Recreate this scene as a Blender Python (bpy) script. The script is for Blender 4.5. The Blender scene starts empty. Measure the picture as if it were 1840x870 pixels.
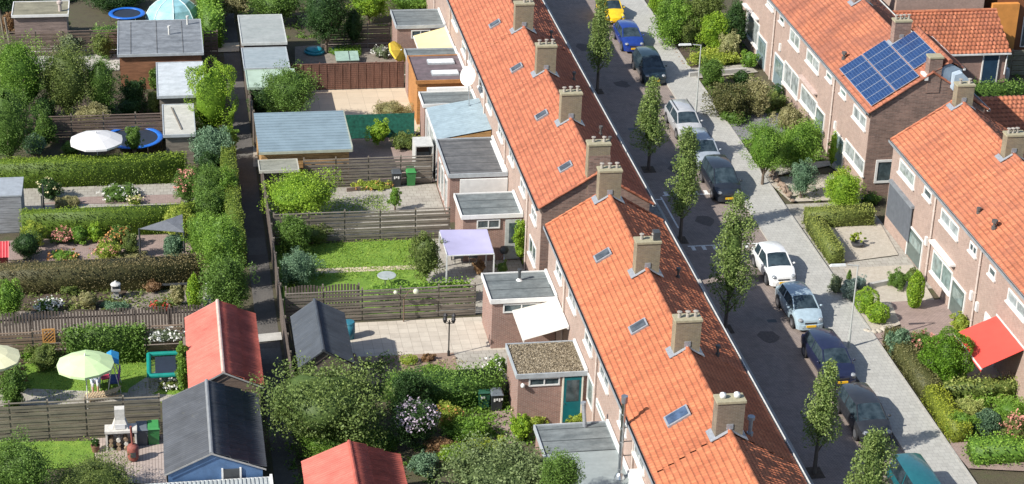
import bpy, math, random
import numpy as np
from mathutils import Vector, Matrix
random.seed(7); RNG = np.random.default_rng(11)
scene = bpy.context.scene
COL = scene.collection
# ---------------------------------------------------------------- camera model (photo is 1840 x 870)
F = 3690.0; CH = 50.0
RM = np.array([[0.9855134, -0.16618789, 0.03383683], [-0.0413878, -0.42914531, -0.90228674], [0.16447004, 0.88781523, -0.4298066]])
def ray(px, py): return RM.T @ np.array([(px-920)/F, (py-435)/F, 1.0])
def G(px, py, z=0.0):
    d = ray(px, py); t = (z-CH)/d[2]; return (float(d[0]*t), float(d[1]*t), z)
def GX(px, py, X):
    d = ray(px, py); t = X/d[0]; return (X, float(d[1]*t), float(CH+d[2]*t))
def GY(px, py, Y):
    d = ray(px, py); t = Y/d[1]; return (float(d[0]*t), Y, float(CH+d[2]*t))
def GP(px, py, x0, z0, m):          # hit the plane z = z0 + m*(x-x0)
    d = ray(px, py); t = (z0-m*x0-CH)/(d[2]-m*d[0]); return (float(d[0]*t), float(d[1]*t), float(CH+d[2]*t))
# ---------------------------------------------------------------- materials
MATS = {}
def newmat(name):
    m = bpy.data.materials.new(name); m.use_nodes = True
    nt = m.node_tree; b = nt.nodes['Principled BSDF']; return m, nt, b
def rgb(c): return (c[0], c[1], c[2], 1)
def N(nt, t, **kw):
    n = nt.nodes.new(t)
    for k, v in kw.items(): setattr(n, k, v)
    return n
def ramp(nt, fac, stops):
    r = N(nt, 'ShaderNodeValToRGB'); e = r.color_ramp.elements
    while len(e) < len(stops): e.new(.5)
    for i, (p, c) in enumerate(stops): e[i].position = p; e[i].color = rgb(c)
    nt.links.new(fac, r.inputs[0]); return r.outputs[0]
def noise(nt, vec, scale, detail=4, rough=.6):
    n = N(nt, 'ShaderNodeTexNoise'); n.inputs['Scale'].default_value = scale; n.inputs['Detail'].default_value = detail; n.inputs['Roughness'].default_value = rough
    if vec is not None: nt.links.new(vec, n.inputs['Vector'])
    return n.outputs['Fac']
def mix(nt, fac, a, b, mode='MIX'):
    m = N(nt, 'ShaderNodeMix', data_type='RGBA', blend_type=mode)
    for s, v in ((0, fac), (6, a), (7, b)):
        if isinstance(v, (int, float)): m.inputs[s].default_value = v
        elif isinstance(v, tuple): m.inputs[s].default_value = rgb(v)
        else: nt.links.new(v, m.inputs[s])
    return m.outputs[2]
def uvn(nt): return N(nt, 'ShaderNodeUVMap', uv_map='uv').outputs[0]
def bump(nt, b, h, strength=.3, dist=.02):
    n = N(nt, 'ShaderNodeBump'); n.inputs['Strength'].default_value = strength; n.inputs['Distance'].default_value = dist
    nt.links.new(h, n.inputs['Height']); nt.links.new(n.outputs[0], b.inputs['Normal'])
def plain(name, c, rough=.6, metal=0, var=.12, scale=3., bmp=0, spec=None):
    if name in MATS: return MATS[name]
    m, nt, b = newmat(name)
    if var:
        v = N(nt, 'ShaderNodeTexCoord').outputs['Object']
        n = noise(nt, v, scale, 5)
        lo = tuple(x*(1-var*1.6) for x in c); hi = tuple(min(1, x*(1+var)) for x in c)
        o = ramp(nt, n, [(.3, lo), (.7, hi)]); nt.links.new(o, b.inputs['Base Color'])
        if bmp: bump(nt, b, noise(nt, v, scale*8, 4), .5, bmp)
    else: b.inputs['Base Color'].default_value = rgb(c)
    b.inputs['Roughness'].default_value = rough; b.inputs['Metallic'].default_value = metal
    if spec is not None: b.inputs['Specular IOR Level'].default_value = spec
    MATS[name] = m; return m
def brick(name, c1, c2, mortar, scale=1., bw=.22, bh=.065, stain=.25, var=.5):
    if name in MATS: return MATS[name]
    m, nt, b = newmat(name); uv = uvn(nt)
    t = N(nt, 'ShaderNodeTexBrick'); nt.links.new(uv, t.inputs['Vector'])
    t.inputs['Scale'].default_value = 1; t.inputs['Brick Width'].default_value = bw*scale; t.inputs['Row Height'].default_value = bh*scale
    t.inputs['Mortar Size'].default_value = .012*scale; t.inputs['Mortar Smooth'].default_value = .3; t.inputs['Bias'].default_value = 0
    t.inputs['Color1'].default_value = rgb(c1); t.inputs['Color2'].default_value = rgb(c2); t.inputs['Mortar'].default_value = rgb(mortar)
    n = noise(nt, uv, .7, 6, .65); n2 = noise(nt, uv, 5, 4)
    o = mix(nt, stain, t.outputs['Color'], ramp(nt, n, [(.3, tuple(x*.45 for x in c1)), (.5, c2), (.75, tuple(min(1, x*1.5) for x in c1))]))
    o = mix(nt, .35, o, ramp(nt, n2, [(.3, (.35, .33, .32)), (.7, (1, 1, 1))]), 'MULTIPLY')
    nt.links.new(o, b.inputs['Base Color']); b.inputs['Roughness'].default_value = .9
    bump(nt, b, t.outputs['Fac'], -.35, .01)
    MATS[name] = m; return m
def tilemat(name, cols, stain=(.16, .06, .04), stain_amt=.35, pos=.62, joint_shade=.6):
    if name in MATS: return MATS[name]
    m, nt, b = newmat(name); uv = uvn(nt)
    fl = N(nt, 'ShaderNodeVectorMath', operation='FLOOR'); nt.links.new(uv, fl.inputs[0])
    w = N(nt, 'ShaderNodeTexWhiteNoise', noise_dimensions='2D'); nt.links.new(fl.outputs[0], w.inputs['Vector'])
    base = ramp(nt, w.outputs['Value'], [(0, cols[0]), (.5, cols[1]), (1, cols[2])])
    gc = N(nt, 'ShaderNodeNewGeometry').outputs['Position']
    n = noise(nt, gc, .45, 7, .7); n3 = noise(nt, gc, 6, 4, .7)
    fr = N(nt, 'ShaderNodeVectorMath', operation='FRACTION'); nt.links.new(uv, fr.inputs[0]); sx = N(nt, 'ShaderNodeSeparateXYZ'); nt.links.new(fr.outputs[0], sx.inputs[0])
    ju = ramp(nt, sx.outputs[0], [(0, (.4,)*3), (.14, (1, 1, 1)), (.9, (1, 1, 1)), (1, (.6,)*3)]); lip_shade = ramp(nt, sx.outputs[1], [(0, (.22,)*3), (.2, (.5,)*3), (.3, (1, 1, 1)), (.9, (1, 1, 1)), (1, (.3,)*3)])
    base = mix(nt, joint_shade, base, mix(nt, 1., ju, lip_shade, 'MULTIPLY'), 'MULTIPLY')  # joint dirt and the shadow under each tile lip, painted into the colour
    o = mix(nt, ramp(nt, n, [(pos-.12, (0, 0, 0)), (pos+.1, (stain_amt,)*3)]), base, stain)
    o = mix(nt, .4, o, ramp(nt, n3, [(.3, (.5, .48, .46)), (.6, (1, 1, 1))]), 'MULTIPLY')
    mpp = N(nt, 'ShaderNodeMapping'); mpp.inputs['Scale'].default_value = (.25, 2.6, .25); nt.links.new(gc, mpp.inputs[0])
    o = mix(nt, .5, o, ramp(nt, noise(nt, mpp.outputs[0], .9, 6, .7), [(.36, (.55, .5, .48)), (.55, (1, 1, 1))]), 'MULTIPLY')
    n4 = noise(nt, gc, 1.7, 6, .75)
    o = mix(nt, ramp(nt, n4, [(.7, (0, 0, 0)), (.78, (.4,)*3)]), o, (.42, .25, .12))
    nt.links.new(o, b.inputs['Base Color']); b.inputs['Roughness'].default_value = .8
    bump(nt, b, n3, .3, .01)
    MATS[name] = m; return m
def felt(name, c, c2, seam=0, dirt=.5):
    if name in MATS: return MATS[name]
    m, nt, b = newmat(name); gc = N(nt, 'ShaderNodeNewGeometry').outputs['Position']
    mp = N(nt, 'ShaderNodeMapping'); mp.inputs['Scale'].default_value = (.6, 2.2, 1); nt.links.new(gc, mp.inputs[0])
    n = noise(nt, mp.outputs[0], .9, 7, .7); n2 = noise(nt, gc, 14, 3)
    o = ramp(nt, n, [(.32, c), (.68, c2)])
    o = mix(nt, dirt, o, ramp(nt, noise(nt, gc, 2.3, 6, .75), [(.38, (.45, .45, .45)), (.6, (1, 1, 1))]), 'MULTIPLY')
    if seam:
        sx = N(nt, 'ShaderNodeSeparateXYZ'); nt.links.new(gc, sx.inputs[0])
        md = N(nt, 'ShaderNodeMath', operation='MODULO'); md.inputs[1].default_value = seam; nt.links.new(sx.outputs[1], md.inputs[0])
        lt = N(nt, 'ShaderNodeMath', operation='LESS_THAN'); lt.inputs[1].default_value = .06; nt.links.new(md.outputs[0], lt.inputs[0])
        o = mix(nt, lt.outputs[0], o, tuple(x*.35 for x in c))
    nt.links.new(o, b.inputs['Base Color']); b.inputs['Roughness'].default_value = .75; bump(nt, b, n2, .3, .005)
    MATS[name] = m; return m
def wood(name, c, axis=0, var=.35):
    if name in MATS: return MATS[name]
    m, nt, b = newmat(name); gc = N(nt, 'ShaderNodeNewGeometry').outputs['Position']
    mp = N(nt, 'ShaderNodeMapping'); s = [7, 7, 7]; s[axis] = .8; mp.inputs['Scale'].default_value = s; nt.links.new(gc, mp.inputs[0])
    n = noise(nt, mp.outputs[0], 1.5, 6, .7)
    o = ramp(nt, n, [(.3, tuple(x*(1-var*1.5) for x in c)), (.5, c), (.72, tuple(min(1, x*(1+var)) for x in c))])
    o2 = mix(nt, .4, o, ramp(nt, noise(nt, gc, .8, 5), [(.35, (.55, .55, .5)), (.65, (1, 1, 1))]), 'MULTIPLY')
    nt.links.new(o2, b.inputs['Base Color']); b.inputs['Roughness'].default_value = .85; bump(nt, b, n, .4, .006)
    MATS[name] = m; return m
def paving(name, c1, c2, gap, w=.3, h=.3, off=0.5, stain=.5, rot=0, gapw=.012):
    if name in MATS: return MATS[name]
    m, nt, b = newmat(name); gc = N(nt, 'ShaderNodeNewGeometry').outputs['Position']
    mp = N(nt, 'ShaderNodeMapping'); mp.inputs['Rotation'].default_value = (0, 0, rot); nt.links.new(gc, mp.inputs[0])
    t = N(nt, 'ShaderNodeTexBrick', offset=off); nt.links.new(mp.outputs[0], t.inputs['Vector'])
    t.inputs['Scale'].default_value = 1; t.inputs['Brick Width'].default_value = w; t.inputs['Row Height'].default_value = h
    t.inputs['Mortar Size'].default_value = gapw; t.inputs['Mortar Smooth'].default_value = .2
    t.inputs['Color1'].default_value = rgb(c1); t.inputs['Color2'].default_value = rgb(c2); t.inputs['Mortar'].default_value = rgb(gap)
    o = mix(nt, stain, t.outputs['Color'], ramp(nt, noise(nt, gc, 1.1, 8, .75), [(.32, (.45, .44, .42)), (.55, (1, 1, 1))]), 'MULTIPLY')
    o = mix(nt, .25, o, ramp(nt, noise(nt, gc, 30, 3), [(.3, (.5, .5, .5)), (.7, (1, 1, 1))]), 'MULTIPLY')
    nt.links.new(o, b.inputs['Base Color']); b.inputs['Roughness'].default_value = .9
    bump(nt, b, t.outputs['Fac'], -.4, .01)
    MATS[name] = m; return m
def ground(name, stops, scale=1.5, bmp=.05, scale2=18):
    if name in MATS: return MATS[name]
    m, nt, b = newmat(name); gc = N(nt, 'ShaderNodeNewGeometry').outputs['Position']
    n = noise(nt, gc, scale, 8, .75); n2 = noise(nt, gc, scale2, 5, .7)
    o = ramp(nt, n, stops)
    o = mix(nt, .6, o, ramp(nt, n2, [(.3, (.3, .3, .3)), (.62, (1, 1, 1))]), 'MULTIPLY')
    nt.links.new(o, b.inputs['Base Color']); b.inputs['Roughness'].default_value = .95; bump(nt, b, n2, .9, bmp)
    MATS[name] = m; return m
def glass(name='glass', c=(.03, .045, .05)):
    if name in MATS: return MATS[name]
    m, nt, b = newmat(name)
    gc = N(nt, 'ShaderNodeNewGeometry').outputs['Position']
    o = ramp(nt, noise(nt, gc, 2.2, 3), [(.35, c), (.65, tuple(x*2.2+.02 for x in c))]); nt.links.new(o, b.inputs['Base Color'])
    b.inputs['Roughness'].default_value = .08; b.inputs['Specular IOR Level'].default_value = .8
    MATS[name] = m; return m
def leafmat(a, b_, name=None, rough=.55, tr=.3):
    key = ('leaf', a, b_)
    if key in MATS: return MATS[key]
    m, nt, b = newmat(name or 'foliage')
    at = N(nt, 'ShaderNodeAttribute', attribute_name='rnd')
    mid = tuple((x+y)/2 for x, y in zip(a, b_))
    o = ramp(nt, at.outputs['Fac'], [(0, a), (.45, mid), (1, b_)])
    nt.links.new(o, b.inputs['Base Color']); b.inputs['Roughness'].default_value = rough; b.inputs['Specular IOR Level'].default_value = .3
    tl = N(nt, 'ShaderNodeBsdfTranslucent'); nt.links.new(o, tl.inputs[0])
    mx = N(nt, 'ShaderNodeMixShader'); mx.inputs[0].default_value = tr
    nt.links.new(b.outputs[0], mx.inputs[1]); nt.links.new(tl.outputs[0], mx.inputs[2])
    nt.links.new(mx.outputs[0], nt.nodes['Material Output'].inputs[0])
    MATS[key] = m; return m
def paint(name, c, rough=.25, coat=.8):
    if name in MATS: return MATS[name]
    m, nt, b = newmat(name); b.inputs['Base Color'].default_value = rgb(c)
    b.inputs['Roughness'].default_value = rough+.15; b.inputs['Coat Weight'].default_value = coat; b.inputs['Coat Roughness'].default_value = .06
    gc = N(nt, 'ShaderNodeTexCoord').outputs['Object']
    o = ramp(nt, noise(nt, gc, 5, 5), [(.3, tuple(x*.85 for x in c)), (.7, tuple(min(1, x*1.08+.004) for x in c))]); nt.links.new(o, b.inputs['Base Color'])
    MATS[name] = m; return m
# ---------------------------------------------------------------- objects
def tag(o, label, cat, group=None, kind=None):
    if label: o['label'] = label
    if cat: o['category'] = cat
    if group: o['group'] = group
    if kind: o['kind'] = kind
    return o
def T(name, label, cat, loc=(0, 0, 0), group=None, rz=0):
    o = bpy.data.objects.new(name, None); COL.objects.link(o); o.location = loc; o.rotation_euler = (0, 0, rz)
    o.empty_display_size = .2
    return tag(o, label, cat, group)
def offset(p):
    v = Vector((0, 0, 0))
    while p is not None: v += Vector(p.location); p = p.parent
    return v
def link_mesh(name, V, Fc, mat, parent=None, local=False, smooth=False, uvs=None, attr=None):
    V = np.asarray(V, dtype=np.float64)
    if parent is not None and not local: V = V - np.array(offset(parent))
    me = bpy.data.meshes.new(name)
    if isinstance(Fc, np.ndarray):
        k = Fc.shape[1]; nf = len(Fc)
        me.vertices.add(len(V)); me.vertices.foreach_set('co', V.astype(np.float32).ravel())
        me.loops.add(nf*k); me.loops.foreach_set('vertex_index', Fc.astype(np.int32).ravel())
        me.polygons.add(nf); me.polygons.foreach_set('loop_start', np.arange(0, nf*k, k, dtype=np.int32))
        me.update(calc_edges=True)
    else:
        me.from_pydata([tuple(v) for v in V], [], Fc); me.update()
    if uvs is not None:
        l = me.uv_layers.new(name='uv'); l.data.foreach_set('uv', np.asarray(uvs, dtype=np.float32).ravel())
    if attr is not None:
        a = me.attributes.new('rnd', 'FLOAT', 'FACE'); a.data.foreach_set('value', np.asarray(attr, dtype=np.float32))
    me.materials.append(mat)
    if smooth: me.polygons.foreach_set('use_smooth', [True]*len(me.polygons))
    o = bpy.data.objects.new(name, me); COL.objects.link(o)
    if parent is not None: o.parent = parent
    return o
class MB:
    def __init__(s): s.v = []; s.f = []
    def poly(s, pts):
        i = len(s.v); s.v += [tuple(p) for p in pts]; s.f.append(tuple(range(i, i+len(pts)))); return s
    def hexa(s, b, t):      # bottom 4 (ccw from above) and top 4
        i = len(s.v); s.v += [tuple(p) for p in b]+[tuple(p) for p in t]
        s.f += [(i+3, i+2, i+1, i), (i+4, i+5, i+6, i+7)]+[(i+k, i+(k+1) % 4, i+4+(k+1) % 4, i+4+k) for k in range(4)]; return s
    def box(s, x0, x1, y0, y1, z0, z1):
        return s.hexa([(x0, y0, z0), (x1, y0, z0), (x1, y1, z0), (x0, y1, z0)], [(x0, y0, z1), (x1, y0, z1), (x1, y1, z1), (x0, y1, z1)])
    def prism(s, pts, z0, z1):      # pts ccw in xy
        n = len(pts); i = len(s.v)
        s.v += [(p[0], p[1], z0) for p in pts]+[(p[0], p[1], z1) for p in pts]
        s.f += [tuple(i+k for k in range(n-1, -1, -1)), tuple(i+n+k for k in range(n))]+[(i+k, i+(k+1) % n, i+n+(k+1) % n, i+n+k) for k in range(n)]; return s
    def ext(s, pts, vec):           # planar polygon extruded by a vector
        n = len(pts); i = len(s.v)
        s.v += [tuple(p) for p in pts]+[tuple(np.array(p)+np.array(vec)) for p in pts]
        s.f += [tuple(i+k for k in range(n-1, -1, -1)), tuple(i+n+k for k in range(n))]+[(i+k, i+(k+1) % n, i+n+(k+1) % n, i+n+k) for k in range(n)]; return s
    def tube(s, p, q, r0, r1=None, n=8, cap=True):
        r1 = r0 if r1 is None else r1; p = Vector(p); q = Vector(q); d = (q-p).normalized()
        a = d.orthogonal().normalized(); b = d.cross(a); i = len(s.v)
        for c, r in ((p, r0), (q, r1)):
            for k in range(n):
                t = 2*math.pi*k/n; s.v.append(tuple(c+a*math.cos(t)*r+b*math.sin(t)*r))
        s.f += [(i+k, i+(k+1) % n, i+n+(k+1) % n, i+n+k) for k in range(n)]
        if cap: s.f += [tuple(i+k for k in range(n-1, -1, -1)), tuple(i+n+k for k in range(n))]
        return s
    def lathe(s, cx, cy, prof, n=16, sx=1, sy=1):
        i = len(s.v)
        for r, z in prof:
            for k in range(n):
                t = 2*math.pi*k/n; s.v.append((cx+r*sx*math.cos(t), cy+r*sy*math.sin(t), z))
        for j in range(len(prof)-1):
            for k in range(n): a = i+j*n; s.f.append((a+k, a+(k+1) % n, a+n+(k+1) % n, a+n+k))
        if prof[0][0] > 1e-4: s.f.append(tuple(i+k for k in range(n-1, -1, -1)))
        if prof[-1][0] > 1e-4: s.f.append(tuple(i+(len(prof)-1)*n+k for k in range(n)))
        return s
    def bar(s, p, q, w, h):         # rectangular bar, h roughly vertical
        p = Vector(p); q = Vector(q); d = (q-p).normalized(); u = Vector((0, 0, 1))
        if abs(d.z) > .95: u = Vector((0, 1, 0))
        a = d.cross(u).normalized()*w/2; b = a.normalized().cross(d).normalized()*h/2
        return s.hexa([p-a-b, p+a-b, q+a-b, q-a-b], [p-a+b, p+a+b, q+a+b, q-a+b])
    def torus(s, cx, cy, cz, R, r, n=28, m=8, sz=1.):
        i = len(s.v)
        for a in range(n):
            for b in range(m):
                t = 2*math.pi*a/n; u = 2*math.pi*b/m; rr = R+r*math.cos(u)
                s.v.append((cx+rr*math.cos(t), cy+rr*math.sin(t), cz+r*sz*math.sin(u)))
        for a in range(n):
            for b in range(m): s.f.append((i+a*m+b, i+((a+1) % n)*m+b, i+((a+1) % n)*m+(b+1) % m, i+a*m+(b+1) % m))
        return s
    def build(s, name, mat, parent=None, local=False, smooth=False):
        V = np.array(s.v, float); uvs = []
        for f in s.f:
            P = V[list(f)]; n = np.zeros(3)
            for k in range(len(P)): n += np.cross(P[k], P[(k+1) % len(P)])
            a = int(np.argmax(np.abs(n)))
            if a == 0: uvs.append(P[:, [1, 2]])
            elif a == 1: uvs.append(P[:, [0, 2]])
            else: uvs.append(P[:, [0, 1]])
        return link_mesh(name, V, s.f, mat, parent, local, smooth, np.concatenate(uvs))
def struct(name, mb, mat): return tag(mb.build(name, mat), None, None, kind='structure')
def sheet(name, pts, z, mat, thick=0):
    m = MB()
    if thick: m.prism(pts, z-thick, z)
    else: m.poly([(p[0], p[1], z) for p in pts])
    return struct(name, m, mat)
def rect(x0, x1, y0, y1): return [(x0, y0), (x1, y0), (x1, y1), (x0, y1)]
# ---------------------------------------------------------------- roof tiles as real relief
def tiles(name, p0, u, L, v, S, mat, parent, tw=.2, tc=.26, amp=.027, lip=.05, sub=4, sag=0):
    """p0 eave corner; u unit vector along the eave (length L); v unit vector up the slope (length S)"""
    p0 = np.array(p0, float); u = np.array(u, float); v = np.array(v, float); v /= np.linalg.norm(v); n = np.cross(u, v)
    if n[2] < 0: n = -n
    nc = max(1, round(L/tw)); tw = L/nc; nr = max(1, round(S/tc)); tc = S/nr
    xs = np.linspace(0, L, nc*sub+1); ph = (xs/tw) % 1
    prof = amp*np.cos(2*np.pi*ph) + amp*.35*np.cos(4*np.pi*ph+.8)
    rows = []
    for k in range(nr): rows += [(k*tc, lip, k+.02), ((k+1)*tc, .004, k+.98)]
    V = []; stag = .5 if (tc < .5 and tw > .2) else 0
    prof0 = prof; prof1 = amp*np.cos(2*np.pi*(ph+.5)) + amp*.35*np.cos(4*np.pi*(ph+.5)+.8)
    for ri, (d, h, _) in enumerate(rows):
        prof = prof1 if (stag and (ri//2) % 2) else prof0
        jit = RNG.normal(0, .004, nc+1).repeat(sub)[:len(xs)]
        tw_ = xs+float(p0@u); sag_ = (.016*np.sin(tw_*.8+p0[0])+.01*np.sin(tw_*1.9+2)) if stag else 0*xs
        V.append(p0 + xs[:, None]*u + (d+jit[:, None])*v + (prof*1.0+h+jit+sag_)[:, None]*n)
    V = np.concatenate(V); W = len(xs); R = len(rows)
    a = (np.arange(R-1)[:, None]*W+np.arange(W-1)[None]).ravel()
    Fq = np.stack([a, a+1, a+W+1, a+W], 1)
    if np.cross(u, v)[2] < 0: Fq = Fq[:, ::-1]
    uu = xs/tw; vv = np.array([r[2] for r in rows])
    ui = np.tile(np.arange(W-1), R-1); vi = np.repeat(np.arange(R-1), W-1)
    
    off = np.floor(p0[1]*7)+13
    k_ = np.floor(vv[vi]); st = (vi % 2 == 1)
    va = np.where(st, k_+1.0, vv[vi]); vb = np.where(st, k_+1.02, vv[vi+1])
    sh_ = stag*(((vi+0)//2) % 2); u0 = uu[ui]+1e-4+off+sh_; u1 = uu[ui+1]-1e-4+off+sh_
    cor = [(u0, va+off), (u1, va+off), (u1, vb+off), (u0, vb+off)]
    if np.cross(u, v)[2] < 0: cor = cor[::-1]
    UV = np.stack([np.stack(c, 1) for c in cor], 1)
    return link_mesh(name, V, Fq, mat, parent, uvs=UV)
# ---------------------------------------------------------------- foliage
def leafquads(C, size, up=None, asp=.6, upbias=0):
    n = len(C); d = RNG.normal(size=(n, 3)); d[:, 2] = d[:, 2]*.6+upbias; d /= np.linalg.norm(d, axis=1)[:, None]
    r = RNG.normal(size=(n, 3)); e = np.cross(d, r); e /= np.linalg.norm(e, axis=1)[:, None]
    s = size*RNG.uniform(.6, 1.35, n)[:, None]
    a = d*s*.5; b = e*s*.5*asp
    V = np.stack([C-a, C+b, C+a, C-b], 1).reshape(-1, 3)
    return V, np.arange(4*n).reshape(n, 4)
def foliage(name, C, size, mat, parent=None, asp=.65, upbias=0, rnd=None, core=None):
    V, Q = leafquads(C, size, asp=asp, upbias=upbias)
    if rnd is None: rnd = RNG.uniform(0, 1, len(C))
    if core is not None:
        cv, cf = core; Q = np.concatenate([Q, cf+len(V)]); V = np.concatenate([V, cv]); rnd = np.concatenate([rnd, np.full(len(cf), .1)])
    return link_mesh(name, V, Q, mat, parent, attr=rnd)
def lump(c, r, n=10, m=6, jit=.12):
    V = []
    for j in range(m+1):
        ph = math.pi*j/m-math.pi/2
        for i in range(n):
            t = 2*math.pi*i/n; k = 1+random.uniform(-jit, jit)
            V.append((c[0]+r[0]*math.cos(ph)*math.cos(t)*k, c[1]+r[1]*math.cos(ph)*math.sin(t)*k, c[2]+r[2]*math.sin(ph)*k))
    Q = [(j*n+i, j*n+(i+1) % n, (j+1)*n+(i+1) % n, (j+1)*n+i) for j in range(m) for i in range(n)]
    return np.array(V), np.array(Q)
def crownpts(c, r, n, style='clump', taper=0, nk=None, spread=.2, ball=False):
    """points spread through lumps on an uneven, lobed mass; taper>0 narrows the top"""
    if ball:
        d = RNG.normal(size=(n, 3)); d /= np.linalg.norm(d, axis=1)[:, None]
        if style == 'box': d = np.sign(d)*np.abs(d)**.55; d = d/1.12
        q_ = .1 if n > 6000 else .05; k = 1+q_*np.sin(7*d[:, 0]+3*d[:, 1])+q_*np.sin(9*d[:, 2]+4*d[:, 0])+RNG.normal(0, .035, n)
        nz = (d[:, 2]+1)/2; P = np.array(c)+d*(k*(1-0*nz))[:, None]*np.array(r); P[:, :2] = np.array(c)[:2]+(P[:, :2]-np.array(c)[:2])*(1-taper*nz**1.5)[:, None]
        return P, np.clip(RNG.uniform(0, .75, n)+.25*(np.sin(11*d[:, 0])*np.sin(9*d[:, 2]+d[:, 1]*5) > .2), 0, 1)
    c = np.array(c); r = np.array(r); nk = nk or max(9, int(7+n/75))
    d = RNG.normal(size=(nk, 3)); d /= np.linalg.norm(d, axis=1)[:, None]
    th = np.arctan2(d[:, 1], d[:, 0]); p = RNG.uniform(0, 6.28, 4)
    lob = 1+.16*np.sin(2*th+p[0])+.11*np.sin(3*th+p[1]+2*d[:, 2])+.08*np.sin(5*th+p[2])
    k = RNG.uniform(.5, .95, nk)*lob; k[RNG.uniform(0, 1, nk) < .12] *= 1.14
    K = d*k[:, None]
    K[:, 2] = np.sign(K[:, 2])*np.abs(K[:, 2])**.85
    nz = np.clip((K[:, 2]+1)/2, 0, 1.1); sc = 1-taper*nz**1.5
    K[:, :2] *= sc[:, None]
    sz = RNG.uniform(.55, 1.5, nk)*spread; wt = sz**2; wt /= wt.sum()
    which = RNG.choice(nk, n, p=wt)
    e = RNG.normal(size=(n, 3)); e /= np.linalg.norm(e, axis=1)[:, None]
    rad = sz[which][:, None]*RNG.uniform(.6, 1.12, n)[:, None]*r.mean()
    P = c+K[which]*r+e*rad
    rnd = np.clip(RNG.uniform(0, .6, n)+RNG.uniform(0, .4, nk)[which], 0, 1)
    return P, rnd
LEAFN = 0
def bbfit(x0, y0, x1, y1, lift=0., depth=1.0):
    """ellipsoid standing on the ground (raised by lift) that fills the pixel box"""
    z = 1.0
    for _ in range(8):
        c = G((x0+x1)/2, (y0+y1)/2, z); D = math.dist(c, (0, 0, CH)); s = F/D
        a = (x1-x0)/2/s; b = a*depth; el = math.asin((CH-z)/D); h = (y1-y0)/2/s
        q = h*h-(b*math.sin(el))**2
        if q < (.35*h)**2: b = h*.85/math.sin(el); q = h*h-(b*math.sin(el))**2
        cc = math.sqrt(max(q, .0025))/math.cos(el); z = cc+lift
    return c[0], c[1], a, b, cc
PAL = {'green': ((.06, .12, .02), (.19, .32, .06)), 'dark': ((.02, .055, .015), (.08, .16, .04)), 'blue': ((.07, .14, .075), (.26, .40, .24)),
       'yellow': ((.16, .24, .03), (.50, .56, .09)), 'lime': ((.12, .24, .02), (.38, .54, .05)), 'olive': ((.07, .11, .025), (.25, .31, .08)),
       'straw': ((.17, .17, .06), (.50, .46, .24)), 'grey': ((.09, .13, .06), (.31, .36, .21)), 'red': ((.15, .08, .04), (.40, .26, .13)),
       'fresh': ((.07, .16, .02), (.27, .44, .06)), 'street': ((.075, .135, .03), (.31, .40, .12))}
FLOW = {'pink': (.62, .28, .22), 'white': (.75, .75, .7), 'cream': (.7, .62, .35), 'lilac': (.5, .42, .5), 'redf': (.5, .06, .04), 'orange': (.6, .3, .1)}
def bush(box, label, pal='green', cat='shrub', group=None, lift=0., depth=.9, dens=1., leaf=None, taper=0, fl=None, nfl=0, name=None, upb=0., trunk=False, spread=.2, leafasp=.65, ball=False, style='clump'):
    if not ball:
        gx, gy = (box[2]-box[0])*.055, (box[3]-box[1])*.05; box = (box[0]-gx, box[1]-gy, box[2]+gx, box[3]+gy)
    x, y, a, b, c = bbfit(*box, lift=lift, depth=depth)
    px = box[2]-box[0]; py = box[3]-box[1]
    n = int(min(13000, max(150, px*py*1.5*dens)))
    leaf = .82*(leaf or random.uniform(.85, 1.25)*max(.085, min(.17, 2.0*math.dist((x, y), (0, 0))/3690*1.5)))
    P, rnd = crownpts((x, y, c+lift), (a*.92, b*.92, c*.9), n, taper=taper, spread=spread, ball=ball, style=style)
    if not ball:
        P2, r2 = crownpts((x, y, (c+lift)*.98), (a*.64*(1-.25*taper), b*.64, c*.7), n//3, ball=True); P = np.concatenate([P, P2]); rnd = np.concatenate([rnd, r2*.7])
    P[:, 2] = np.maximum(P[:, 2], .03)
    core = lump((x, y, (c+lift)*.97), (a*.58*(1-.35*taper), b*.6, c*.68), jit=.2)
    pc = PAL[pal] if isinstance(pal, str) else pal
    nm = name or ('shrub' if not trunk else 'garden_tree')
    simple = not (trunk or fl)
    if simple:
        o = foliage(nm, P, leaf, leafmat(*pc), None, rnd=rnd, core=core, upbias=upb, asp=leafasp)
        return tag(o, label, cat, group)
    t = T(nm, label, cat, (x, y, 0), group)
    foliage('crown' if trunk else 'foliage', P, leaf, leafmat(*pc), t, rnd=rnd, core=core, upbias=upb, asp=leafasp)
    if fl:
        d = RNG.normal(size=(nfl, 3)); d[:, 2] = abs(d[:, 2]); d[:, 1] -= .5; d /= np.linalg.norm(d, axis=1)[:, None]
        Fp = np.array([x, y, c+lift])+d*np.array([a, b, c])*RNG.uniform(.75, 1.02, (nfl, 1))
        Fp = Fp.repeat(5, 0)+RNG.normal(0, .06, (nfl*5, 3)); Fp[:, 2] = np.maximum(Fp[:, 2], .04)
        q = FLOW[fl]; foliage('flowers', Fp, .11, leafmat(tuple(v*.7 for v in q), q, tr=.1), t, asp=.9)['kind'] = 'stuff'
    if trunk:
        m = MB(); r = .05+.03*c; m.tube((x, y, 0), (x, y, lift+c*.4), r, r*.6)
        for k in range(5):
            th = random.uniform(0, 6.28); m.tube((x, y, lift*.8+.1), (x+a*.6*math.cos(th), y+b*.6*math.sin(th), lift+c*random.uniform(.7, 1.3)), r*.5, r*.15, 5)
        m.build('trunk', wood('bark', (.16, .12, .09), 2), t)
    return t
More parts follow.
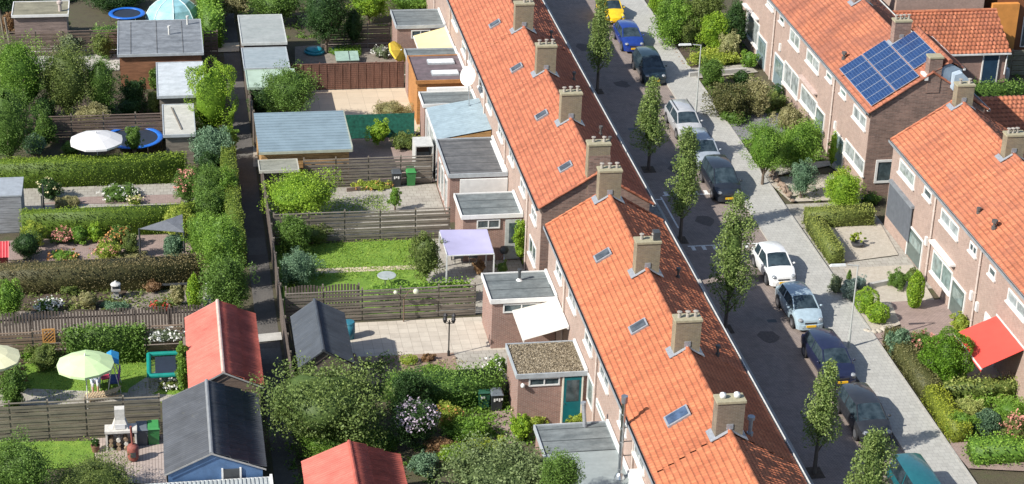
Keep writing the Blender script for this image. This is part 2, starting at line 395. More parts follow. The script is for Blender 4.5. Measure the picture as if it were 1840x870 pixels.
def hedge(x0, x1, y0, y1, z1, label, pal='green', dens=230, leaf=.072, name='hedge', jit=.035, z0=0, group=None, skip=(), toppal=None, cat='hedge'):
    P = []
    def face(n, f):
        if n > 0: P.append(f(RNG.uniform(0, 1, n), RNG.uniform(0, 1, n)))
    dx = x1-x0; dy = y1-y0; h = z1-z0
    wav = lambda x, y: .04*np.sin(x*2.1+y)+.03*np.sin(x*5.3-y*3)
    face(int(dx*dy*dens*1.3), lambda a, b: np.stack([x0+a*dx, y0+b*dy, z1+wav(x0+a*dx, y0+b*dy)], 1))
    face(int(dx*h*dens), lambda a, b: np.stack([x0+a*dx, y0+0*a+wav(x0+a*dx, b*2), z0+b*h], 1))
    face(int(dx*h*dens*.35), lambda a, b: np.stack([x0+a*dx, y1+0*a, z0+b*h], 1))
    face(int(dy*h*dens), lambda a, b: np.stack([x0+0*a+wav(y0+a*dy, b*2), y0+a*dy, z0+b*h], 1))
    face(int(dy*h*dens*.8), lambda a, b: np.stack([x1+0*a+wav(y0+a*dy, b*2), y0+a*dy, z0+b*h], 1))
    P = np.concatenate(P); P += RNG.normal(0, jit, P.shape); P[:, 2] = np.maximum(P[:, 2], .02)
    m = MB().box(x0+.06, x1-.06, y0+.06, y1-.06, z0, z1-.06)
    V = np.array(m.v); Fc = np.array(m.f)
    rnd = RNG.uniform(0, 1, len(P))
    # leaves on the clipped top take the paler tones of the palette
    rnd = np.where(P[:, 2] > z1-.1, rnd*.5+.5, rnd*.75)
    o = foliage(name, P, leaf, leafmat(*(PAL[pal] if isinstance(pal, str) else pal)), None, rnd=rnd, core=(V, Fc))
    return tag(o, label, cat, group)

def undergrowth(label, pts, pal, n, h=.25, leaf=.14, world=False, name='ground_cover', clump=.35):
    """leafy ground cover nobody could count, filling a px polygon"""
    P2 = pts if world else [G(*p)[:2] for p in pts]
    xs = [p[0] for p in P2]; ys = [p[1] for p in P2]
    def inside(x, y):
        c = False; k = len(P2)
        for i in range(k):
            x1, y1 = P2[i]; x2, y2 = P2[(i+1) % k]
            if (y1 > y) != (y2 > y) and x < (x2-x1)*(y-y1)/(y2-y1)+x1: c = not c
        return c
    C = []
    m = max(6, n//22)
    while len(C) < m:
        x = random.uniform(min(xs), max(xs)); y = random.uniform(min(ys), max(ys))
        if inside(x, y): C.append((x, y, random.uniform(.0, 1)**2*h))
    C = np.array(C); w = RNG.integers(0, len(C), n); P = C[w]+RNG.normal(0, 1, (n, 3))*np.array([clump, clump, .0])*.45
    P[:, 2] = np.abs(RNG.normal(0, .5, n))*(C[w, 2]+.06)+.02
    rnd = np.clip(RNG.uniform(0, .5, n)+RNG.uniform(0, .5, len(C))[w], 0, 1)
    if P2[0][0] > 34: k_ = (P[:, 0] > 36.15) & (P[:, 0] < 41.1) if P2[0][0] < 44 else P[:, 0] > 40; P = P[k_]; rnd = rnd[k_]
    o = foliage(name, P, leaf, leafmat(*(PAL[pal] if isinstance(pal, str) else pal)), None, rnd=rnd)
    return tag(o, None, None, kind='stuff')

def clothgrid(p00, p10, p11, p01, sag=.08, n=10):
    """hanging cloth between four corners with a real sag and slight folds"""
    A_, B_, C_, D_ = [np.array(p, float) for p in (p00, p10, p11, p01)]; V = []
    for i in range(n+1):
        for j in range(n+1):
            a, b = i/n, j/n; p = A_*(1-a)*(1-b)+B_*a*(1-b)+C_*a*b+D_*(1-a)*b
            p[2] -= sag*16*a*(1-a)*b*(1-b)*.8+.008*math.sin(b*23+a*4); V.append(p)
    Q = [(i*(n+1)+j, (i+1)*(n+1)+j, (i+1)*(n+1)+j+1, i*(n+1)+j+1) for i in range(n) for j in range(n)]
    V = np.array(V); V2 = V-np.array([0, 0, .015]); k = len(V)
    Q = np.array(Q); Q2 = Q[:, ::-1]+k
    return np.concatenate([V, V2]), np.concatenate([Q, Q2])
# ================================================================ camera, light
cam = bpy.data.cameras.new('camera'); co = bpy.data.objects.new('camera', cam); COL.objects.link(co); scene.camera = co
cam.sensor_width = 36; cam.lens = F/1840*36; cam.clip_end = 2000; cam.clip_start = 1
Rw = Matrix([[RM[0][i], -RM[1][i], -RM[2][i]] for i in range(3)])
co.matrix_world = Matrix.Translation((0, 0, CH)) @ Rw.to_4x4()
SUN = Vector((-5.6, -2.25, 4.8)).normalized()
w = bpy.data.worlds.new('World'); scene.world = w; w.use_nodes = True
sk = w.node_tree.nodes.new('ShaderNodeTexSky'); sk.sky_type = 'NISHITA'; sk.sun_disc = False
sk.sun_elevation = math.asin(SUN.z); sk.sun_rotation = math.atan2(SUN.x, SUN.y)
w.node_tree.links.new(sk.outputs[0], w.node_tree.nodes['Background'].inputs[0]); w.node_tree.nodes['Background'].inputs[1].default_value = .115
sl = bpy.data.lights.new('sun', 'SUN'); sl.energy = 5.0; sl.angle = math.radians(.5); sl.color = (1, .95, .87)
so = bpy.data.objects.new('sun', sl); COL.objects.link(so); so.rotation_euler = SUN.to_track_quat('Z', 'Y').to_euler(); so.location = (-30, 60, 60)
scene.view_settings.view_transform = 'Standard'; scene.view_settings.look = 'None'; scene.view_settings.exposure = 0.5; scene.view_settings.gamma = 1
scene.render.engine = 'CYCLES'
# ================================================================ colours used everywhere
WHITE = plain('white_paint', (.68, .68, .66), .5, var=.06)
CREAM = plain('cream_paint', (.7, .66, .55), .5, var=.06)
BRICK = brick('pink_brick', (.41, .28, .225), (.33, .22, .18), (.44, .39, .34))
BRICKG = brick('brown_brick', (.34, .21, .165), (.15, .09, .075), (.30, .25, .21), scale=1.35, bw=.26, stain=.3)
BRICKC = brick('chimney_brick', (.30, .24, .13), (.20, .16, .11), (.34, .31, .25), stain=.5)
BRICKC2 = brick('chimney_brick_sooty', (.24, .19, .13), (.15, .12, .09), (.30, .27, .22), stain=.5)
BRICKC3 = brick('chimney_brick_red', (.28, .18, .12), (.19, .13, .1), (.34, .3, .24), stain=.5)
BRICKR = brick('red_brick', (.33, .17, .13), (.25, .13, .1), (.4, .36, .32))
LEAD = plain('lead', (.33, .345, .37), .45, .3, scale=9)
DARK = plain('dark_metal', (.05, .055, .06), .5)
STEEL = plain('steel', (.55, .56, .57), .28, 1., scale=6)
GUT = plain('zinc_gutter', (.34, .37, .39), .5, .3)
GUTW = plain('white_gutter', (.62, .63, .62), .5)
PIPE = plain('cream_pipe', (.55, .47, .42), .5)
GLASS = glass(); GLASSP = glass('curtained_glass', (.17, .19, .19)); GLASSG = glass('green_glass', (.10, .135, .13))
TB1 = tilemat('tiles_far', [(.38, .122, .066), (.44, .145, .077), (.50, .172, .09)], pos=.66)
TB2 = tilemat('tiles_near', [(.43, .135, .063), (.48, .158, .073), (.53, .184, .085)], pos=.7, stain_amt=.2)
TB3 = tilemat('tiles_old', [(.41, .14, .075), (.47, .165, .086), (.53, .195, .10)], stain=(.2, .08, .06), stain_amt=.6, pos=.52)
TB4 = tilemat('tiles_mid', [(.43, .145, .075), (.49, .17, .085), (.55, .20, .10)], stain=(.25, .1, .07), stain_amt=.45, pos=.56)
FELT = felt('roof_felt', (.10, .12, .125), (.22, .245, .245), seam=1.0)
FELTD = felt('roof_felt_dark', (.075, .08, .085), (.17, .17, .17), seam=1.1)
FELTL = felt('roof_felt_light', (.23, .265, .265), (.29, .325, .325), dirt=.2)
FELTP = felt('roof_felt_purple', (.10, .085, .09), (.19, .14, .155))
SLAT = wood('grey_boards', (.20, .175, .145)); SLATB = wood('brown_boards', (.17, .125, .10)); SLATD = wood('dark_boards', (.12, .095, .08))
POSTM = wood('fence_post_wood', (.22, .19, .15), 2); ORW = wood('orange_wood', (.42, .19, .06)); HONEY = wood('honey_wood', (.42, .25, .10)); BATT = wood('red_brown_wood', (.17, .085, .06), 2)
CONC = plain('concrete', (.42, .41, .38), .9, scale=2, bmp=.005)
# ================================================================ ground
SOIL = ground('soil', [(.3, (.055, .05, .03)), (.5, (.10, .085, .05)), (.7, (.07, .09, .03))])
LAWN = ground('lawn_grass', [(.3, (.11, .22, .025)), (.5, (.18, .32, .035)), (.66, (.25, .38, .05)), (.8, (.36, .38, .12))], 1.4, .06, 22)
sheet('ground', rect(-900, 900, -300, 1800), 0, SOIL)
ASPH = paving('road_bricks', (.33, .265, .23), (.265, .215, .19), (.155, .135, .125), .22, .09, rot=.785, stain=.5)
ALLEY = ground('alley_surface', [(.3, (.085, .08, .075)), (.6, (.13, .12, .11)), (.8, (.17, .155, .14))], 1.2, .01)
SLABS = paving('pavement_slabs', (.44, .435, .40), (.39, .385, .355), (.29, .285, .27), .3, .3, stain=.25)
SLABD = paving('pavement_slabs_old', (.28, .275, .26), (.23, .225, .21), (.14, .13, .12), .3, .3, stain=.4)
PATG = paving('grey_patio_slabs', (.40, .38, .33), (.35, .325, .285), (.2, .18, .15), .4, .4, stain=.45)
PATP = paving('pink_clinker', (.36, .265, .235), (.30, .22, .195), (.2, .16, .14), .21, .105, stain=.35)
PATB = paving('beige_slabs', (.60, .50, .37), (.55, .455, .335), (.40, .33, .25), 1.0, 1.0, 0, stain=.15)
PATW = paving('pale_speckled_slabs', (.55, .50, .42), (.48, .43, .36), (.34, .30, .25), .5, .5, 0, stain=.3)
DECKM = paving('pinkish_pavers', (.46, .38, .33), (.38, .31, .27), (.18, .14, .12), .9, .14, 0, rot=1.57, stain=.35)
GRAVEL = ground('pale_gravel', [(.3, (.40, .355, .29)), (.5, (.50, .45, .37)), (.7, (.58, .53, .45))], 5, .02, 40)
GREYGR = ground('grey_gravel', [(.3, (.16, .16, .17)), (.6, (.24, .24, .25))], 5, .02, 40)
Y0, Y1 = 40, 190
sheet('street', rect(28.6, 33.75, Y0, Y1), .004, ASPH)
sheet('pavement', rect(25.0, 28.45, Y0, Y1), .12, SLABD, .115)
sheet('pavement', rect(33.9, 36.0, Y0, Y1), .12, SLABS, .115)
CURB = plain('kerb_stone', (.38, .37, .34), .9, scale=4)
sheet('kerb', rect(28.452, 28.6, Y0, Y1), .125, CURB, .12); sheet('kerb', rect(33.75, 33.898, Y0, Y1), .125, CURB, .12)
sheet('kerb', rect(36.002, 36.12, Y0, Y1), .15, CURB, .145)
sheet('alley', rect(4.25, 5.35, Y0, 200), .006, ALLEY)
# speed table markings
MARK = plain('road_paint', (.7, .7, .68), .8, var=.25, scale=12)
def comb(y, x0, x1, up):
    m = MB().box(x0, x1, y-.06, y+.06, .006, .0085)
    x = x0+.15
    while x < x1-.2:
        m.box(x, x+.22, *( (y+.061, y+.55) if up else (y-.55, y-.061) ), .006, .0085); x += .62
    return struct('road_marking', m, MARK)
comb(108.75, 29.2, 33.6, True); comb(101.75, 29.0, 33.6, False)
struct('road_marking', MB().box(29.0, 29.1, 104.2, 108.6, .006, .0085).box(28.65, 29.0, 108.2, 108.3, .006, .0085), MARK)
m = MB()
for (a, b_) in ((31.0, 92.2), (29.4, 119.0)): m.box(a, a+.5, b_, b_+.35, .005, .0065)
struct('manhole_cover', m, DARK)
DR = MB()
for yy in range(70, 140, 9): DR.box(33.45, 33.72, yy+.3, yy+.75, .005, .0075)
struct('drain_cover', DR, plain('drain_iron', (.08, .08, .08), .7))
STN_ = ground('oil_stain', [(.3, (.10, .085, .08)), (.7, (.17, .14, .125))], 5, .005)
for k in range(9):
    cx, cy = random.uniform(29.5, 33), 76+k*7.3; pts_ = [(cx+random.uniform(.35, .7)*math.cos(a*.7)*1.0, cy+random.uniform(.5, 1.1)*math.sin(a*.7)) for a in range(9)]
    sheet('repair_patch', pts_, .0062+.0001*k, STN_)
for yy, ln in ((90.5, 1.6), (103, 2.2), (117, 1.2), (126.5, 2)): sheet('alley_patch', rect(4.3, 5.3, yy, yy+ln), .0095, ground('alley_patch', [(.3, (.12, .115, .11)), (.7, (.17, .165, .15))], 3, .01))
m = MB(); m.box(26.2, 27.4, 88.2, 90.2, .121, .126); struct('dark_paving_patch', m, plain('dark_slab', (.08, .08, .085), .9))
# ================================================================ building helpers
def window(parent, X, ya, yb, z0, z1, pane=GLASS, bars=1, side=-1, fr=.09, sill=True, name='window'):
    """window in a wall facing -X at X; ya<yb"""
    a = X-.05; m = MB(); o = side
    m.box(a, X+.01, ya, yb, z0, z0+fr).box(a, X+.01, ya, yb, z1-fr, z1).box(a, X+.01, ya, ya+fr, z0+fr, z1-fr).box(a, X+.01, yb-fr, yb, z0+fr, z1-fr)
    for k in range(bars):
        yc = ya+(yb-ya)*(k+1)/(bars+1); m.box(a+.006, X+.01, yc-.035, yc+.035, z0+fr, z1-fr)
    f = m.build(name, WHITE, parent)
    MB().box(X-.012, X+.008, ya+fr*.5, yb-fr*.5, z0+fr*.5, z1-fr*.5).build('pane', pane, f)
    if sill: MB().box(a-.08, X+.01, ya-.06, yb+.06, z0-.09, z0-.003).build('sill', WHITE, f)
    return f
def windowY(parent, Y, xa, xb, z0, z1, pane=GLASS, bars=1, fr=.07, name='window', mat=None):
    mat = mat or WHITE
    a = Y-.05; m = MB()
    m.box(xa, xb, a, Y+.01, z0, z0+fr).box(xa, xb, a, Y+.01, z1-fr, z1).box(xa, xa+fr, a, Y+.01, z0+fr, z1-fr).box(xb-fr, xb, a, Y+.01, z0+fr, z1-fr)
    for k in range(bars):
        c = xa+(xb-xa)*(k+1)/(bars+1); m.box(c-.03, c+.03, a+.006, Y+.01, z0+fr, z1-fr)
    f = m.build(name, mat, parent)
    MB().box(xa+fr*.5, xb-fr*.5, Y-.012, Y+.008, z0+fr*.5, z1-fr*.5).build('pane', pane, f); return f
def winpx(parent, X, p0, p1, **k):
    a = GX(*p0, X-.05); b = GX(*p1, X-.05)
    return window(parent, X, min(a[1], b[1]), max(a[1], b[1]), max(.12, min(a[2], b[2])), max(a[2], b[2]), **k)
def chimney(parent, xc, yf, zb, zt, w=1.1, d=.62, pots=3, mat=BRICKC, capc=None, shroud=False, white=False):
    zt += random.uniform(-.06, .06)
    if mat is BRICKC: mat = random.choice([BRICKC, BRICKC2, BRICKC])
    m = MB().box(xc-w/2, xc+w/2, yf, yf+d, zb, zt-.1); c = m.build('chimney', mat, parent)
    MB().box(xc-w/2-.04, xc+w/2+.04, yf-.04, yf+d+.04, zt-.1, zt).build('chimney_cap', capc or plain('cap_stone', (.33, .30, .20), .9, scale=8), c)
    for k in range(pots):
        if not white and random.random() < .15: continue
        x = xc-w/2+w*(k+.5)/pots+random.uniform(-.03, .03); y = yf+d*.5+random.uniform(-.04, .04)
        if white: MB().lathe(x, y, [(.12, zt), (.14, zt+.12), (.13, zt+.2), (.0, zt+.27)], 12).build('chimney_pot', WHITE, c, smooth=True)
        else: MB().lathe(x, y, [(.085, zt), (.08, zt+.16), (.05, zt+.17), (.05, zt+.22), (.12, zt+.25), (.12, zt+.28), (.0, zt+.31)], 10).build('chimney_pot', plain('pot_grey', (.33, .30, .26), .7), c)
    if shroud: MB().box(xc+w/2-.34, xc+w/2-.02, yf+.1, yf+.5, zt, zt+.42).build('chimney_cowl', DARK, c)
    return c
def flash(parent, xc, yf, w, d, zr, m_):
    """lead flashing: stepped apron in front of and beside the stack, following both slopes"""
    f = MB()
    for s in (-1, 1):
        xe = xc+s*(w/2+.22); f.ext([(xc, yf-.02, zr+.12), (xe, yf-.02, zr+.12-m_*(w/2+.22)), (xe, yf-.16, zr+.09-m_*(w/2+.22)), (xc, yf-.16, zr+.09)][::s], (0, 0, .02))
        f.ext([(xc+s*(w/2+.003), yf-.16, zr-m_*(w/2)+.10), (xc+s*(w/2+.003), yf+d+.1, zr-m_*(w/2)+.10), (xe, yf+d+.1, zr-m_*(w/2+.22)+.10), (xe, yf-.16, zr-m_*(w/2+.22)+.10)], (0, 0, .025))
    f.box(xc-.14, xc+.14, yf-.03, yf-.002, zr+.1, zr+.34)
    f.build('flashing', LEAD, parent)
def house(label, x0, x1, xr, ze, zr, y0, y1, tile, brick_, brickg, gable0=False, gable1=False, group=None, ridge_m=None, xw=.2, gutL=GUT, gutR=GUTW, wing=None):
    """one house of a row; x0,x1 eaves, ridge at xr,zr; y0 near party line"""
    t = T('row_house', label, 'house', ((x0+x1)/2, (y0+y1)/2, 0), group)
    a, b = x0+xw, x1-xw; s0 = (zr-ze)/(xr-x0); s1 = (zr-ze)/(x1-xr)
    g0 = y0; g1 = y1
    m = MB(); m.ext([(a, g0, 0), (b, g0, 0), (b, g0, ze+s1*xw-.09), (xr, g0, zr-.09), (a, g0, ze+s0*xw-.09)], (0, g1-g0, 0))
    V = m; V.build('wall', brick_, t)
    if gable0: MB().ext([(a+.004, g0-.012, 0), (b-.004, g0-.012, 0), (b-.004, g0-.012, ze+s1*xw-.1), (xr, g0-.012, zr-.1), (a+.004, g0-.012, ze+s0*xw-.1)], (0, .011, 0)).build('gable_wall', brickg, t)
    ya = y0-(.08 if gable0 else 0); yb = y1+(.08 if gable1 else 0)
    for (ex, sgn) in ((x0, 1), (x1, -1)):
        dx = (xr-ex); S = math.hypot(dx, zr-ze)
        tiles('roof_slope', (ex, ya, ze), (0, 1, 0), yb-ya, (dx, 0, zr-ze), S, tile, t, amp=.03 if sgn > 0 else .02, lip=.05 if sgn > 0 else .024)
    for gf, yy in ((gable0, ya), (gable1, yb)):
        if gf:
            m = MB()
            for ex in (x0, x1):
                nseg = 9
                for k in range(nseg):
                    p_ = (ex+(xr-ex)*k/nseg, yy, ze+(zr-ze)*k/nseg+.05); q_ = (ex+(xr-ex)*(k+1)/nseg, yy, ze+(zr-ze)*(k+1)/nseg+.03); m.tube(p_, q_, .075, .065, 8)
            m.build('verge_tiles', tile, t)
    m = MB(); y = ya; k = 0
    while y < yb-.05:
        e = min(yb, y+.42); m.tube((xr, y, zr+.0), (xr, e-.01, zr+.015), .125, .11, 10); y = e; k += 1
    m.build('ridge_tiles', tile, t)
    for (ex, sg, g) in ((x0, -1, gutL), (x1, 1, gutR)):
        m = MB(); xs = sorted((ex-sg*.02, ex+sg*.12)); m.box(xs[0], xs[1], ya, yb, ze-.1, ze-.085); m.box(ex+sg*.12-.012, ex+sg*.12+.012, ya, yb, ze-.1, ze+.03); m.box(ex-sg*.03-.012, ex-sg*.03+.012, ya, yb, ze-.1, ze+.0)
        m.build('gutter', g, t)
        MB().box(xs[0]+.012, xs[1]-.012, ya, yb, ze-.085, ze-.05).build('gutter_bed', DARK, t)
    return t
def pipe(parent, x, y, z0=0, z1=5.3, r=.045, mat=PIPE):
    m = MB().tube((x, y, z0), (x, y, z1), r); 
    for z in (1, 2.6, 4.2): m.tube((x, y, z), (x, y, z+.06), r*1.4)
    return m.build('downpipe', mat, parent)
def skylight(parent, px, py, x0, ze, sl, w=.45, h=.75, frame=LEAD, pane=None):
    x, y, z = GP(px, py, x0, ze+.1, sl); d = Vector((1, 0, sl)).normalized(); n = Vector((-sl, 0, 1)).normalized(); u = Vector((0, 1, 0)); c = Vector((x, y, z))
    def slab(a, b, lo, hi):
        return [c+d*p+u*q+n*lo for p, q in ((-a, -b), (a, -b), (a, b), (-a, b))], [c+d*p+u*q+n*hi for p, q in ((-a, -b), (a, -b), (a, b), (-a, b))]
    f = MB().hexa(*slab(h/2+.09, w/2+.09, -.1, .05)).build('skylight', frame, parent)
    MB().hexa(*slab(h/2, w/2, .0, .075)).build('pane', pane or glass('sky_glass', (.035, .04, .045)), f)
def ventpipe(parent, px, py, x0, ze, sl, h=.45, r=.06, mat=None):
    x, y, z = GP(px, py, x0, ze, sl); m = MB().tube((x, y, z-.1), (x, y, z+h), r).tube((x, y, z+h-.04), (x, y, z+h+.1), r*1.9).tube((x, y, z), (x, y, z+.14), r*1.7)
    m.build('vent_pipe', mat or plain('vent_grey', (.09, .085, .08), .6), parent)
# ================================================================ middle terrace, far block and near block
XE0, XE1, XR, ZE, ZR = 19.1, 25.3, 22.2, 5.4, 7.32
SL = (ZR-ZE)/(XR-XE0)
gapn = 'row houses of the far middle terrace'; gnn = 'row houses of the near middle terrace'
Yb1 = [96.0, 103.45, 111.05, 118.6, 126.2, 133.8, 141.4, 149]
Yb2 = [93.75, 85.2, 77.35, 69.6, 61.8]
lb1 = ['orange-tiled row house with bare brown gable at near end of far middle terrace', 'row house second from the gable in far middle terrace, behind the glass-roofed extension',
       'row house third from the gable in far middle terrace, beside the satellite dish', 'row house in far middle terrace beside the pale yellow awning, at top of photo',
       'row house of far middle terrace just beyond the top chimney in view', 'row house of far middle terrace past the top edge of photo', 'farthest row house of middle terrace past the top edge']
H1 = []
for i in range(7):
    h = house(lb1[i], XE0, XE1, XR, ZE, ZR, Yb1[i], Yb1[i+1], TB1, BRICK, BRICKG, gable0=(i == 0), gable1=(i == 6), group=gapn, gutL=GUT)
    H1.append(h)
    zt = 8.75 if i else 8.75
    chimney(h, XR+.02, Yb1[i]+(.001 if i == 0 else 0)-(.02 if i == 0 else 0), ZR-.9, zt+.15, pots=3 if i else 2, w=1.15)
    if i: flash(h, XR+.02, Yb1[i], 1.15, .62, ZR, SL)
    pipe(h, 19.22, Yb1[i]+3.7, mat=PIPE)
MB().box(XR-.5, XR+.62, 95.96, 95.987, 4.2, 8.3).build('chimney_breast', BRICKG, H1[0])
lb2 = ['row house at far end of near middle terrace, beside the purple-lit pergola garden', 'row house of near middle terrace whose chimney has a black cowl',
       'row house of near middle terrace with the gravel-roofed extension', 'row house of near middle terrace at bottom of photo with the tall steel flue']
lb2[0] = 'near middle terrace house at its far end, three-pot chimney on the end wall'
H2 = []
for i in range(4):
    h = house(lb2[i], XE0, XE1, XR, ZE, ZR, Yb2[i+1], Yb2[i], TB2, BRICK, BRICKG, gable0=(i == 3), gable1=(i == 0), group=gnn, gutL=GUT)
    H2.append(h)
    pipe(h, 19.22, Yb2[i+1]+3.9)
chimney(H2[0], XR, 93.05, ZR-.9, 8.75, pots=3, w=1.15); flash(H2[0], XR, 93.05, 1.15, .62, ZR, SL)
chimney(H2[1], XR+.02, 85.2-.62, ZR-.9, 8.75, pots=2, w=1.15, shroud=True); flash(H2[1], XR+.02, 85.2-.62, 1.15, .62, ZR, SL)
chimney(H2[2], XR+.0, 77.35-.62, ZR-.9, 8.75, pots=3, w=1.15); flash(H2[2], XR, 77.35-.62, 1.15, .62, ZR, SL)
chimney(H2[3], XR+.0, 69.6-.0, ZR-.9, 8.75, pots=2, w=1.15, white=True, mat=BRICKC2); flash(H2[3], XR, 69.6, 1.15, .62, ZR, SL)
for (h, px, py) in ((H1[3], 889, 43), (H1[2], 928, 122), (H1[1], 973, 207), (H1[0], 1016, 300)): skylight(h, px, py, XE0, ZE, SL, .5, .62)
for (h, px, py, ww) in ((H2[0], 1083, 459, .55), (H2[1], 1147, 587, .55)): skylight(h, px, py, XE0, ZE, SL, ww, .72)
skylight(H2[2], 1217, 748, XE0, ZE, SL, .62, .95, pane=glass('deep_blue_glass', (.03, .05, .09)))
for (h, px, py) in ((H1[2], 990, 70), (H1[1], 1031, 145), (H1[0], 1079, 243), (H1[0], 1095, 262)): ventpipe(h, px, py, XE1, ZE, -SL)
for (h, px, py) in ((H2[1], 1218, 500), (H2[2], 1289, 640)): ventpipe(h, px, py, XE1, ZE, -SL)
ventpipe(H2[3], 1347, 782, XE1, ZE, -SL, h=.8, r=.085, mat=LEAD)
# windows on the garden side
def WL(p0, p1, bars=1):
    a = GX(*p0, XE0+.15); b = GX(*p1, XE0+.15); ym = (a[1]+b[1])/2
    hs = [(H1[i], Yb1[i], Yb1[i+1]) for i in range(7)]+[(H2[i], Yb2[i+1], Yb2[i]) for i in range(4)]
    q = [q for q, u, v in hs if u <= ym < v][0]; zt = min(a[2], 5.05); window(q, XE0+.2, b[1], a[1], max(.3, min(b[2], zt-.6)), zt, bars=bars, fr=.07)
for p0, p1, k in (((813, 20), (822, 50), 1), ((830, 72), (838, 93), 0), ((842, 93), (848, 115), 1), ((860, 138), (868, 163), 1), ((875, 170), (883, 200), 0), ((895, 220), (903, 253), 1), ((915, 263), (923, 287), 1),
                  ((935, 317), (943, 353), 1), ((955, 367), (963, 400), 1), ((951, 420), (961, 480), 1), ((999, 468), (1009, 502), 1), ((1022, 515), (1034, 558), 1), ((1051, 590), (1063, 634), 1),
                  ((1078, 650), (1092, 702), 1), ((1113, 735), (1124, 782), 1), ((1140, 790), (1156, 850), 1)): WL(p0, p1, k)
for h, y in ((H2[2], 80.6), (H2[2], 81.6)):
    winpx(h, XE0+.2, *(((1056, 670), (1063, 740)) if y < 81 else ((1071, 715), (1085, 765))), bars=0, fr=.07, sill=False, pane=GLASSG)
m = MB().box(18.9, 19.28, 71.3, 72.6, 3.1, 3.9); m.build('awning_box', WHITE, H2[3])
# street side of the middle terrace
for i, h in enumerate(H1+H2):
    yb = ([*Yb1[:7], *Yb2[1:]])[i]
    for (a, b_, z0, z1) in ((1.0, 2.6, .9, 2.4), (4.0, 4.95, .1, 2.2), (1.0, 2.4, 3.5, 4.9), (4.6, 5.8, 3.6, 4.9)):
        X = XE1-.2; f = MB().box(X-.01, X+.04, yb+a, yb+b_, z0, z1).build('window' if z0 > .5 else 'door', WHITE, h)
        MB().box(X+.03, X+.05, yb+a+.08, yb+b_-.08, z0+.08, z1-.08).build('pane', GLASS, f)
# ================================================================ right-hand terraces
XA, XB, XC, ZC = 41.0, 48.5, 44.75, 7.88
SR = (ZC-ZE)/(XC-XA)
lb3 = ['orange-tiled row house under the blue solar panels at right of photo', 'row house with patchy dark tiles next to the solar panel house', 'row house of right terrace farther up, at the top edge of photo', 'farthest row house of the right upper terrace']
lb4 = ['row house with grey window screen on end of right lower terrace', 'row house of right lower terrace with arched white window hood and brown door', 'row house of right lower terrace with the red awning', 'row house at the bottom right corner past the red awning']
lb4[1] = 'row house of right lower terrace with big shop-like window between two cream downpipes'
Yb3 = [113.15, 120.7, 128.3, 136, 144]
H3 = []
g3 = 'row houses of the right upper terrace'; g4 = 'row houses of the right lower terrace'
H3.append(house(lb3[0], XA, XB, XC, ZE, ZC, 107.55, 113.15, TB3, BRICK, BRICKG, gable0=True, gable1=False, group=g3))
for i in range(3): H3.append(house(lb3[i+1], XA, XB, XC, ZE, ZC, Yb3[i], Yb3[i+1], TB3, BRICK, BRICKG, gable1=(i == 2), group=g3))
# raised rear dormer of the solar house
xq, zq = 45.72, ZE+SR*(45.72-XA); h = H3[0]
S = math.hypot(xq-XC, zq-ZC)
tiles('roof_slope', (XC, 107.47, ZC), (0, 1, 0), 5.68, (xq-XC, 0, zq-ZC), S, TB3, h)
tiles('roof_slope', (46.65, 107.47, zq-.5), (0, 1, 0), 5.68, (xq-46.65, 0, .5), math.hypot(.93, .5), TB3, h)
m = MB(); y = 107.47
while y < 113.1: m.tube((xq, y, zq+.02), (xq, y+.4, zq+.035), .14, .12, 10); y += .42
m.build('ridge_tiles', TB3, h)
dm = MB(); dm.ext([(44.9, 107.56, 6.8), (46.55, 107.56, 6.8), (46.55, 107.56, zq-.56), (xq, 107.56, zq-.09), (XC+.1, 107.56, ZC-.07)], (0, 5.55, 0)); dm.build('dormer', plain('slate_blue_panel', (.20, .26, .33), .5), h)
MB().box(46.6, 46.72, 107.47, 113.15, zq-.56, zq-.46).build('dormer_gutter', WHITE, h)
p = GY(1712, 135, 107.2)
MB().ext([(45.9, 107.0, 6.9), (46.9, 107.0, 6.4), (46.9, 107.0, 7.5), (46.35, 107.0, 8.0), (45.9, 107.0, 7.85)], (0, .5, 0)).build('dormer_cheek', plain('pale_blue_panel', (.36, .44, .52), .45), h)
c = GY(1679, 141, 107.5)
chimney(h, c[0], 107.5, 6.6, GY(1680, 104, 107.5)[2], w=.8, d=.62, pots=0, mat=BRICKG)
MB().box(c[0]-.62, c[0]-.405, 107.42, 108.2, c[2]-.1, c[2]+.22).build('flashing', WHITE, h)
for i in range(3):
    hh = H3[i+1]; chimney(hh, XC+.03, Yb3[i]-.0, ZC-.9, 9.05, pots=4 if i == 0 else 3, w=1.05, mat=BRICKG); flash(hh, XC, Yb3[i], 1.05, .62, ZC, SR)
ventpipe(h, 1516, 107, XA, ZE, SR, h=.4, r=.09)
Yb4 = [103.35, 95.4, 87.6, 79.8, 72]
H4 = []
for i in range(4): H4.append(house(lb4[i], XA, XB, XC, ZE, ZC, Yb4[i+1], Yb4[i], TB4, BRICK, BRICKG, gable1=(i == 0), gable0=(i == 3), group=g4))
chimney(H4[0], XC+.05, 102.6, ZC-.9, 8.95, pots=2, w=1.0, d=.6); flash(H4[0], XC, 102.6, 1.05, .6, ZC, SR)
chimney(H4[1], XC+.05, 95.2, ZC-.9, 8.95, pots=4, w=1.05, d=.6); flash(H4[1], XC, 95.2, 1.05, .6, ZC, SR)
chimney(H4[2], XC, 87.4, ZC-.9, 8.95, pots=3, w=1.05); chimney(H4[3], XC, 79.6, ZC-.9, 8.95, pots=3, w=1.05)
ventpipe(H4[0], 1758, 384, XA, ZE, SR, h=.25, r=.07); ventpipe(H4[1], 1786, 412, XA, ZE, SR, h=.42, r=.09)
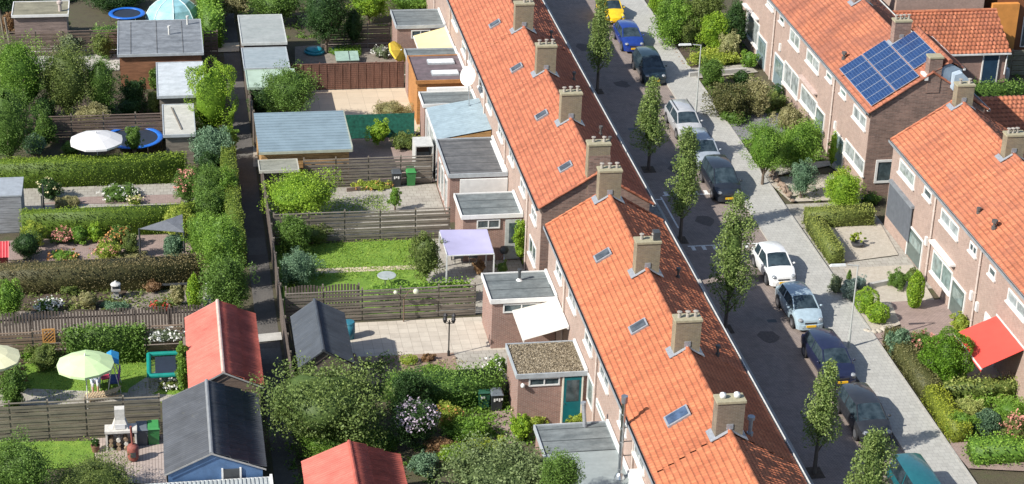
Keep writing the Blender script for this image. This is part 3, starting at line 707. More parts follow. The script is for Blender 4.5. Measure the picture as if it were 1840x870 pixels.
# windows and doors of the right terraces, street side
XW = XA+.2
def W3(p0, p1, **k):
    y = GX(*p0, XW)[1]; ym = (y+GX(*p1, XW)[1])/2
    hs = [(H3[0], 107.5, 113.15), (H3[1], 113.15, 120.7), (H3[2], 120.7, 128.3), (H3[3], 128.3, 144)]+[(H4[i], Yb4[i+1], Yb4[i]) for i in range(4)]
    for q, a, b_ in hs:
        if a <= ym < b_: return winpx(q, XW, p0, p1, **k), q
    return winpx(H3[3], XW, p0, p1, **k), H3[3]
for p0, p1, k, g in (((1378, 0), (1389, 21), 0, GLASSG), ((1401, 25), (1408, 46), 0, GLASS), ((1420, 48), (1435, 93), 1, GLASSP), ((1450, 86), (1470, 134), 1, GLASSP), ((1485, 126), (1494, 150), 0, GLASSG),
                     ((1510, 155), (1519, 179), 0, GLASSG), ((1534, 186), (1554, 235), 1, GLASSP), ((1342, 18), (1361, 88), 0, GLASSP), ((1410, 108), (1432, 179), 1, GLASSP), ((1440, 150), (1465, 215), 0, GLASSP),
                     ((1519, 248), (1550, 317), 1, GLASSP), ((1617, 284), (1641, 340), 0, GLASSP), ((1661, 333), (1672, 364), 0, GLASS), ((1692, 373), (1720, 432), 1, GLASSP), ((1743, 432), (1753, 463), 1, GLASS),
                     ((1778, 475), (1787, 504), 0, GLASS), ((1812, 517), (1841, 578), 1, GLASSP), ((1677, 448), (1706, 530), 1, GLASSG)):
    W3(p0, p1, bars=k, pane=g)
DOORB = plain('grey_blue_door', (.16, .22, .24), .4, scale=4); DOORG = plain('green_grey_door', (.10, .13, .12), .4, scale=4)
def D3(p0, p1, mat, fr=.1):
    a = GX(*p0, XW); b = GX(*p1, XW); ya, yb = sorted((a[1], b[1])); z1 = a[2]
    hs = [(H3[0], 107.5, 113.15), (H3[1], 113.15, 120.7), (H3[2], 120.7, 128.3), (H3[3], 128.3, 144)]+[(H4[i], Yb4[i+1], Yb4[i]) for i in range(4)]
    q = [q for q, a_, b_ in hs if a_ <= (ya+yb)/2 < b_][0]
    d = MB().box(XW-.04, XW+.01, ya+fr, yb-fr, .1, z1-fr).build('door', mat, q)
    MB().box(XW-.07, XW+.01, ya, ya+fr-.003, .06, z1).box(XW-.07, XW+.01, yb-fr+.003, yb, .06, z1).box(XW-.07, XW+.01, ya+fr, yb-fr, z1-fr+.003, z1).build('door_frame', WHITE, d)
    MB().box(XW-.055, XW-.035, ya+.3, yb-.3, 1.0, z1-.35).build('pane', GLASSG, d)
    MB().tube((XW-.1, ya+.2, 1.0), (XW-.04, ya+.2, 1.0), .025).build('handle', STEEL, d)
D3((1363, 57), (1376, 114), DOORB); D3((1394, 93), (1407, 150), DOORB); D3((1468, 187), (1481, 230), DOORG); D3((1501, 232), (1515, 291), DOORB)
D3((1635, 402), (1655, 476), DOORG); D3((1713, 497), (1732, 562), DOORG); D3((1772, 560), (1792, 625), plain('white_door', (.7, .7, .68), .4))
for i, (px, py, pz) in enumerate(((1388, 75, 0), (1494, 190, 0), (1671, 430, 0), (1752, 528, 0))):
    y = GX(px, py, XA+.1)[1]; q = (H3[2], H3[1], H4[0], H4[1])[i]; pipe(q, XA+.12, y, r=.06)
for px, py, hh in ((1666, 433, H4[0]), (1747, 531, H4[1]), (1757, 551, H4[1]), (1403, 85, H3[2]), (1502, 225, H3[1])):
    _, y, z = GX(px, py, XW); MB().box(XW-.12, XW+.01, y-.12, y+.12, z-.25, z+.25).build('meter_box', WHITE, hh)
a = GX(1675, 440, XW-.1); b = GX(1714, 480, XW-.1)
MB().box(XW-.35, XW+.01, min(a[1], b[1]), max(a[1], b[1]), 2.62, 2.72).build('window_canopy', WHITE, H4[1])
a = GX(1340, 10, XW); b = GX(1362, 50, XW)
MB().box(XW-.3, XW+.01, min(a[1], b[1])-.1, max(a[1], b[1]), a[2]+.1, a[2]+.2).build('window_canopy', WHITE, H3[2])
a = GX(1440, 145, XW); b = GX(1468, 182, XW); MB().box(XW-.28, XW+.01, min(a[1], b[1]), max(a[1], b[1]), 2.75, 2.85).build('window_canopy', plain('pinkish_canopy', (.5, .4, .36)), H3[1])
# grey roll-down screen on the corner house
a = GX(1598, 342, XW-.1); b = GX(1632, 436, XW-.1); ya, yb = b[1], a[1]
sc_ = MB().box(XW-.14, XW-.09, ya, yb, .9, 3.0).build('roll_down_screen', plain('screen_grey', (.10, .112, .13), .8), H4[0]); MB().box(XW-.2, XW+.01, ya-.03, yb+.03, 3.003, 3.16).build('screen_box', plain('screen_box', (.2, .22, .24)), sc_)
# gable window of the solar house
a = GY(1575, 288, 107.5); b = GY(1607, 328, 107.5)
windowY(H3[0], 107.53, a[0], a[0]+1.25, b[2], a[2], fr=.14, bars=0)
# ================================================================ solar panels
A = GP(1508.3, 124.7, XA, ZE+.14, SR); B = GP(1565.7, 191.9, XA, ZE+.14, SR)
pw = (A[1]-B[1])/6; du = Vector((1, 0, SR)).normalized(); nn = Vector((-SR, 0, 1)).normalized(); pl = 1.62
def solmat():
    m, nt, b = newmat('solar_cells'); uv = N(nt, 'ShaderNodeUVMap', uv_map='uv').outputs[0]
    t = N(nt, 'ShaderNodeTexBrick', offset=0.0); nt.links.new(uv, t.inputs['Vector']); t.inputs['Scale'].default_value = 1; t.inputs['Brick Width'].default_value = .157; t.inputs['Row Height'].default_value = .135
    t.inputs['Mortar Size'].default_value = .006; t.inputs['Color1'].default_value = (.007, .025, .09, 1); t.inputs['Color2'].default_value = (.012, .04, .13, 1); t.inputs['Mortar'].default_value = (.10, .16, .28, 1)
    nt.links.new(t.outputs[0], b.inputs['Base Color']); b.inputs['Roughness'].default_value = .22; return m
SOLM = solmat(); ALU = plain('aluminium', (.42, .46, .52), .35, .3, var=.05)
ordn = ['first', 'second', 'third', 'fourth', 'fifth', 'sixth']
for c_, rows in ((0, range(6)), (1, range(6)), (2, range(1, 5))):
    for r in rows:
        y = A[1]-pw*(r+.5); base = Vector((A[0], y, A[2]))+du*(c_*(pl+.05)+pl/2)+nn*.02
        lab = 'blue solar panel, %s from the gable end in the %s column on the orange roof' % (ordn[5-r], ('lowest', 'middle', 'upper')[c_])
        t = T('solar_panel', lab, 'solar panel', base, 'solar panels on the right roof')
        def pts(a, b_, hgt): return [base+du*(sx*a)+Vector((0, 1, 0))*(sy*b_)+nn*hgt for sx, sy in ((-1, -1), (1, -1), (1, 1), (-1, 1))]
        MB().hexa(pts(pl/2, pw/2-.015, 0), pts(pl/2, pw/2-.015, .035)).build('frame', ALU, t)
        MB().hexa(pts(pl/2-.022, pw/2-.034, .03), pts(pl/2-.022, pw/2-.034, .04)).build('cells', SOLM, t)
# ================================================================ garden extensions of the middle terrace
XG = 15.82
def ext(label, y0, y1, z=2.8, roof=FELT, x0=XG, x1=19.27, wallm=BRICKR, fasc=None, name='flat_roofed_extension', cat='extension', fh=.17, lip=.07, wz0=0):
    t = T(name, label, cat, ((x0+x1)/2, (y0+y1)/2, 0)); fasc = fasc or WHITE
    MB().box(x0+.12, x1, y0+.12, y1-.06, wz0, z-.1).build('wall', wallm, t)
    MB().box(x0+.07, x1-.003, y0+.07, y1-.02, z-.09, z-.02).build('roof', roof, t)
    MB().box(x0, x1-.003, y0, y0+.068, z-fh, z+lip).box(x0, x0+.068, y0+.07, y1, z-fh, z+lip).box(x0+.07, x1-.003, y1-.018, y1+.04, z-fh, z+lip*.6).build('fascia', fasc, t)
    MB().box(x1-.12, x1-.004, y0+.07, y1-.02, z-.018, z+.16).build('flashing', WHITE, t)
    return t
GREYF = plain('grey_edge', (.38, .41, .43), .5)
eA = ext('low felt-roofed brick extension behind the pale yellow awning', 131.9, 135.25, roof=FELT, fasc=GREYF)
windowY(eA, 132.0, 16.9, 18.2, 1.9, 2.5)
eB = ext('orange-trimmed extension with two white roof lights', 120.95, 125.6, z=3.0, roof=FELTP, fasc=ORW, wallm=ORW)
for y in (121.9, 123.95):
    f = MB().box(17.0, 18.75, y, y+.75, 2.985, 3.1).build('roof_light', GREYF, eB); MB().box(17.06, 18.69, y+.06, y+.69, 3.09, 3.13).build('pane', plain('white_acrylic', (.8, .82, .85), .3), f)
eB2 = ext('small grey felt roof between the roof-light extension and yellow awning', 125.7, 127.3, z=2.85, roof=FELT, wallm=BRICKR, fasc=GREYF)
eC = ext('narrow grey felt roof between white wall and corrugated glass roof', 117.4, 119.6, roof=FELT, fasc=WHITE)
MB().box(16.4, 19.2, 119.7, 119.95, 0, 3.0).build('party_wall', WHITE, eC)
# pale corrugated canopy roof, sloping down from the house
t = T('corrugated_lean_to', 'lean-to with pale blue corrugated roof against the house wall', 'lean-to', (17.6, 114.6, 0))
tiles('corrugated_roof', (16.0, 112.1, 2.7), (0, 1, 0), 5.1, (3.3, 0, .55), 3.34, plain('pale_blue_sheet', (.28, .36, .40), .35, scale=2), t, tw=.28, tc=3.3, amp=.02, lip=.0, sub=4)
m = MB(); m.ext([(16.1, 112.12, 2.0), (19.25, 112.12, 2.0), (19.25, 112.12, 3.15), (16.1, 112.12, 2.66)], (0, .06, 0)); m.build('end_board', HONEY, t)
m = MB(); m.box(15.95, 16.05, 112.1, 117.2, 2.5, 2.66)
for y in (112.2, 113.8, 115.5, 117.1): m.box(15.96, 16.04, y-.04, y+.04, 0, 2.5)
m.build('frame', WHITE, t)
MB().box(16.05, 16.09, 112.3, 117.0, .05, 2.4).build('glazing', GLASSP, t)
eD = ext('dark felt-roofed extension with glossy roof and white gable board', 106.1, 111.45, z=3.0, roof=FELTD, fasc=GREYF, wallm=BRICKR)
MB().box(19.0, 19.2, 106.3, 110.9, 2.99, 3.05).build('roof_trim', WHITE, eD)
MB().box(16.5, 19.25, 105.98, 106.095, 1.9, 2.75).build('end_board', WHITE, eD)
for y0 in (107.0, 108.4, 109.6): f = MB().box(15.89, 15.95, y0, y0+.9, .4, 2.3).build('window', WHITE, eD); MB().box(15.875, 15.9, y0+.1, y0+.8, .5, 2.2).build('pane', GLASSP, f)
eE = ext('grey felt-roofed extension behind the lilac pergola canopy', 100.9, 103.95, z=2.8, roof=FELT, fasc=WHITE, wallm=BRICKR)
windowY(eE, 101.0, 16.7, 18.0, 2.0, 2.55, bars=1)
f = MB().box(18.3, 19.2, 100.93, 101.01, .1, 2.5).build('door', plain('grey_white_door', (.45, .47, .45)), eE); MB().box(18.5, 19.0, 100.91, 100.94, 1.1, 2.3).build('pane', GLASS, f)
eF = ext('felt-roofed extension with black roof vent beside the white awning', 90.75, 93.85, z=2.8, roof=FELT, fasc=WHITE, wallm=BRICKR)
x, y, z = G(933, 503, 2.8); MB().tube((x, y, 2.75), (x, y, 3.35), .075).tube((x, y, 3.3), (x, y, 3.42), .11).build('roof_vent', DARK, eF); MB().lathe(x, y, [(.17, 2.78), (.1, 2.84), (.08, 2.9)], 14).build('vent_collar', WHITE, eF)
windowY(eF, 90.87, 16.5, 18.4, 2.05, 2.55, bars=1)
eG = ext('gravel-roofed brick extension with teal back door', 83.0, 86.15, z=2.8, roof=plain('gravel_roof_base', (.2, .17, .13)), fasc=GREYF, wallm=BRICKR)
gp = np.stack([RNG.uniform(15.9, 19.1, 11000), RNG.uniform(83.1, 86.1, 11000), RNG.uniform(2.785, 2.82, 11000)], 1)
gr = foliage('gravel', gp, .06, leafmat((.17, .135, .085), (.42, .36, .26), tr=0), eG, asp=1); gr['kind'] = 'stuff'
windowY(eG, 83.12, 16.45, 17.95, 2.15, 2.6, bars=1, mat=WHITE)
TEAL = plain('teal_paint', (.005, .13, .15), .35, var=.1)
f = MB().box(18.15, 19.0, 83.06, 83.13, .1, 2.55).build('door', TEAL, eG); MB().box(18.27, 18.88, 83.045, 83.07, 1.25, 2.4).build('pane', GLASS, f)
MB().box(18.07, 18.147, 83.05, 83.13, .05, 2.6).box(19.003, 19.08, 83.05, 83.13, .05, 2.6).build('door_frame', CREAM, f); MB().tube((18.2, 83.0, 1.15), (18.2, 83.06, 1.15), .02).build('handle', STEEL, f)
MB().lathe(16.15, 82.98, [(0, 2.15), (.09, 2.2), (.11, 2.3), (.07, 2.38), (0, 2.41)], 12).build('wall_lamp', WHITE, eG, smooth=True)
eH = ext('long light grey flat-roofed extension at bottom of photo, darker at its far end', 68.0, 78.4, z=2.8, roof=FELTL, fasc=GREYF, wallm=BRICKR)
MB().box(XG+.075, 19.1, 76.0, 78.36, 2.785, 2.79).build('felt_patch', FELT, eH)
x, y, z = G(1051, 766, 2.8)
t = T('roof_flue', 'short leaning grey chimney flue on the darker end of the long flat roof', 'flue', (x, y, 2.79)); MB().tube((x, y, 2.79), (x-.02, y, 3.0), .1).tube((x-.02, y, 3.0), (x-.1, y+.1, 3.9), .09).tube((x-.1, y+.1, 3.9), (x-.11, y+.11, 4.0), .13).build('flue_pipe', LEAD, t)
# tall steel flue against the house
x, y, z = G(1113, 858, 2.8)
t = T('steel_flue', 'tall shiny steel chimney flue rising from the light grey flat roof', 'flue', (x, y, 2.79)); m = MB(); zt = 2.8+3.75
m.tube((x, y, 2.8), (x, y, zt), .095, n=14)
for k in range(5): m.tube((x, y, 3.2+k*.68), (x, y, 3.24+k*.68), .108, n=14)
m.build('flue_pipe', STEEL, t, smooth=False); MB().tube((x, y, zt-.03), (x, y, zt+.3), .13, .15, 14).build('flue_cowl', plain('dull_steel', (.28, .3, .33), .4, .6), t); MB().lathe(x, y, [(.24, 2.8), (.17, 2.95), (.1, 3.05)], 16).build('base_cone', STEEL, t)
m = MB()
for zz in (3.9, 4.6, 5.3): m.bar((x, y, zz), (19.28, y, zz), .03, .03)
m.build('wall_bracket', DARK, t)
# ================================================================ awnings
def awning(label, x0, x1, y0, y1, zo, zi, mat, valance=.12):
    t = T('awning', label, 'awning', ((x0+x1)/2, (y0+y1)/2, 0)); d = -1 if x1 < x0 else 1
    V_, Q_ = clothgrid((x1, y0, zo+.03), (x0, y0, zi), (x0, y1, zi), (x1, y1, zo+.03), .07); link_mesh('cloth', V_, Q_, mat, t, smooth=True)
    MB().hexa([(x1, y0, zo-.16), (x1-.012, y0, zo-.16), (x1-.012, y1, zo-.16), (x1, y1, zo-.16)], [(x1, y0, zo-.05), (x1-.012, y0, zo-.05), (x1-.012, y1, zo-.05), (x1, y1, zo-.05)]).build('valance', mat, t)
    e = .04; MB().box(x1-e, x1+e, y0, y1, zo-.05, zo+.03).build('front_bar', WHITE, t); MB().box(min(x0, x0-d*.1), max(x0, x0-d*.1), y0-.05, y1+.05, zi-.06, zi+.1).build('cassette', WHITE, t)
    m = MB(); m.bar((x0, y0+.3, zi-.1), (x1, y0+.2, zo-.03), .04, .04); m.bar((x0, y1-.3, zi-.1), (x1, y1-.2, zo-.03), .04, .04); m.build('folding_arm', WHITE, t)
    return t
CL = lambda n, c: plain(n, c, .85, var=.05, scale=1.2)
a = G(1000-80, 553, 2.2); 
awning('wide cream-white awning over the patio beside the black-vent flat roof', 19.15, G(921, 556, 2.15)[0], G(948, 612, 2.15)[1], GX(988, 531, 19.2)[1]-.1, 2.15, 2.75, CL('cream_cloth', (.60, .57, .51)))
awning('pale yellow awning on the brick wall near top of photo', 19.15, G(742, 62, 2.2)[0], 127.5, 131.6, 2.2, 2.8, CL('yellow_cloth', (.68, .57, .30)))
awning('bright red awning on the right-hand house front', XW-.02, GX(1840, 637, XW)[0]-2.1, GX(1840, 637, XW)[1]+.02, GX(1789, 580, XW)[1], 1.75, 2.7, CL('red_cloth', (.66, .07, .05)))
# ================================================================ garden ground surfaces
LAY = [0]
def sp(name, pts, mat, kind='structure'):
    LAY[0] += 1; z = .008+.0035*(LAY[0] % 40)
    m = MB().poly([(*G(*p)[:2], z) for p in pts]); return tag(m.build(name, mat), None, None, kind=kind)
BARK = ground('bark_soil', [(.3, (.05, .035, .025)), (.6, (.11, .08, .055)), (.8, (.16, .12, .09))], 4, .05)
DUSTY = ground('dusty_soil', [(.3, (.17, .14, .11)), (.55, (.28, .24, .20)), (.75, (.33, .30, .25))], 3, .02)
REDG = ground('reddish_gravel', [(.3, (.26, .18, .13)), (.6, (.36, .26, .20)), (.8, (.42, .33, .27))], 6, .03, 40)
# middle gardens
sp('patio', [(560, 122), (735, 160), (735, 205), (560, 205)], PATB); LAY[0] = 1
sheet('patio', rect(5.6, 17, 119.8, 127.5), .03, PATB)
sheet('patio', rect(5.6, 15.9, 112.0, 119.3), .02, PATP)
sp('patio', [(455, 262), (790, 245), (800, 290), (455, 300)], PATG)
sheet('patio', rect(5.6, 15.9, 104.5, 111.7), .02, PATG)
sp('lawn', [(608, 357), (690, 353), (697, 384), (560, 389)], LAWN)
sheet('patio', rect(13.6, 19.2, 94.8, 104.1), .012, PATG)
sheet('lawn', rect(5.7, 13.7, 94.9, 104.1), .02, LAWN)
sp('path', [(555, 484), (770, 476), (770, 483), (555, 493)], PATB)
sheet('patio', rect(7.6, 16.0, 90.0, 94.4), .02, PATW); sheet('patio', rect(14.0, 19.2, 86.3, 90.7), .03, PATG)
sp('rock_bed', [(600, 644), (820, 634), (838, 672), (600, 700)], REDG)
sp('path', [(822, 632), (912, 625), (912, 668), (838, 672)], PATW)
sp('path', [(880, 742), (925, 735), (925, 800), (860, 800)], PATP)
sp('patio', [(960, 740), (1100, 735), (1100, 765), (960, 765)], PATG)
sp('bare_ground', [(530, 85), (720, 70), (735, 112), (530, 118)], DUSTY)
# left gardens
sheet('patio', rect(-12, 2.6, 107.2, 113.2), .02, PATG)
sheet('patio', rect(-12, 3.0, 100.2, 106.1), .024, PATP)
sp('path', [(150, 355), (330, 350), (330, 366), (70, 368)], PATP)
sheet('bare_ground', rect(-12, 3.2, 92.7, 99.2), .02, DUSTY)
sp('flower_bed', [(0, 560), (0, 515), (230, 515), (215, 560)], BARK)
sp('lawn', [(45, 655), (330, 640), (330, 716), (45, 722)], LAWN)
sp('path', [(225, 720), (232, 700), (285, 665), (330, 680), (260, 716)], PATG)
sp('path', [(0, 700), (50, 700), (330, 712), (330, 722), (0, 732)], PATG)
sp('lawn', [(-30, 797), (168, 794), (170, 840), (-30, 850)], LAWN)
sp('patio', [(165, 790), (292, 783), (300, 870), (180, 870)], DECKM)
sp('patio', [(30, 84), (215, 84), (215, 128), (60, 128)], CONC)
sheet('patio', rect(-12, 4.1, 120, 128), .016, BARK)
sp('path', [(378, 80), (430, 78), (430, 94), (378, 96)], PATB)
sp('path', [(462, 603), (505, 599), (507, 613), (464, 617)], CONC)
# front gardens on the right
sp('gravel_bed', [(1462, 412), (1582, 404), (1614, 460), (1510, 474)], GRAVEL)
sheet('front_path', rect(36.13, 41.2, 103.5, 106.8), .03, PATG)
sheet('front_path', rect(36.13, 41.2, 95.2, 103.4), .014, PATG)
sp('gravel_bed', [(1517, 484), (1640, 478), (1690, 560), (1560, 605)], GRAVEL)
sp('front_path', [(1600, 545), (1700, 540), (1740, 600), (1640, 620), (1570, 625), (1560, 605), (1620, 590)], PATP)
sp('gravel_bed', [(1372, 322), (1500, 315), (1560, 360), (1420, 365)], GRAVEL)
sp('front_path', [(1370, 300), (1505, 290), (1550, 345), (1490, 300), (1372, 322)], PATG)
sp('dark_gravel_bed', [(1300, 210), (1420, 205), (1440, 240), (1330, 255)], GREYGR)
sp('front_path', [(1235, 125), (1345, 118), (1362, 132), (1255, 143)], PATG)
sp('front_path', [(1655, 650), (1840, 640), (1840, 712), (1690, 708)], GRAVEL)
sp('front_path', [(1700, 775), (1840, 760), (1840, 850), (1740, 845), (1710, 810)], PATP)
sp('flower_bed', [(1205, 77), (1330, 70), (1360, 110), (1240, 125)], BARK)
sp('flower_bed', [(1640, 0), (1640, 60), (1840, 60), (1840, -40)], LAWN)
# ================================================================ fences
FG = 'slatted garden fences'
def fence(label, x0, x1, y, h=1.8, style='slat', mat=SLAT, n=None, posts=POSTM, z0=0, tilt=0.):
    t = T('garden_fence', label, 'fence', (x0, y, 0)); L = x1-x0; n = n or max(2, round(L/1.85))
    m = MB()
    if style == 'slat':
        bh = .15; k = 0
        for s_ in range(n):
            a = x0+L*s_/n; b_ = x0+L*(s_+1)/n; z = .06; k = 0
            dz = random.uniform(-.03, .03)
            while z+bh < h-.04+dz:
                yo = y-.03 if k % 2 else y+.012
                jz = random.uniform(-.006, .006); lean = random.uniform(-.008, .008)
                m.hexa([(a+.04, yo-.012, z+jz), (b_-.04, yo-.012, z+jz+lean), (b_-.04, yo+.006, z+jz+lean), (a+.04, yo+.006, z+jz)], [(a+.04, yo-.026, z+bh+jz), (b_-.04, yo-.026, z+bh+jz+lean), (b_-.04, yo-.008, z+bh+jz+lean), (a+.04, yo-.008, z+bh+jz)])
                z += bh+.035 if k % 2 else bh+.03; k += 1
            m.box(a+.03, b_-.03, y-.045, y+.035, h-.03+dz, h+.01+dz)
    elif style == 'palisade':
        x = x0; k = 0
        while x < x1-.08:
            ph = ((x-x0)/(L/n)) % 1; hh = h+.14*math.sin(ph*math.pi)+random.uniform(-.015, .015)
            m.box(x, x+.1, y-.05, y-.025, .05, hh); x += .16; k += 1
        m.box(x0, x1, y-.02, y+.015, h*.25, h*.25+.08).box(x0, x1, y-.02, y+.015, h*.8, h*.8+.08)
    elif style == 'batten':
        m.box(x0, x1, y-.012, y+.012, .05, h); x = x0+.1
        z = .08
        while z < h-.1: m.box(x0, x1, y-.03, y-.013, z, z+.1); z += .135
        x = x0+.2
        while x < x1-.1: m.box(x, x+.05, y-.055, y-.031, .05, h); x += .52
        m.box(x0, x1, y-.05, y+.03, h+.002, h+.04)
    m.build('board_panel', mat, t)
    for k in range(n+1):
        x = min(x1-.08, x0+L*k/n); MB().box(x-.04 if k else x, x+.04 if k else x+.08, y+.037, y+.11, 0, h+.06+random.uniform(0, .06)).build('post', posts, t)
    return t
def fenceY(label, x, y0, y1, h=1.8, mat=SLATD):
    t = T('garden_fence', label, 'fence', (x, y0, 0)); n = max(2, round((y1-y0)/1.9)); m = MB()
    for s_ in range(n):
        a = y0+(y1-y0)*s_/n; b_ = y0+(y1-y0)*(s_+1)/n; dz = random.uniform(-.04, .04); z = .05
        while z < h-.1: m.box(x-.012, x+.012, a+.03, b_-.03, z, z+.14); z += .17
        m.box(x-.03, x+.04, a+.01, b_-.01, h+dz-.03, h+dz)
    m.build('board_panel', mat, t)
    for k in range(n+1): y = y0+(y1-y0)*k/n; MB().box(x+.045, x+.12, y-.04, y+.04, 0, h+.05).build('post', POSTM, t)
    return t
fence('long grey slatted fence behind the pale speckled patio', 5.75, 15.75, 94.6)
fence('grey slatted fence between the two middle lawns, above the lilac canopy', 5.75, 15.75, 104.3)
fence('grey slatted fence with wheelie bins standing before it, below the blue-grey roof', 8.0, 15.75, 111.85)
fence('red-brown battened fence along the beige patio', 8.4, 15.9, 127.6, 1.85, 'batten', BATT, posts=BATT)
fence('dark slatted fence in shade left of the yellow-awning extension', 11.0, 15.9, 135.3, 1.8, mat=SLATD)
fence('low dark wavy-topped picket fence behind the long grey fence', 5.8, 9.7, 95.1, .95+.9, 'palisade', SLATD, n=2)
fence('brown slatted fence left of the dark glossy shed roof at top left', -10.2, -2.9, 135.4, 1.8, mat=SLATB)
fence('short brown slatted fence right of the dark glossy shed roof', 2.9, 3.9, 134.6, 1.8, mat=SLATB, n=2)
yy = G(290, 203, 1.8)[1]; fence('brown slatted fence behind the big blue trampoline', -7.6, 0.2, yy, 1.8, mat=SLATB)
yy = G(150, 560, 1.7)[1]; fence('dark picket fence behind the tall ivy at left', -10.5, 1.6, yy, 1.7, 'palisade', SLATD)
yy2 = G(150, 592, 1.8)[1]; fence('warm brown slatted fence behind the pale green parasol', -10.5, .5, yy2, 1.8, mat=wood('warm_boards', (.23, .165, .115)))
FYW = yy2
fence('long grey-brown slatted fence behind the outdoor fireplace and bins', -11, -.7, 84.36, 2.0, mat=wood('grey_brown_boards', (.215, .19, .145)))
fenceY('weathered fence along the right side of the dark alley', 5.52, 86.5, 110.5)
fenceY('dark fence along the alley beside the big blue-grey shed roof', 5.45, 118.2, 123.2)
yy = G(1700, 30, 1.9)[1]
fence('long weathered grey fence behind the tiled brick shed at top right', 52.5, 68, 126.5, 1.9, mat=wood('mossy_boards', (.17, .17, .13)))
# green windbreak net fence
y_ = G(680, 205, 1.7)[1]; t = T('net_fence', 'green netting windbreak fence behind the pond rocks', 'fence', (11, y_, 0))
MB().box(11.1, 15.5, y_-.01, y_+.01, .1, 1.7).build('netting', plain('green_net', (.015, .13, .09), .8, var=.35, scale=5), t)
for k in range(4): x = 11.1+k*1.46; MB().box(x-.03, x+.03, y_+.012, y_+.07, 0, 1.8).build('post', POSTM, t)
# ================================================================ sheds
def gshed(label, x0, x1, xr, y0, y1, ze, zr, lm, rm, wall=SLATB, lip=.02, barge=None, name='garden_shed', rc=.95, ridge=None):
    t = T(name, label, 'shed', ((x0+x1)/2, (y0+y1)/2, 0)); a, b_ = x0+.15, x1-.15; s0 = (zr-ze)/(xr-x0); s1 = (zr-ze)/(x1-xr)
    MB().ext([(a, y0+.12, 0), (b_, y0+.12, 0), (b_, y0+.12, ze+s1*.15-.05), (xr, y0+.12, zr-.05), (a, y0+.12, ze+s0*.15-.05)], (0, y1-y0-.24, 0)).build('wall', wall, t)
    tiles('roof_sheet', (x0, y0, ze), (0, 1, 0), y1-y0, (xr-x0, 0, zr-ze), math.hypot(xr-x0, zr-ze), lm, t, tw=.16, tc=9, amp=.016, lip=lip)
    tiles('roof_sheet', (x1, y0, ze), (0, 1, 0), y1-y0, (xr-x1, 0, zr-ze), math.hypot(x1-xr, zr-ze), rm, t, tw=.16, tc=rc, amp=.03, lip=.085)
    m = MB(); m.tube((xr, y0-.02, zr+.01), (xr, y1+.02, zr+.01), .09, n=8); m.build('ridge_cap', ridge or lm, t)
    g = barge or plain('grey_barge', (.30, .30, .29))
    for y in (y0-.03, y1+.012):
        MB().ext([(x0, y, ze-.05), (xr, y, zr-.05), (x1, y, ze-.05), (x1, y, ze+.03), (xr, y, zr+.03), (x0, y, ze+.03)], (0, .018, 0)).build('barge_board', g, t)
    return t
def sheetm(name, c, var=.18):
    m, nt, b = newmat(name); gc = N(nt, 'ShaderNodeNewGeometry').outputs['Position']
    o = ramp(nt, noise(nt, gc, .9, 6, .7), [(.3, tuple(x*(1-var*1.6) for x in c)), (.7, tuple(min(1, x*(1+var)) for x in c))])
    mp = N(nt, 'ShaderNodeMapping'); mp.inputs['Scale'].default_value = (.5, 5, .5); nt.links.new(gc, mp.inputs[0])
    o = mix(nt, .45, o, ramp(nt, noise(nt, mp.outputs[0], 1.2, 6, .75), [(.35, (.5, .5, .48)), (.6, (1, 1, 1))]), 'MULTIPLY')
    o = mix(nt, ramp(nt, noise(nt, gc, 3.5, 7, .8), [(.6, (0, 0, 0)), (.72, (.5,)*3)]), o, (.2, .19, .13))
    nt.links.new(o, b.inputs['Base Color']); b.inputs['Roughness'].default_value = .7; bump(nt, b, noise(nt, gc, 20, 3), .3, .005); return m
REDS = sheetm('red_roof_sheet', (.60, .155, .115)); REDS2 = sheetm('red_roof_sheet_worn', (.50, .12, .085), .28); BLKS = sheetm('charcoal_roof_sheet', (.075, .082, .094), .22); SLS = sheetm('slate_roof_sheet', (.06, .072, .088))
gshed('long salmon-red corrugated shed roof beside the alley', .6, 4.05, 2.22, 84.1, 91.4, 2.3, 3.2, REDS, REDS2, SLATB, ridge=plain('pale_ridge', (.6, .42, .36)))
bsh = gshed('charcoal corrugated shed roof with blue end wall at lower left', -.62, 3.75, 1.42, 76.9, 83.3, 2.3, 3.25, BLKS, BLKS, plain('blue_paint', (.07, .14, .27), .6), ridge=plain('grey_ridge', (.22, .23, .24)))
MB().box(1.9, 2.6, 76.95, 77.02, 0, 2.35).build('doorway', DARK, bsh); MB().box(1.82, 1.898, 76.94, 77.02, 0, 2.4).box(2.602, 2.68, 76.94, 77.02, 0, 2.4).build('door_frame', WHITE, bsh)
gshed('red corrugated shed roof at the bottom edge beside the alley', 5.3, 9.65, 7.4, 66, 77.3, 2.3, 3.2, REDS, REDS2, SLATB, barge=plain('red_edge', (.4, .12, .09)), ridge=REDS2)
gshed('dark slate-coloured gabled shed at the alley corner', 5.8, 8.45, 7.0, 85.8, 91.1, 2.25, 3.15, SLS, SLS, SLATD, barge=DARK, rc=4)
t = ext('white corrugated low roof at the bottom left edge', 70, 76.8, z=1.95, x0=-2.2, x1=4.0, roof=plain('white_sheet', (.40, .43, .43), .5), wallm=SLATD, name='lean_to', cat='lean-to', lip=.0, fh=.08)
m = MB()
for k in range(34): m.box(-2.1+k*.18, -2.1+k*.18+.09, 70.1, 76.8, 1.935, 1.975)
m.build('corrugation', plain('white_sheet', (.45, .48, .48), .5), t)
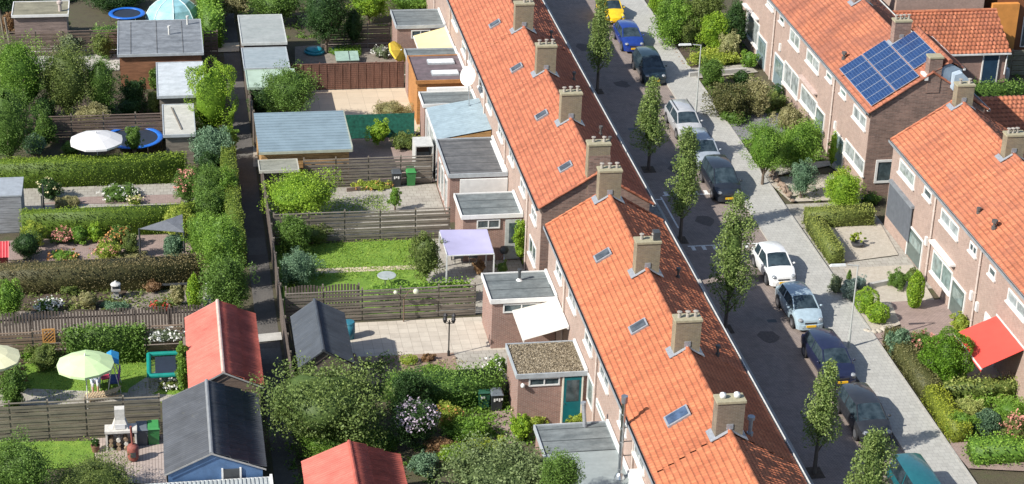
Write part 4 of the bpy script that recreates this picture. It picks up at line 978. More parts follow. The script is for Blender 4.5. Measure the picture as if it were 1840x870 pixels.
def flatshed(label, x0, x1, y0, y1, z, roof, wallm=SLATB, fasc=GREYF, name='flat_roofed_shed', fh=.14):
    t = T(name, label, 'shed', ((x0+x1)/2, (y0+y1)/2, 0))
    MB().box(x0+.15, x1-.15, y0+.2, y1-.1, 0, z-.1).build('wall', wallm, t); MB().box(x0+.062, x1-.062, y0+.062, y1-.062, z-.09, z-.0).build('roof', roof, t)
    MB().box(x0, x1, y0, y0+.06, z-fh, z+.04).box(x0, x0+.06, y0+.062, y1, z-fh, z+.04).box(x1-.06, x1, y0+.062, y1, z-fh, z+.04).box(x0+.062, x1-.062, y1-.06, y1, z-fh, z+.04).build('fascia', fasc, t); return t
GLOS = felt('glossy_felt', (.13, .145, .16), (.26, .28, .30), seam=0)
s1 = flatshed('large dark glossy flat-roofed wooden shed with grey seams at upper left', -2.85, 2.75, 128.55, 135.2, 2.5, GLOS, wood('chestnut_boards', (.25, .115, .06)))
m = MB()
for x in (-2.0, -.3, 1.4): m.box(x, x+.05, 128.7, 135, 2.5, 2.52)
m.build('roof_seam', FELTD, s1)
for px, py in ((304, 62), (337, 44)): x, y, z = G(px, py, 2.5); MB().tube((x, y, 2.5), (x, y, 3.05), .07).tube((x, y, 3.0), (x, y, 3.12), .1).build('vent_pipe', plain('light_vent', (.55, .55, .52)), s1)
a = G(282, 174, 2.3); b_ = G(392, 110, 2.3)
flatshed('pale white-grey flat roof beside the big bright conifer', a[0], b_[0]-1.0, a[1], b_[1], 2.3, felt('white_felt', (.42, .46, .48), (.56, .60, .62), dirt=.35), SLAT)
a = G(293, 244, 2.0); b_ = G(345, 187, 2.0)
s2 = flatshed('smaller cream flat-roofed shed right of the blue trampoline', a[0], b_[0]+.1, a[1], b_[1], 2.0, felt('cream_felt', (.42, .42, .37), (.52, .51, .46), dirt=.3), SLAT)
p = G(308, 193, 2.05); q = G(326, 232, 2.05); MB().bar(p, q, .08, .05).build('plank', SLAT, s2)
s3 = flatshed('small flat-roofed brown shed with roof vent in top left corner', G(20, 29, 2.4)[0], G(123, 28, 2.4)[0], G(60, 28, 2.4)[1], G(60, 3, 2.4)[1], 2.4, felt('olive_felt', (.16, .15, .10), (.3, .28, .2)), wood('mauve_boards', (.25, .19, .17)), WHITE)
x, y, z = G(108, 20, 2.4); MB().lathe(x, y, [(.12, 2.4), (.12, 2.9), (.2, 2.95), (.2, 3.1), (0, 3.2)], 12).build('vent_pipe', plain('pinkish_vent', (.42, .36, .33)), s3)
flatshed('grey felt flat roof at the top of the row beside the alley', 5.3, 8.35, 130.4, 136.1, 2.4, felt('grey_felt', (.27, .30, .29), (.36, .38, .37), dirt=.3), SLATD, plain('pale_fascia', (.5, .52, .5)), name='garage')
flatshed('middle grey flat roof between grey and pale green roofs by the alley', 5.25, 8.25, 126.2, 130.1, 2.2, felt('blue_grey_felt', (.24, .29, .31), (.32, .37, .39), dirt=.25), SLATD, GREYF, name='garage')
flatshed('pale green translucent flat roof behind the leafy garden tree', 5.3, 8.5, 122.9, 126.1, 2.15, plain('pale_green_sheet', (.38, .48, .38), .5, scale=1), SLATD, plain('green_edge', (.33, .42, .34)), name='lean_to')
t = T('large_garden_shed', 'big shed with pale blue-grey ribbed roof and honey wood front', 'shed', (8.2, 115, 0))
MB().box(5.55, 10.75, 112.2, 117.5, 0, 2.2).build('wall', HONEY, t)
BGR = plain('blue_grey_sheet', (.21, .28, .32), .5, var=.1, scale=1)
m = MB(); m.hexa([(5.42, 111.95, 2.28), (10.9, 111.95, 2.28), (10.9, 117.8, 2.42), (5.42, 117.8, 2.42)], [(5.42, 111.95, 2.34), (10.9, 111.95, 2.34), (10.9, 117.8, 2.48), (5.42, 117.8, 2.48)]); m.build('roof', BGR, t)
m = MB()
for k in range(15): y = 112.0+k*.4; m.hexa([(5.42, y, 2.342+k*.0096), (10.9, y, 2.342+k*.0096), (10.9, y+.05, 2.343+k*.0096), (5.42, y+.05, 2.343+k*.0096)], [(5.42, y, 2.375+k*.0096), (10.9, y, 2.375+k*.0096), (10.9, y+.05, 2.376+k*.0096), (5.42, y+.05, 2.376+k*.0096)])
m.build('roof_rib', BGR, t); MB().box(5.4, 10.92, 111.9, 111.947, 2.2, 2.36).box(10.903, 10.96, 111.95, 117.8, 2.2, 2.5).build('fascia', plain('sage_fascia', (.33, .35, .28)), t)
m = MB()
for k in range(8): m.box(5.57, 10.73, 112.16, 112.195, .05+k*.27, .29+k*.27)
m.build('cladding', HONEY, t)
flatshed('small grey-green flat roof tacked on below the big blue-grey roof', G(466, 308, 1.9)[0], G(538, 306, 1.9)[0], G(500, 307, 1.9)[1], 111.8, 1.9, felt('mossy_felt', (.2, .21, .17), (.3, .3, .25)), SLATD, plain('pale_trim', (.45, .44, .38)), name='log_store')
# upright white-grey cabinet beside lean-to
a = G(749, 330, 0); x0, y0 = G(750, 330, 0)[:2]
c = T('garden_cabinet', 'tall grey open-fronted cabinet left of the corrugated lean-to', 'cabinet', (15.3, 113, 0))
GW = plain('grey_white_board', (.5, .5, .47), .6)
MB().box(14.75, 15.85, 113.9, 113.96, 0, 2.1).box(14.75, 14.81, 112.5, 113.898, 0, 2.1).box(15.79, 15.85, 112.5, 113.898, 0, 2.1).box(14.75, 15.85, 112.5, 113.96, 2.102, 2.16).box(14.812, 15.788, 112.5, 112.56, 0, 1.15).build('carcass', GW, c)
MB().box(14.85, 15.75, 113.85, 113.89, 1.2, 2.0).build('back_panel', SLATB, c)
# outbuildings beyond the right-hand terrace
t = T('tiled_brick_shed', 'brick garden shed with orange pantile roof and dark blue door', 'shed', (58, 118, 0))
a = GY(1643, 45, 120.5); q0 = G(1817, 95, 2.5); xs0 = 49.2; xs1 = q0[0]; yn = q0[1]; 
rz = 2.5+1.9; ry = yn+3.4
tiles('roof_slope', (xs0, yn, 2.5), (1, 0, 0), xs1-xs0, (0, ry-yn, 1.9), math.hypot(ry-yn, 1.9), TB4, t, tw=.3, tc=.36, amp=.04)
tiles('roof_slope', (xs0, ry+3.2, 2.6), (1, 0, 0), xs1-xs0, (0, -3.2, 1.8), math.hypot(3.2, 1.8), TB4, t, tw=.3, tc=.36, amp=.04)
MB().ext([(xs0+.1, yn+.2, 0), (xs0+.1, ry+3, 0), (xs0+.1, ry+3, 2.6), (xs0+.1, ry, rz-.08), (xs0+.1, yn+.2, 2.5)], (xs1-xs0-.2, 0, 0)).build('wall', BRICKR, t)
MB().tube((xs0, ry, rz+.03), (xs1, ry, rz+.03), .12).build('ridge_tiles', TB4, t); MB().box(xs0, xs1, yn-.1, yn, 2.4, 2.5).build('gutter', GUTW, t)
xd = G(1763, 145, 0)[0]; MB().box(xd-.55, xd+.5, yn+.12, yn+.19, .05, 2.3).build('door', plain('navy_door', (.02, .05, .09), .4), t); MB().box(xd-.63, xd-.552, yn+.1, yn+.19, 0, 2.36).box(xd+.502, xd+.58, yn+.1, yn+.19, 0, 2.36).build('door_frame', WHITE, t)
MB().tube((xs1-.2, yn+.1, 2.4), (xs1-.25, yn+.1, .9), .05).build('downpipe', WHITE, t)
x, y, _ = G(1803, 146, 0)
t = T('rain_barrel', 'grey rain barrel standing below the downpipe of the tiled brick shed', 'barrel', (x, y, 0)); MB().lathe(x, y, [(.3, 0), (.36, .4), (.36, .6), (.3, .95), (.24, .97)], 16).build('barrel', plain('barrel_grey', (.32, .34, .35)), t, smooth=True); MB().lathe(x, y, [(.22, .975), (.1, 1.05), (.12, 1.2), (.0, 1.3)], 12).build('lid', WHITE, t)
t = T('tiled_brick_shed', 'second orange pantile roof half in shadow at the right edge', 'shed', (56, 106, 0))
q0 = G(1765, 178, 3.6)
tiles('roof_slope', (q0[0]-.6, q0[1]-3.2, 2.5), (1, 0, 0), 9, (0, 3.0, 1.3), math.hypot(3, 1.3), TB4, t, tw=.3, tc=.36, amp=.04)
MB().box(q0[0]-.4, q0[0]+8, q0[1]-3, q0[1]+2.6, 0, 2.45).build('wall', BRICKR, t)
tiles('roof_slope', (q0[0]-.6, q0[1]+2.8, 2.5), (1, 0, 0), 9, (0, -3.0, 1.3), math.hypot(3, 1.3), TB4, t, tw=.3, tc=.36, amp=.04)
# houses behind the far fence, top right
t = T('back_house', 'pinkish brick house wall with dark glazed door at the top right edge', 'house', (53, 131, 0))
MB().box(50.8, 57.3, 130.2, 137, 0, 5.6).build('wall', BRICK, t)
f = MB().box(54.0, 54.9, 130.1, 130.19, .1, 2.5).build('door', DARK, t); MB().box(53.9, 53.998, 130.06, 130.19, 0, 2.6).box(54.902, 55.0, 130.06, 130.19, 0, 2.6).build('door_frame', WHITE, f)
MB().box(55.9, 56.1, 130.0, 130.19, 1.2, 3).build('downpipe', WHITE, t)
t = T('back_house', 'orange boarded house front behind the long weathered fence at top right', 'house', (62, 131, 0))
MB().box(58.5, 70, 130.6, 137, 0, 5.6).build('wall', plain('dark_orange_board', (.20, .075, .03), .7, scale=1), t)
MB().box(58.0, 60.0, 130.2, 130.59, 0, 4).build('orange_panel', plain('orange_board', (.62, .26, .06), .7, scale=1.5), t)
MB().box(64.2, 68, 130.3, 130.59, 0, 2.3).build('brick_plinth', plain('terracotta', (.45, .2, .11), .8), t)
windowY(t, 130.59, 60.6, 63.4, .6, 2.9, bars=1); windowY(t, 130.28, 68.1, 69.2, .6, 2.6, bars=0, name='window', mat=DARK)
t = ext('dark facade building closing the top of the middle gardens', 150, 156, z=3, x0=6, x1=19, name='back_building', cat='building')
# pergola with lilac cloth
t = T('pergola', 'white framed pergola with lilac shade cloth on the lawn edge', 'pergola', (15, 98, 0))
c0 = G(803, 457, 2.3); c1 = G(888, 455, 2.3); c2 = G(875, 412, 2.3); c3 = G(790, 414, 2.3)
V_, Q_ = clothgrid((*c0[:2], 2.235), (*c1[:2], 2.235), (*c2[:2], 2.315), (*c3[:2], 2.315), .14); link_mesh('shade_cloth', V_, Q_, CL('lilac_cloth', (.38, .365, .54)), t, smooth=True)
m = MB()
for a, b_ in ((c0, c1), (c1, c2), (c2, c3), (c3, c0)): m.bar((*a[:2], 2.2), (*b_[:2], 2.26), .05, .05)
m.build('top_rail', GUTW, t)
for c in (c0, c1, c2, c3): MB().box(c[0]-.035, c[0]+.035, c[1]-.035, c[1]+.035, 0, 2.2).build('post', GUTW, t)
# charcoal canopy at left
t = T('shade_sail', 'dark grey triangular shade sail over the pink clinker terrace', 'shade sail', (0, 103, 0))
a = G(250, 412, 1.9); b_ = G(330, 418, 1.9); c = G(308, 392, 2.3)
q = G(297, 398, 2.2)
MB().ext([a, (b_[0], b_[1], 1.9), (c[0]+.6, c[1]+.4, 2.3), (q[0], q[1], 2.25)], (0, 0, .03)).build('sail', plain('grey_canvas', (.12, .13, .15), .8, scale=4), t)
for p in (a, b_): MB().tube((p[0], p[1], 0), (p[0], p[1], 1.93), .05).build('post', DARK, t)
# grey boarded summerhouse at left edge
t = T('summerhouse', 'grey weathered summerhouse with verandah at the left edge', 'summerhouse', (-9.5, 107, 0))
a = G(39, 351, 2.3); a0 = a[0]; yb = a[1]
GB = wood('silver_boards', (.26, .27, .29))
MB().box(-12.5, a0-.05, yb, yb+2.4, 0, 2.25).build('wall', GB, t); m = MB().box(-12.5, a0, yb-.05, yb+2.5, 2.252, 2.33); m.build('roof', plain('summer_roof', (.30, .33, .36)), t)
m = MB()
for k in range(15): m.box(-12.4, a0-.06, yb-.02, yb-.002, .05+k*.148, .05+k*.148+.13)
m.build('cladding', GB, t)
m = MB().box(a0+.02, a0+1.1, yb, yb+.08, .75, .83).box(a0+.02, a0+1.1, yb, yb+.08, .3, .36).box(a0+1.02, a0+1.1, yb+.081, yb+1.5, .75, .83); m.build('railing', plain('dark_rail', (.13, .14, .16)), t)
for k in (0, 1): MB().box(a0+1.02, a0+1.1, yb+1.55*k, yb+.08+1.55*k, 0, 2.2).build('post', DARK, t)
# red playhouse
a = G(16, 455, 1.3)
t = T('playhouse', 'small red playhouse with ribbed bright red roof at the left edge', 'playhouse', (a[0]-.6, a[1], 0))
PR = plain('playhouse_red', (.55, .05, .06), .5); MB().box(a[0]-1.5, a[0]-.15, a[1]+.1, a[1]+1.0, 0, 1.15).build('wall', plain('maroon_wall', (.3, .06, .05)), t)
tiles('roof', (a[0]-1.7, a[1]-.1, 1.1), (1, 0, 0), 1.7, (0, .75, .6), .96, PR, t, tw=.15, tc=2, amp=.02, lip=0); tiles('roof', (a[0]-1.7, a[1]+1.3, 1.1), (1, 0, 0), 1.7, (0, -.65, .6), .88, PR, t, tw=.15, tc=2, amp=.02, lip=0)
# swimming pool dome
c = G(312, 36, 0)
t = T('pool_dome', 'turquoise segmented pool dome at the top behind the glossy shed roof', 'pool dome', c)
R_ = 2.0; m = MB(); rib = MB(); nseg = 8
for i in range(nseg):
    for j in range(5):
        def S_(i, j): th = math.pi*2*i/nseg; ph = math.pi/2*j/5; return (c[0]+R_*math.cos(th)*math.cos(ph), c[1]+R_*math.sin(th)*math.cos(ph), .02+1.75*math.sin(ph))
        m.poly([S_(i, j), S_(i+1, j), S_(i+1, j+1), S_(i, j+1)]); rib.tube(S_(i, j), S_(i, j+1), .035, n=5)
m.build('dome_panel', plain('turquoise_film', (.28, .52, .58), .25, var=.25, scale=1.3), t); rib.build('rib', plain('pale_rib', (.6, .7, .7)), t)

undergrowth(0, [(0, 100), (335, 60), (335, 265), (0, 275)], 'dark', 6500, .5)
undergrowth(0, [(0, 515), (230, 515), (330, 520), (345, 555), (0, 560)], 'olive', 2600, .3)
undergrowth(0, [(330, 300), (415, 260), (440, 550), (345, 480)], 'green', 4500, .6)
undergrowth(0, [(530, 640), (600, 690), (690, 640), (915, 700), (960, 870), (520, 870)], 'green', 9000, .5)
undergrowth(0, [(840, 700), (915, 690), (985, 740), (950, 800), (800, 840)], 'fresh', 2600, .4)
undergrowth(0, [(380, -60), (790, -60), (700, 75), (530, 85), (430, 20)], 'green', 4500, .5)
undergrowth(0, [(700, 235), (760, 232), (760, 265), (700, 268)], 'yellow', 700, .3, .1)
undergrowth(0, [(1185, 0), (1330, 0), (1370, 110), (1240, 125), (1200, 75)], 'olive', 5200, .45)
undergrowth(0, [(1250, 150), (1350, 135), (1440, 210), (1300, 215)], 'olive', 3200, .35)
undergrowth(0, [(1420, 205), (1490, 230), (1510, 290), (1370, 300), (1335, 255)], 'fresh', 2600, .3)
undergrowth(0, [(1545, 340), (1590, 350), (1590, 372), (1480, 372)], 'olive', 500, .2)
undergrowth(0, [(1700, 725), (1840, 700), (1840, 770), (1750, 790)], 'fresh', 4200, .35)
undergrowth(0, [(1750, 40), (1840, 40), (1840, 140), (1820, 140)], 'fresh', 1500, .1)
undergrowth(0, [(0, 640), (50, 640), (50, 735), (0, 735)], 'green', 900, .4)
undergrowth(0, [(560, 430), (490, 440), (500, 515), (590, 500)], 'green', 900, .3)
undergrowth(0, [(640, 640), (820, 634), (835, 668), (620, 690)], 'straw', 500, .15, .1)

for q, n_ in (([(608, 357), (690, 353), (697, 384), (560, 389)], 2500), ([(570, 430), (770, 425), (770, 500), (520, 505)], 7000), ([(45, 655), (330, 640), (330, 716), (45, 722)], 5000), ([(-10, 797), (168, 794), (170, 840), (-10, 850)], 2500)):
    undergrowth(0, q, ((.12, .25, .02), (.33, .44, .07)), n_, .03, .08, name='lawn_grass', clump=.6)
undergrowth(0, [(1236, 150), (1345, 140), (1480, 225), (1500, 290), (1340, 300)], 'green', 5500, .4)
undergrowth(0, [(1372, 322), (1500, 315), (1560, 360), (1420, 365)], 'olive', 900, .2)
undergrowth(0, [(1240, 60), (1340, 60), (1345, 118), (1250, 122)], 'fresh', 3000, .4)
# ================================================================ garden things
def at(px, py): return G(px, py, 0)
def bin_(px, py, body, lid, label, mark=None, h=1.05, w=.56):
    x, y, _ = at(px, py); y += .32; t = T('wheelie_bin', label, 'wheelie bin', (x, y, 0), 'wheelie bins in the gardens')
    a, b_ = w/2*.82, w/2
    MB().hexa([(x-a, y-a, .04), (x+a, y-a, .04), (x+a, y+a, .04), (x-a, y+a, .04)], [(x-b_, y-b_*1.1, h-.12), (x+b_, y-b_*1.1, h-.12), (x+b_, y+b_*1.1, h-.12), (x-b_, y+b_*1.1, h-.12)]).build('body', body, t)
    MB().hexa([(x-b_-.03, y-b_*1.1-.05, h-.118), (x+b_+.03, y-b_*1.1-.05, h-.118), (x+b_+.03, y+b_*1.1+.05, h-.118), (x-b_-.03, y+b_*1.1+.05, h-.118)], [(x-b_+.05, y-b_*1.0, h-.05), (x+b_-.05, y-b_*1.0, h-.05), (x+b_-.05, y+b_*1.1, h+.03), (x-b_+.05, y+b_*1.1, h+.03)]).build('lid', lid, t)
    for s in (-1, 1): MB().tube((x+s*(a+.0), y+a+.04, .1), (x+s*(a+.06), y+a+.04, .1), .1, n=12).build('wheel', DARK, t)
    MB().tube((x-b_+.05, y+b_*1.1+.09, h-.1), (x+b_-.05, y+b_*1.1+.09, h-.1), .02).build('handle', body, t)
    if mark:
        m = MB()
        for k in range(mark): m.box(x-.17+k*.12, x-.17+k*.12+.08, y-b_*1.05-.018, y-b_*1.05-.0, .58+.06*(k % 2), .74)
        m.build('number_sticker', WHITE, t)
BG = plain('bin_grey', (.07, .08, .09), .45); BGL = plain('bin_grey_lid', (.12, .14, .16), .4); BGN = plain('bin_green', (.03, .17, .045), .45); BGNL = plain('bin_green_lid', (.05, .25, .07), .4); BBK = plain('bin_black', (.025, .03, .035), .4); BDG = plain('bin_dark_green', (.02, .085, .05), .45)
bin_(256, 805, BG, BGL, 'grey wheelie bin between the rusty stove and the green bin'); bin_(277, 803, BGN, BGNL, 'light green wheelie bin beside the charcoal shed roof')
bin_(713, 338, BBK, BG, 'black wheelie bin before the fence near the dark flat roof', 3); bin_(739, 336, BGN, BGNL, 'slim green wheelie bin before the fence near the dark flat roof')
bin_(870, 737, BDG, BDG, 'dark green wheelie bin with white number beside the hedge', 2); bin_(893, 741, BBK, BGL, 'black wheelie bin with white number beside the gravel-roofed extension', 4)
def parasol(px, py, pxc, pyc, R_, h, col, label, n=8, cone=.45, tilt=(0, 0), base=True, val=True):
    """px,py foot; canopy centred over the foot"""
    x, y, _ = at(px, py); t = T('parasol', label, 'parasol', (x, y, 0))
    c = Vector((x, y, h)); rot = Matrix.Rotation(tilt[0], 3, 'X') @ Matrix.Rotation(tilt[1], 3, 'Y')
    def q(r, a, z): return tuple(c+rot @ Vector((r*math.cos(a), r*math.sin(a), z)))
    m = MB(); rb = MB()
    for k in range(n):
        a0, a1 = 2*math.pi*(k+.5)/n, 2*math.pi*(k+1.5)/n; am = (a0+a1)/2
        for (r0, z0, r1, z1) in ((R_, 0, R_*.55, cone*.55), (R_*.55, cone*.55, .0, cone)):
            e = q(r0*.955, am, z0-.0); 
            if r1 > 0: m.poly([q(r0, a0, z0), e, q(r1*.975, am, z1-.01), q(r1, a0, z1)]); m.poly([e, q(r0, a1, z0), q(r1, a1, z1), q(r1*.975, am, z1-.01)])
            else: m.poly([q(r0, a0, z0), q(r0*.975, am, z0-.01), q(0, 0, z1)]); m.poly([q(r0*.975, am, z0-.01), q(r0, a1, z0), q(0, 0, z1)])
        if val: m.poly([q(R_, a0, 0), q(R_*.955, am, 0), q(R_*.955, am, -.12), q(R_, a0, -.12)]); m.poly([q(R_*.955, am, 0), q(R_, a1, 0), q(R_, a1, -.12), q(R_*.955, am, -.12)])
        rb.tube(q(.05, a0, cone-.06), q(R_*.98, a0, -.02), .012, n=4)
    m.build('canopy', col, t); rb.build('rib', GUTW, t)
    MB().tube((x, y, 0), q(0, 0, cone), .025).build('pole', GUTW, t); MB().tube(q(0, 0, cone), q(0, 0, cone+.12), .04, .02).build('finial', GUTW, t)
    if base: m = MB(); m.bar((x-.5, y, .03), (x+.5, y, .03), .06, .05).bar((x, y-.5, .035), (x, y+.5, .035), .06, .05); m.build('foot', WHITE, t)
    return t
def foot(pxc, pyc, h): x, y, _ = G(pxc, pyc, h); 
def para(pxc, pyc, R_, h, col, label, **k):
    x, y, _ = G(pxc, pyc, h+.2); d = ray(0, 0)
    # foot under the canopy centre
    import types
    P_ = globals()['at']
    globals()['at'] = lambda a, b_: (x, y, 0)
    r = parasol(0, 0, 0, 0, R_, h, col, label, **k); globals()['at'] = P_; return r
para(173, 246, 1.6, 2.15, CL('white_canvas', (.62, .615, .61)), 'large white octagonal parasol beside the blue trampoline', n=8)
para(153, 647, 1.4, 2.2, CL('lime_canvas', (.52, .68, .36)), 'pale green parasol with white cross foot on the lower left lawn', n=6)
para(-14, 636, 1.35, 2.1, CL('cream_canvas', (.68, .66, .42)), 'cream parasol cut off by the left edge of the photo', n=6)
para(716, 88, .85, 1.7, CL('sun_yellow_canvas', (.80, .55, .06)), 'tilted bright yellow parasol near the pale yellow awning', n=8, tilt=(.5, .75), cone=.22)
def tramp(px, py, rx_px, label, h=.75, pad=None):
    x, y, _ = G(px, py, h); D = math.dist((x, y, h), (0, 0, CH)); R_ = rx_px/(F/D)
    t = T('trampoline', label, 'trampoline', (x, y, 0), 'round blue trampolines')
    MB().torus(x, y, h, R_-.17, .17, 36, 8, .3).build('pad', pad, t, smooth=True)
    MB().lathe(x, y, [(0.001, h-.06), (R_-.3, h-.05), (R_-.3, h-.04), (.001, h-.05)], 32).build('mat', plain('jump_mat', (.02, .03, .05), .6), t)
    for k in range(6): a = k*math.pi/3; MB().tube((x+(R_-.15)*math.cos(a), y+(R_-.15)*math.sin(a), 0), (x+(R_-.15)*math.cos(a), y+(R_-.15)*math.sin(a), h-.03), .03, n=6).build('leg', STEEL, t)
BLP = plain('blue_pad', (.02, .14, .55), .35, var=.15)
tramp(240, 247, 52, 'big blue round trampoline next to the white parasol', pad=BLP); tramp(228, 24, 32, 'smaller blue round trampoline behind the fence at top left', h=.6, pad=BLP)
# rectangular green trampoline
x0, y0, _ = G(268, 676, .7); x1, y1, _ = G(326, 634, .7); t = T('trampoline', 'rectangular trampoline with teal padding beside the red shed roof', 'trampoline', ((x0+x1)/2, (y0+y1)/2, 0))
TP = plain('teal_pad', (.01, .24, .2), .4); m = MB()
for a, b_ in (((x0, y0), (x1, y0)), ((x1, y0), (x1, y1)), ((x1, y1), (x0, y1)), ((x0, y1), (x0, y0))): m.tube((*a, .7), (*b_, .7), .12, n=10)
m.build('pad', TP, t); MB().box(x0+.3, x1-.3, y0+.25, y1-.25, .66, .68).build('mat', plain('jump_mat', (.02, .03, .05), .6), t)
sp_ = MB()
for k in range(14): yy = y0+.2+(y1-y0-.4)*k/13; sp_.tube((x0+.1, yy, .7), (x0+.32, yy, .67), .012, n=4).tube((x1-.1, yy, .7), (x1-.32, yy, .67), .012, n=4)
sp_.build('springs', STEEL, t)
for a, b_ in ((x0, y0), (x1, y0), (x1, y1), (x0, y1)): MB().tube((a, b_, 0), (a, b_, .66), .04).build('leg', STEEL, t)
# outdoor fireplace, stove, flower pots
x, y, _ = at(221, 812); t = T('outdoor_fireplace', 'pale stone outdoor fireplace stacked with logs before the fence', 'fireplace', (x, y, 0))
STN = plain('pale_stone', (.55, .53, .48), .8, scale=6)
MB().box(x-.75, x+.65, y, y+.6, 0, .06).box(x-.75, x-.66, y, y+.6, .062, 1.0).box(x+.56, x+.65, y, y+.6, .062, 1.0).box(x-.657, x+.557, y+.5, y+.6, .062, 1.0).box(x-.78, x+.68, y-.04, y+.64, 1.002, 1.12).build('hearth', STN, t)
MB().hexa([(x-.45, y+.1, 1.122), (x+.3, y+.1, 1.122), (x+.3, y+.6, 1.122), (x-.45, y+.6, 1.122)], [(x-.3, y+.25, 1.55), (x+.15, y+.25, 1.55), (x+.15, y+.6, 1.55), (x-.3, y+.6, 1.55)]).box(x-.3, x+.15, y+.25, y+.6, 1.552, 2.1).build('chimney', STN, t)
m = MB().box(x-.3, x+.15, y+.09, y+.13, 1.16, 1.4); m.build('grille', WHITE, t)
for k in range(12):
    lx = x-.52+(k % 4)*.34; lz = .14+(k//4)*.23; MB().tube((lx, y+.02+random.uniform(-.06, .04), lz), (lx+random.uniform(-.05, .05), y+.45, lz), .1, n=9).build('log', wood('log_bark', (.32, .23, .15), 1) if k % 3 else STN, t)
x, y, _ = at(240, 829); t = T('garden_stove', 'rusty red pot-bellied garden stove with tall thin pipe', 'stove', (x, y, 0)); RU = plain('rust', (.26, .075, .055), .7, var=.3, scale=8)
MB().lathe(x, y, [(.2, .1), (.25, .2), (.27, .75), (.22, .85), (.07, .92)], 18).build('body', RU, t, smooth=True); MB().tube((x, y, .9), (x-.05, y, 1.85), .055).build('stove_pipe', RU, t); MB().box(x-.12, x+.12, y-.275, y-.2, .35, .6).build('fire_opening', DARK, t)
for k in range(3): a = k*2.1; MB().tube((x+.16*math.cos(a), y+.16*math.sin(a), .15), (x+.24*math.cos(a), y+.24*math.sin(a), 0), .02).build('leg', DARK, t)
def pot(px, py, r, h, mat, label, plant='green', pr=None, cat='plant pot', fl=None):
    x, y, _ = at(px, py); t = T('plant_pot', label, cat, (x, y, 0)); MB().lathe(x, y, [(r*.7, .01), (r, h-.05), (r*1.08, h-.045), (r*1.08, h), (r*.9, h), (r*.85, h-.06)], 16).build('pot', mat, t, smooth=False)
    pr = pr or r*1.5; P, rn = crownpts((x, y, h+pr*.6), (pr, pr, pr*.8), 480); foliage('plant', P, .12, leafmat(*PAL[plant]), t, rnd=rn)
pot(894, 612, .3, .5, plain('blue_glaze', (.06, .16, .45), .3), 'blue glazed flower pot with green plant beside the white awning', 'fresh', .32)
pot(1540, 444, .36, .3, plain('dark_bowl', (.07, .07, .075), .5), 'dark bowl with pale green hosta on the square gravel bed', 'yellow', .5)
pot(172, 813, .2, .4, plain('brown_pot', (.2, .1, .07)), 'small brown pot on the pinkish pavers at the fence foot', 'dark', .2)
pot(683, 250, .22, .35, plain('sand_pot', (.45, .38, .22)), 'sand-coloured planter by the green netting', 'fresh', .5)
# stone lantern and statue
x, y, _ = at(209, 536); t = T('stone_lantern', 'grey stone garden lantern with white cap in the rose garden', 'stone lantern', (x, y, 0)); SG = plain('stone_grey', (.36, .35, .33), .85, scale=9)
MB().box(x-.26, x+.26, y-.26, y+.26, 0, .1).box(x-.14, x+.14, y-.14, y+.14, .102, .5).box(x-.24, x+.24, y-.24, y+.24, .502, .6).build('pedestal', SG, t); MB().box(x-.17, x+.17, y-.17, y+.17, .602, .82).build('light_box', DARK, t); MB().lathe(x, y, [(.28, .822), (.25, .87), (.08, .96), (.05, 1.02), (0, 1.04)], 12).build('cap', plain('weathered_cap', (.5, .5, .48), .8), t)
x, y, _ = at(373, 542); t = T('garden_statue', 'white garden statue beside the small conifer', 'statue', (x, y, 0))
MB().box(x-.2, x+.2, y-.2, y+.2, 0, .18).build('plinth', WHITE, t); MB().lathe(x, y, [(.15, .182), (.13, .35), (.09, .5), (.14, .7), (.15, .8), (.06, .9), (.05, .93), (.08, 1.0), (.08, 1.06), (.0, 1.14)], 14, 1, .75).build('figure', WHITE, t, smooth=True)
x, y, _ = at(325, 522); t = T('garden_bench', 'low dark bench under the shrubs in the rose garden', 'bench', (x-.4, y, 0))
MB().box(x-1.6, x+.4, y, y+.35, .32, .37).build('seat', DARK, t)
for k in (x-1.5, x+.25): MB().box(k, k+.06, y+.02, y+.33, 0, .318).build('leg', DARK, t)
# orange trellis
a = GY(75, 592, FYW-.12); b_ = GY(100, 616, FYW-.12); t = T('trellis', 'orange wooden trellis panel hung on the warm brown fence', 'trellis', (a[0], FYW-.1, 0)); m = MB(); z0, z1 = b_[2], a[2]; x0, x1 = a[0], b_[0]; y = FYW-.1
TR = plain('trellis_orange', (.5, .25, .07)); m.box(x0, x1, y-.02, y+.02, z0, z0+.06).box(x0, x1, y-.02, y+.02, z1-.06, z1).box(x0, x0+.06, y-.02, y+.02, z0+.062, z1-.062).box(x1-.06, x1, y-.02, y+.02, z0+.062, z1-.062); m.build('frame', TR, t); m = MB()
for k in range(-4, 6):
    for s in (1, -1):
        p0 = Vector((x0+.05+k*.18, y-.03*s*.4, z0+.05)); 
        pts_ = []
        for q in np.linspace(0, 1, 30):
            xx = p0.x+q*(z1-z0-.1)*s+(0 if s > 0 else .35); 
            if x0+.05 <= xx <= x1-.05: pts_.append((xx, p0.y, z0+.05+q*(z1-z0-.1)))
        if len(pts_) > 3: m.bar(pts_[0], pts_[-1], .015, .03)
m.build('lattice', TR, t)
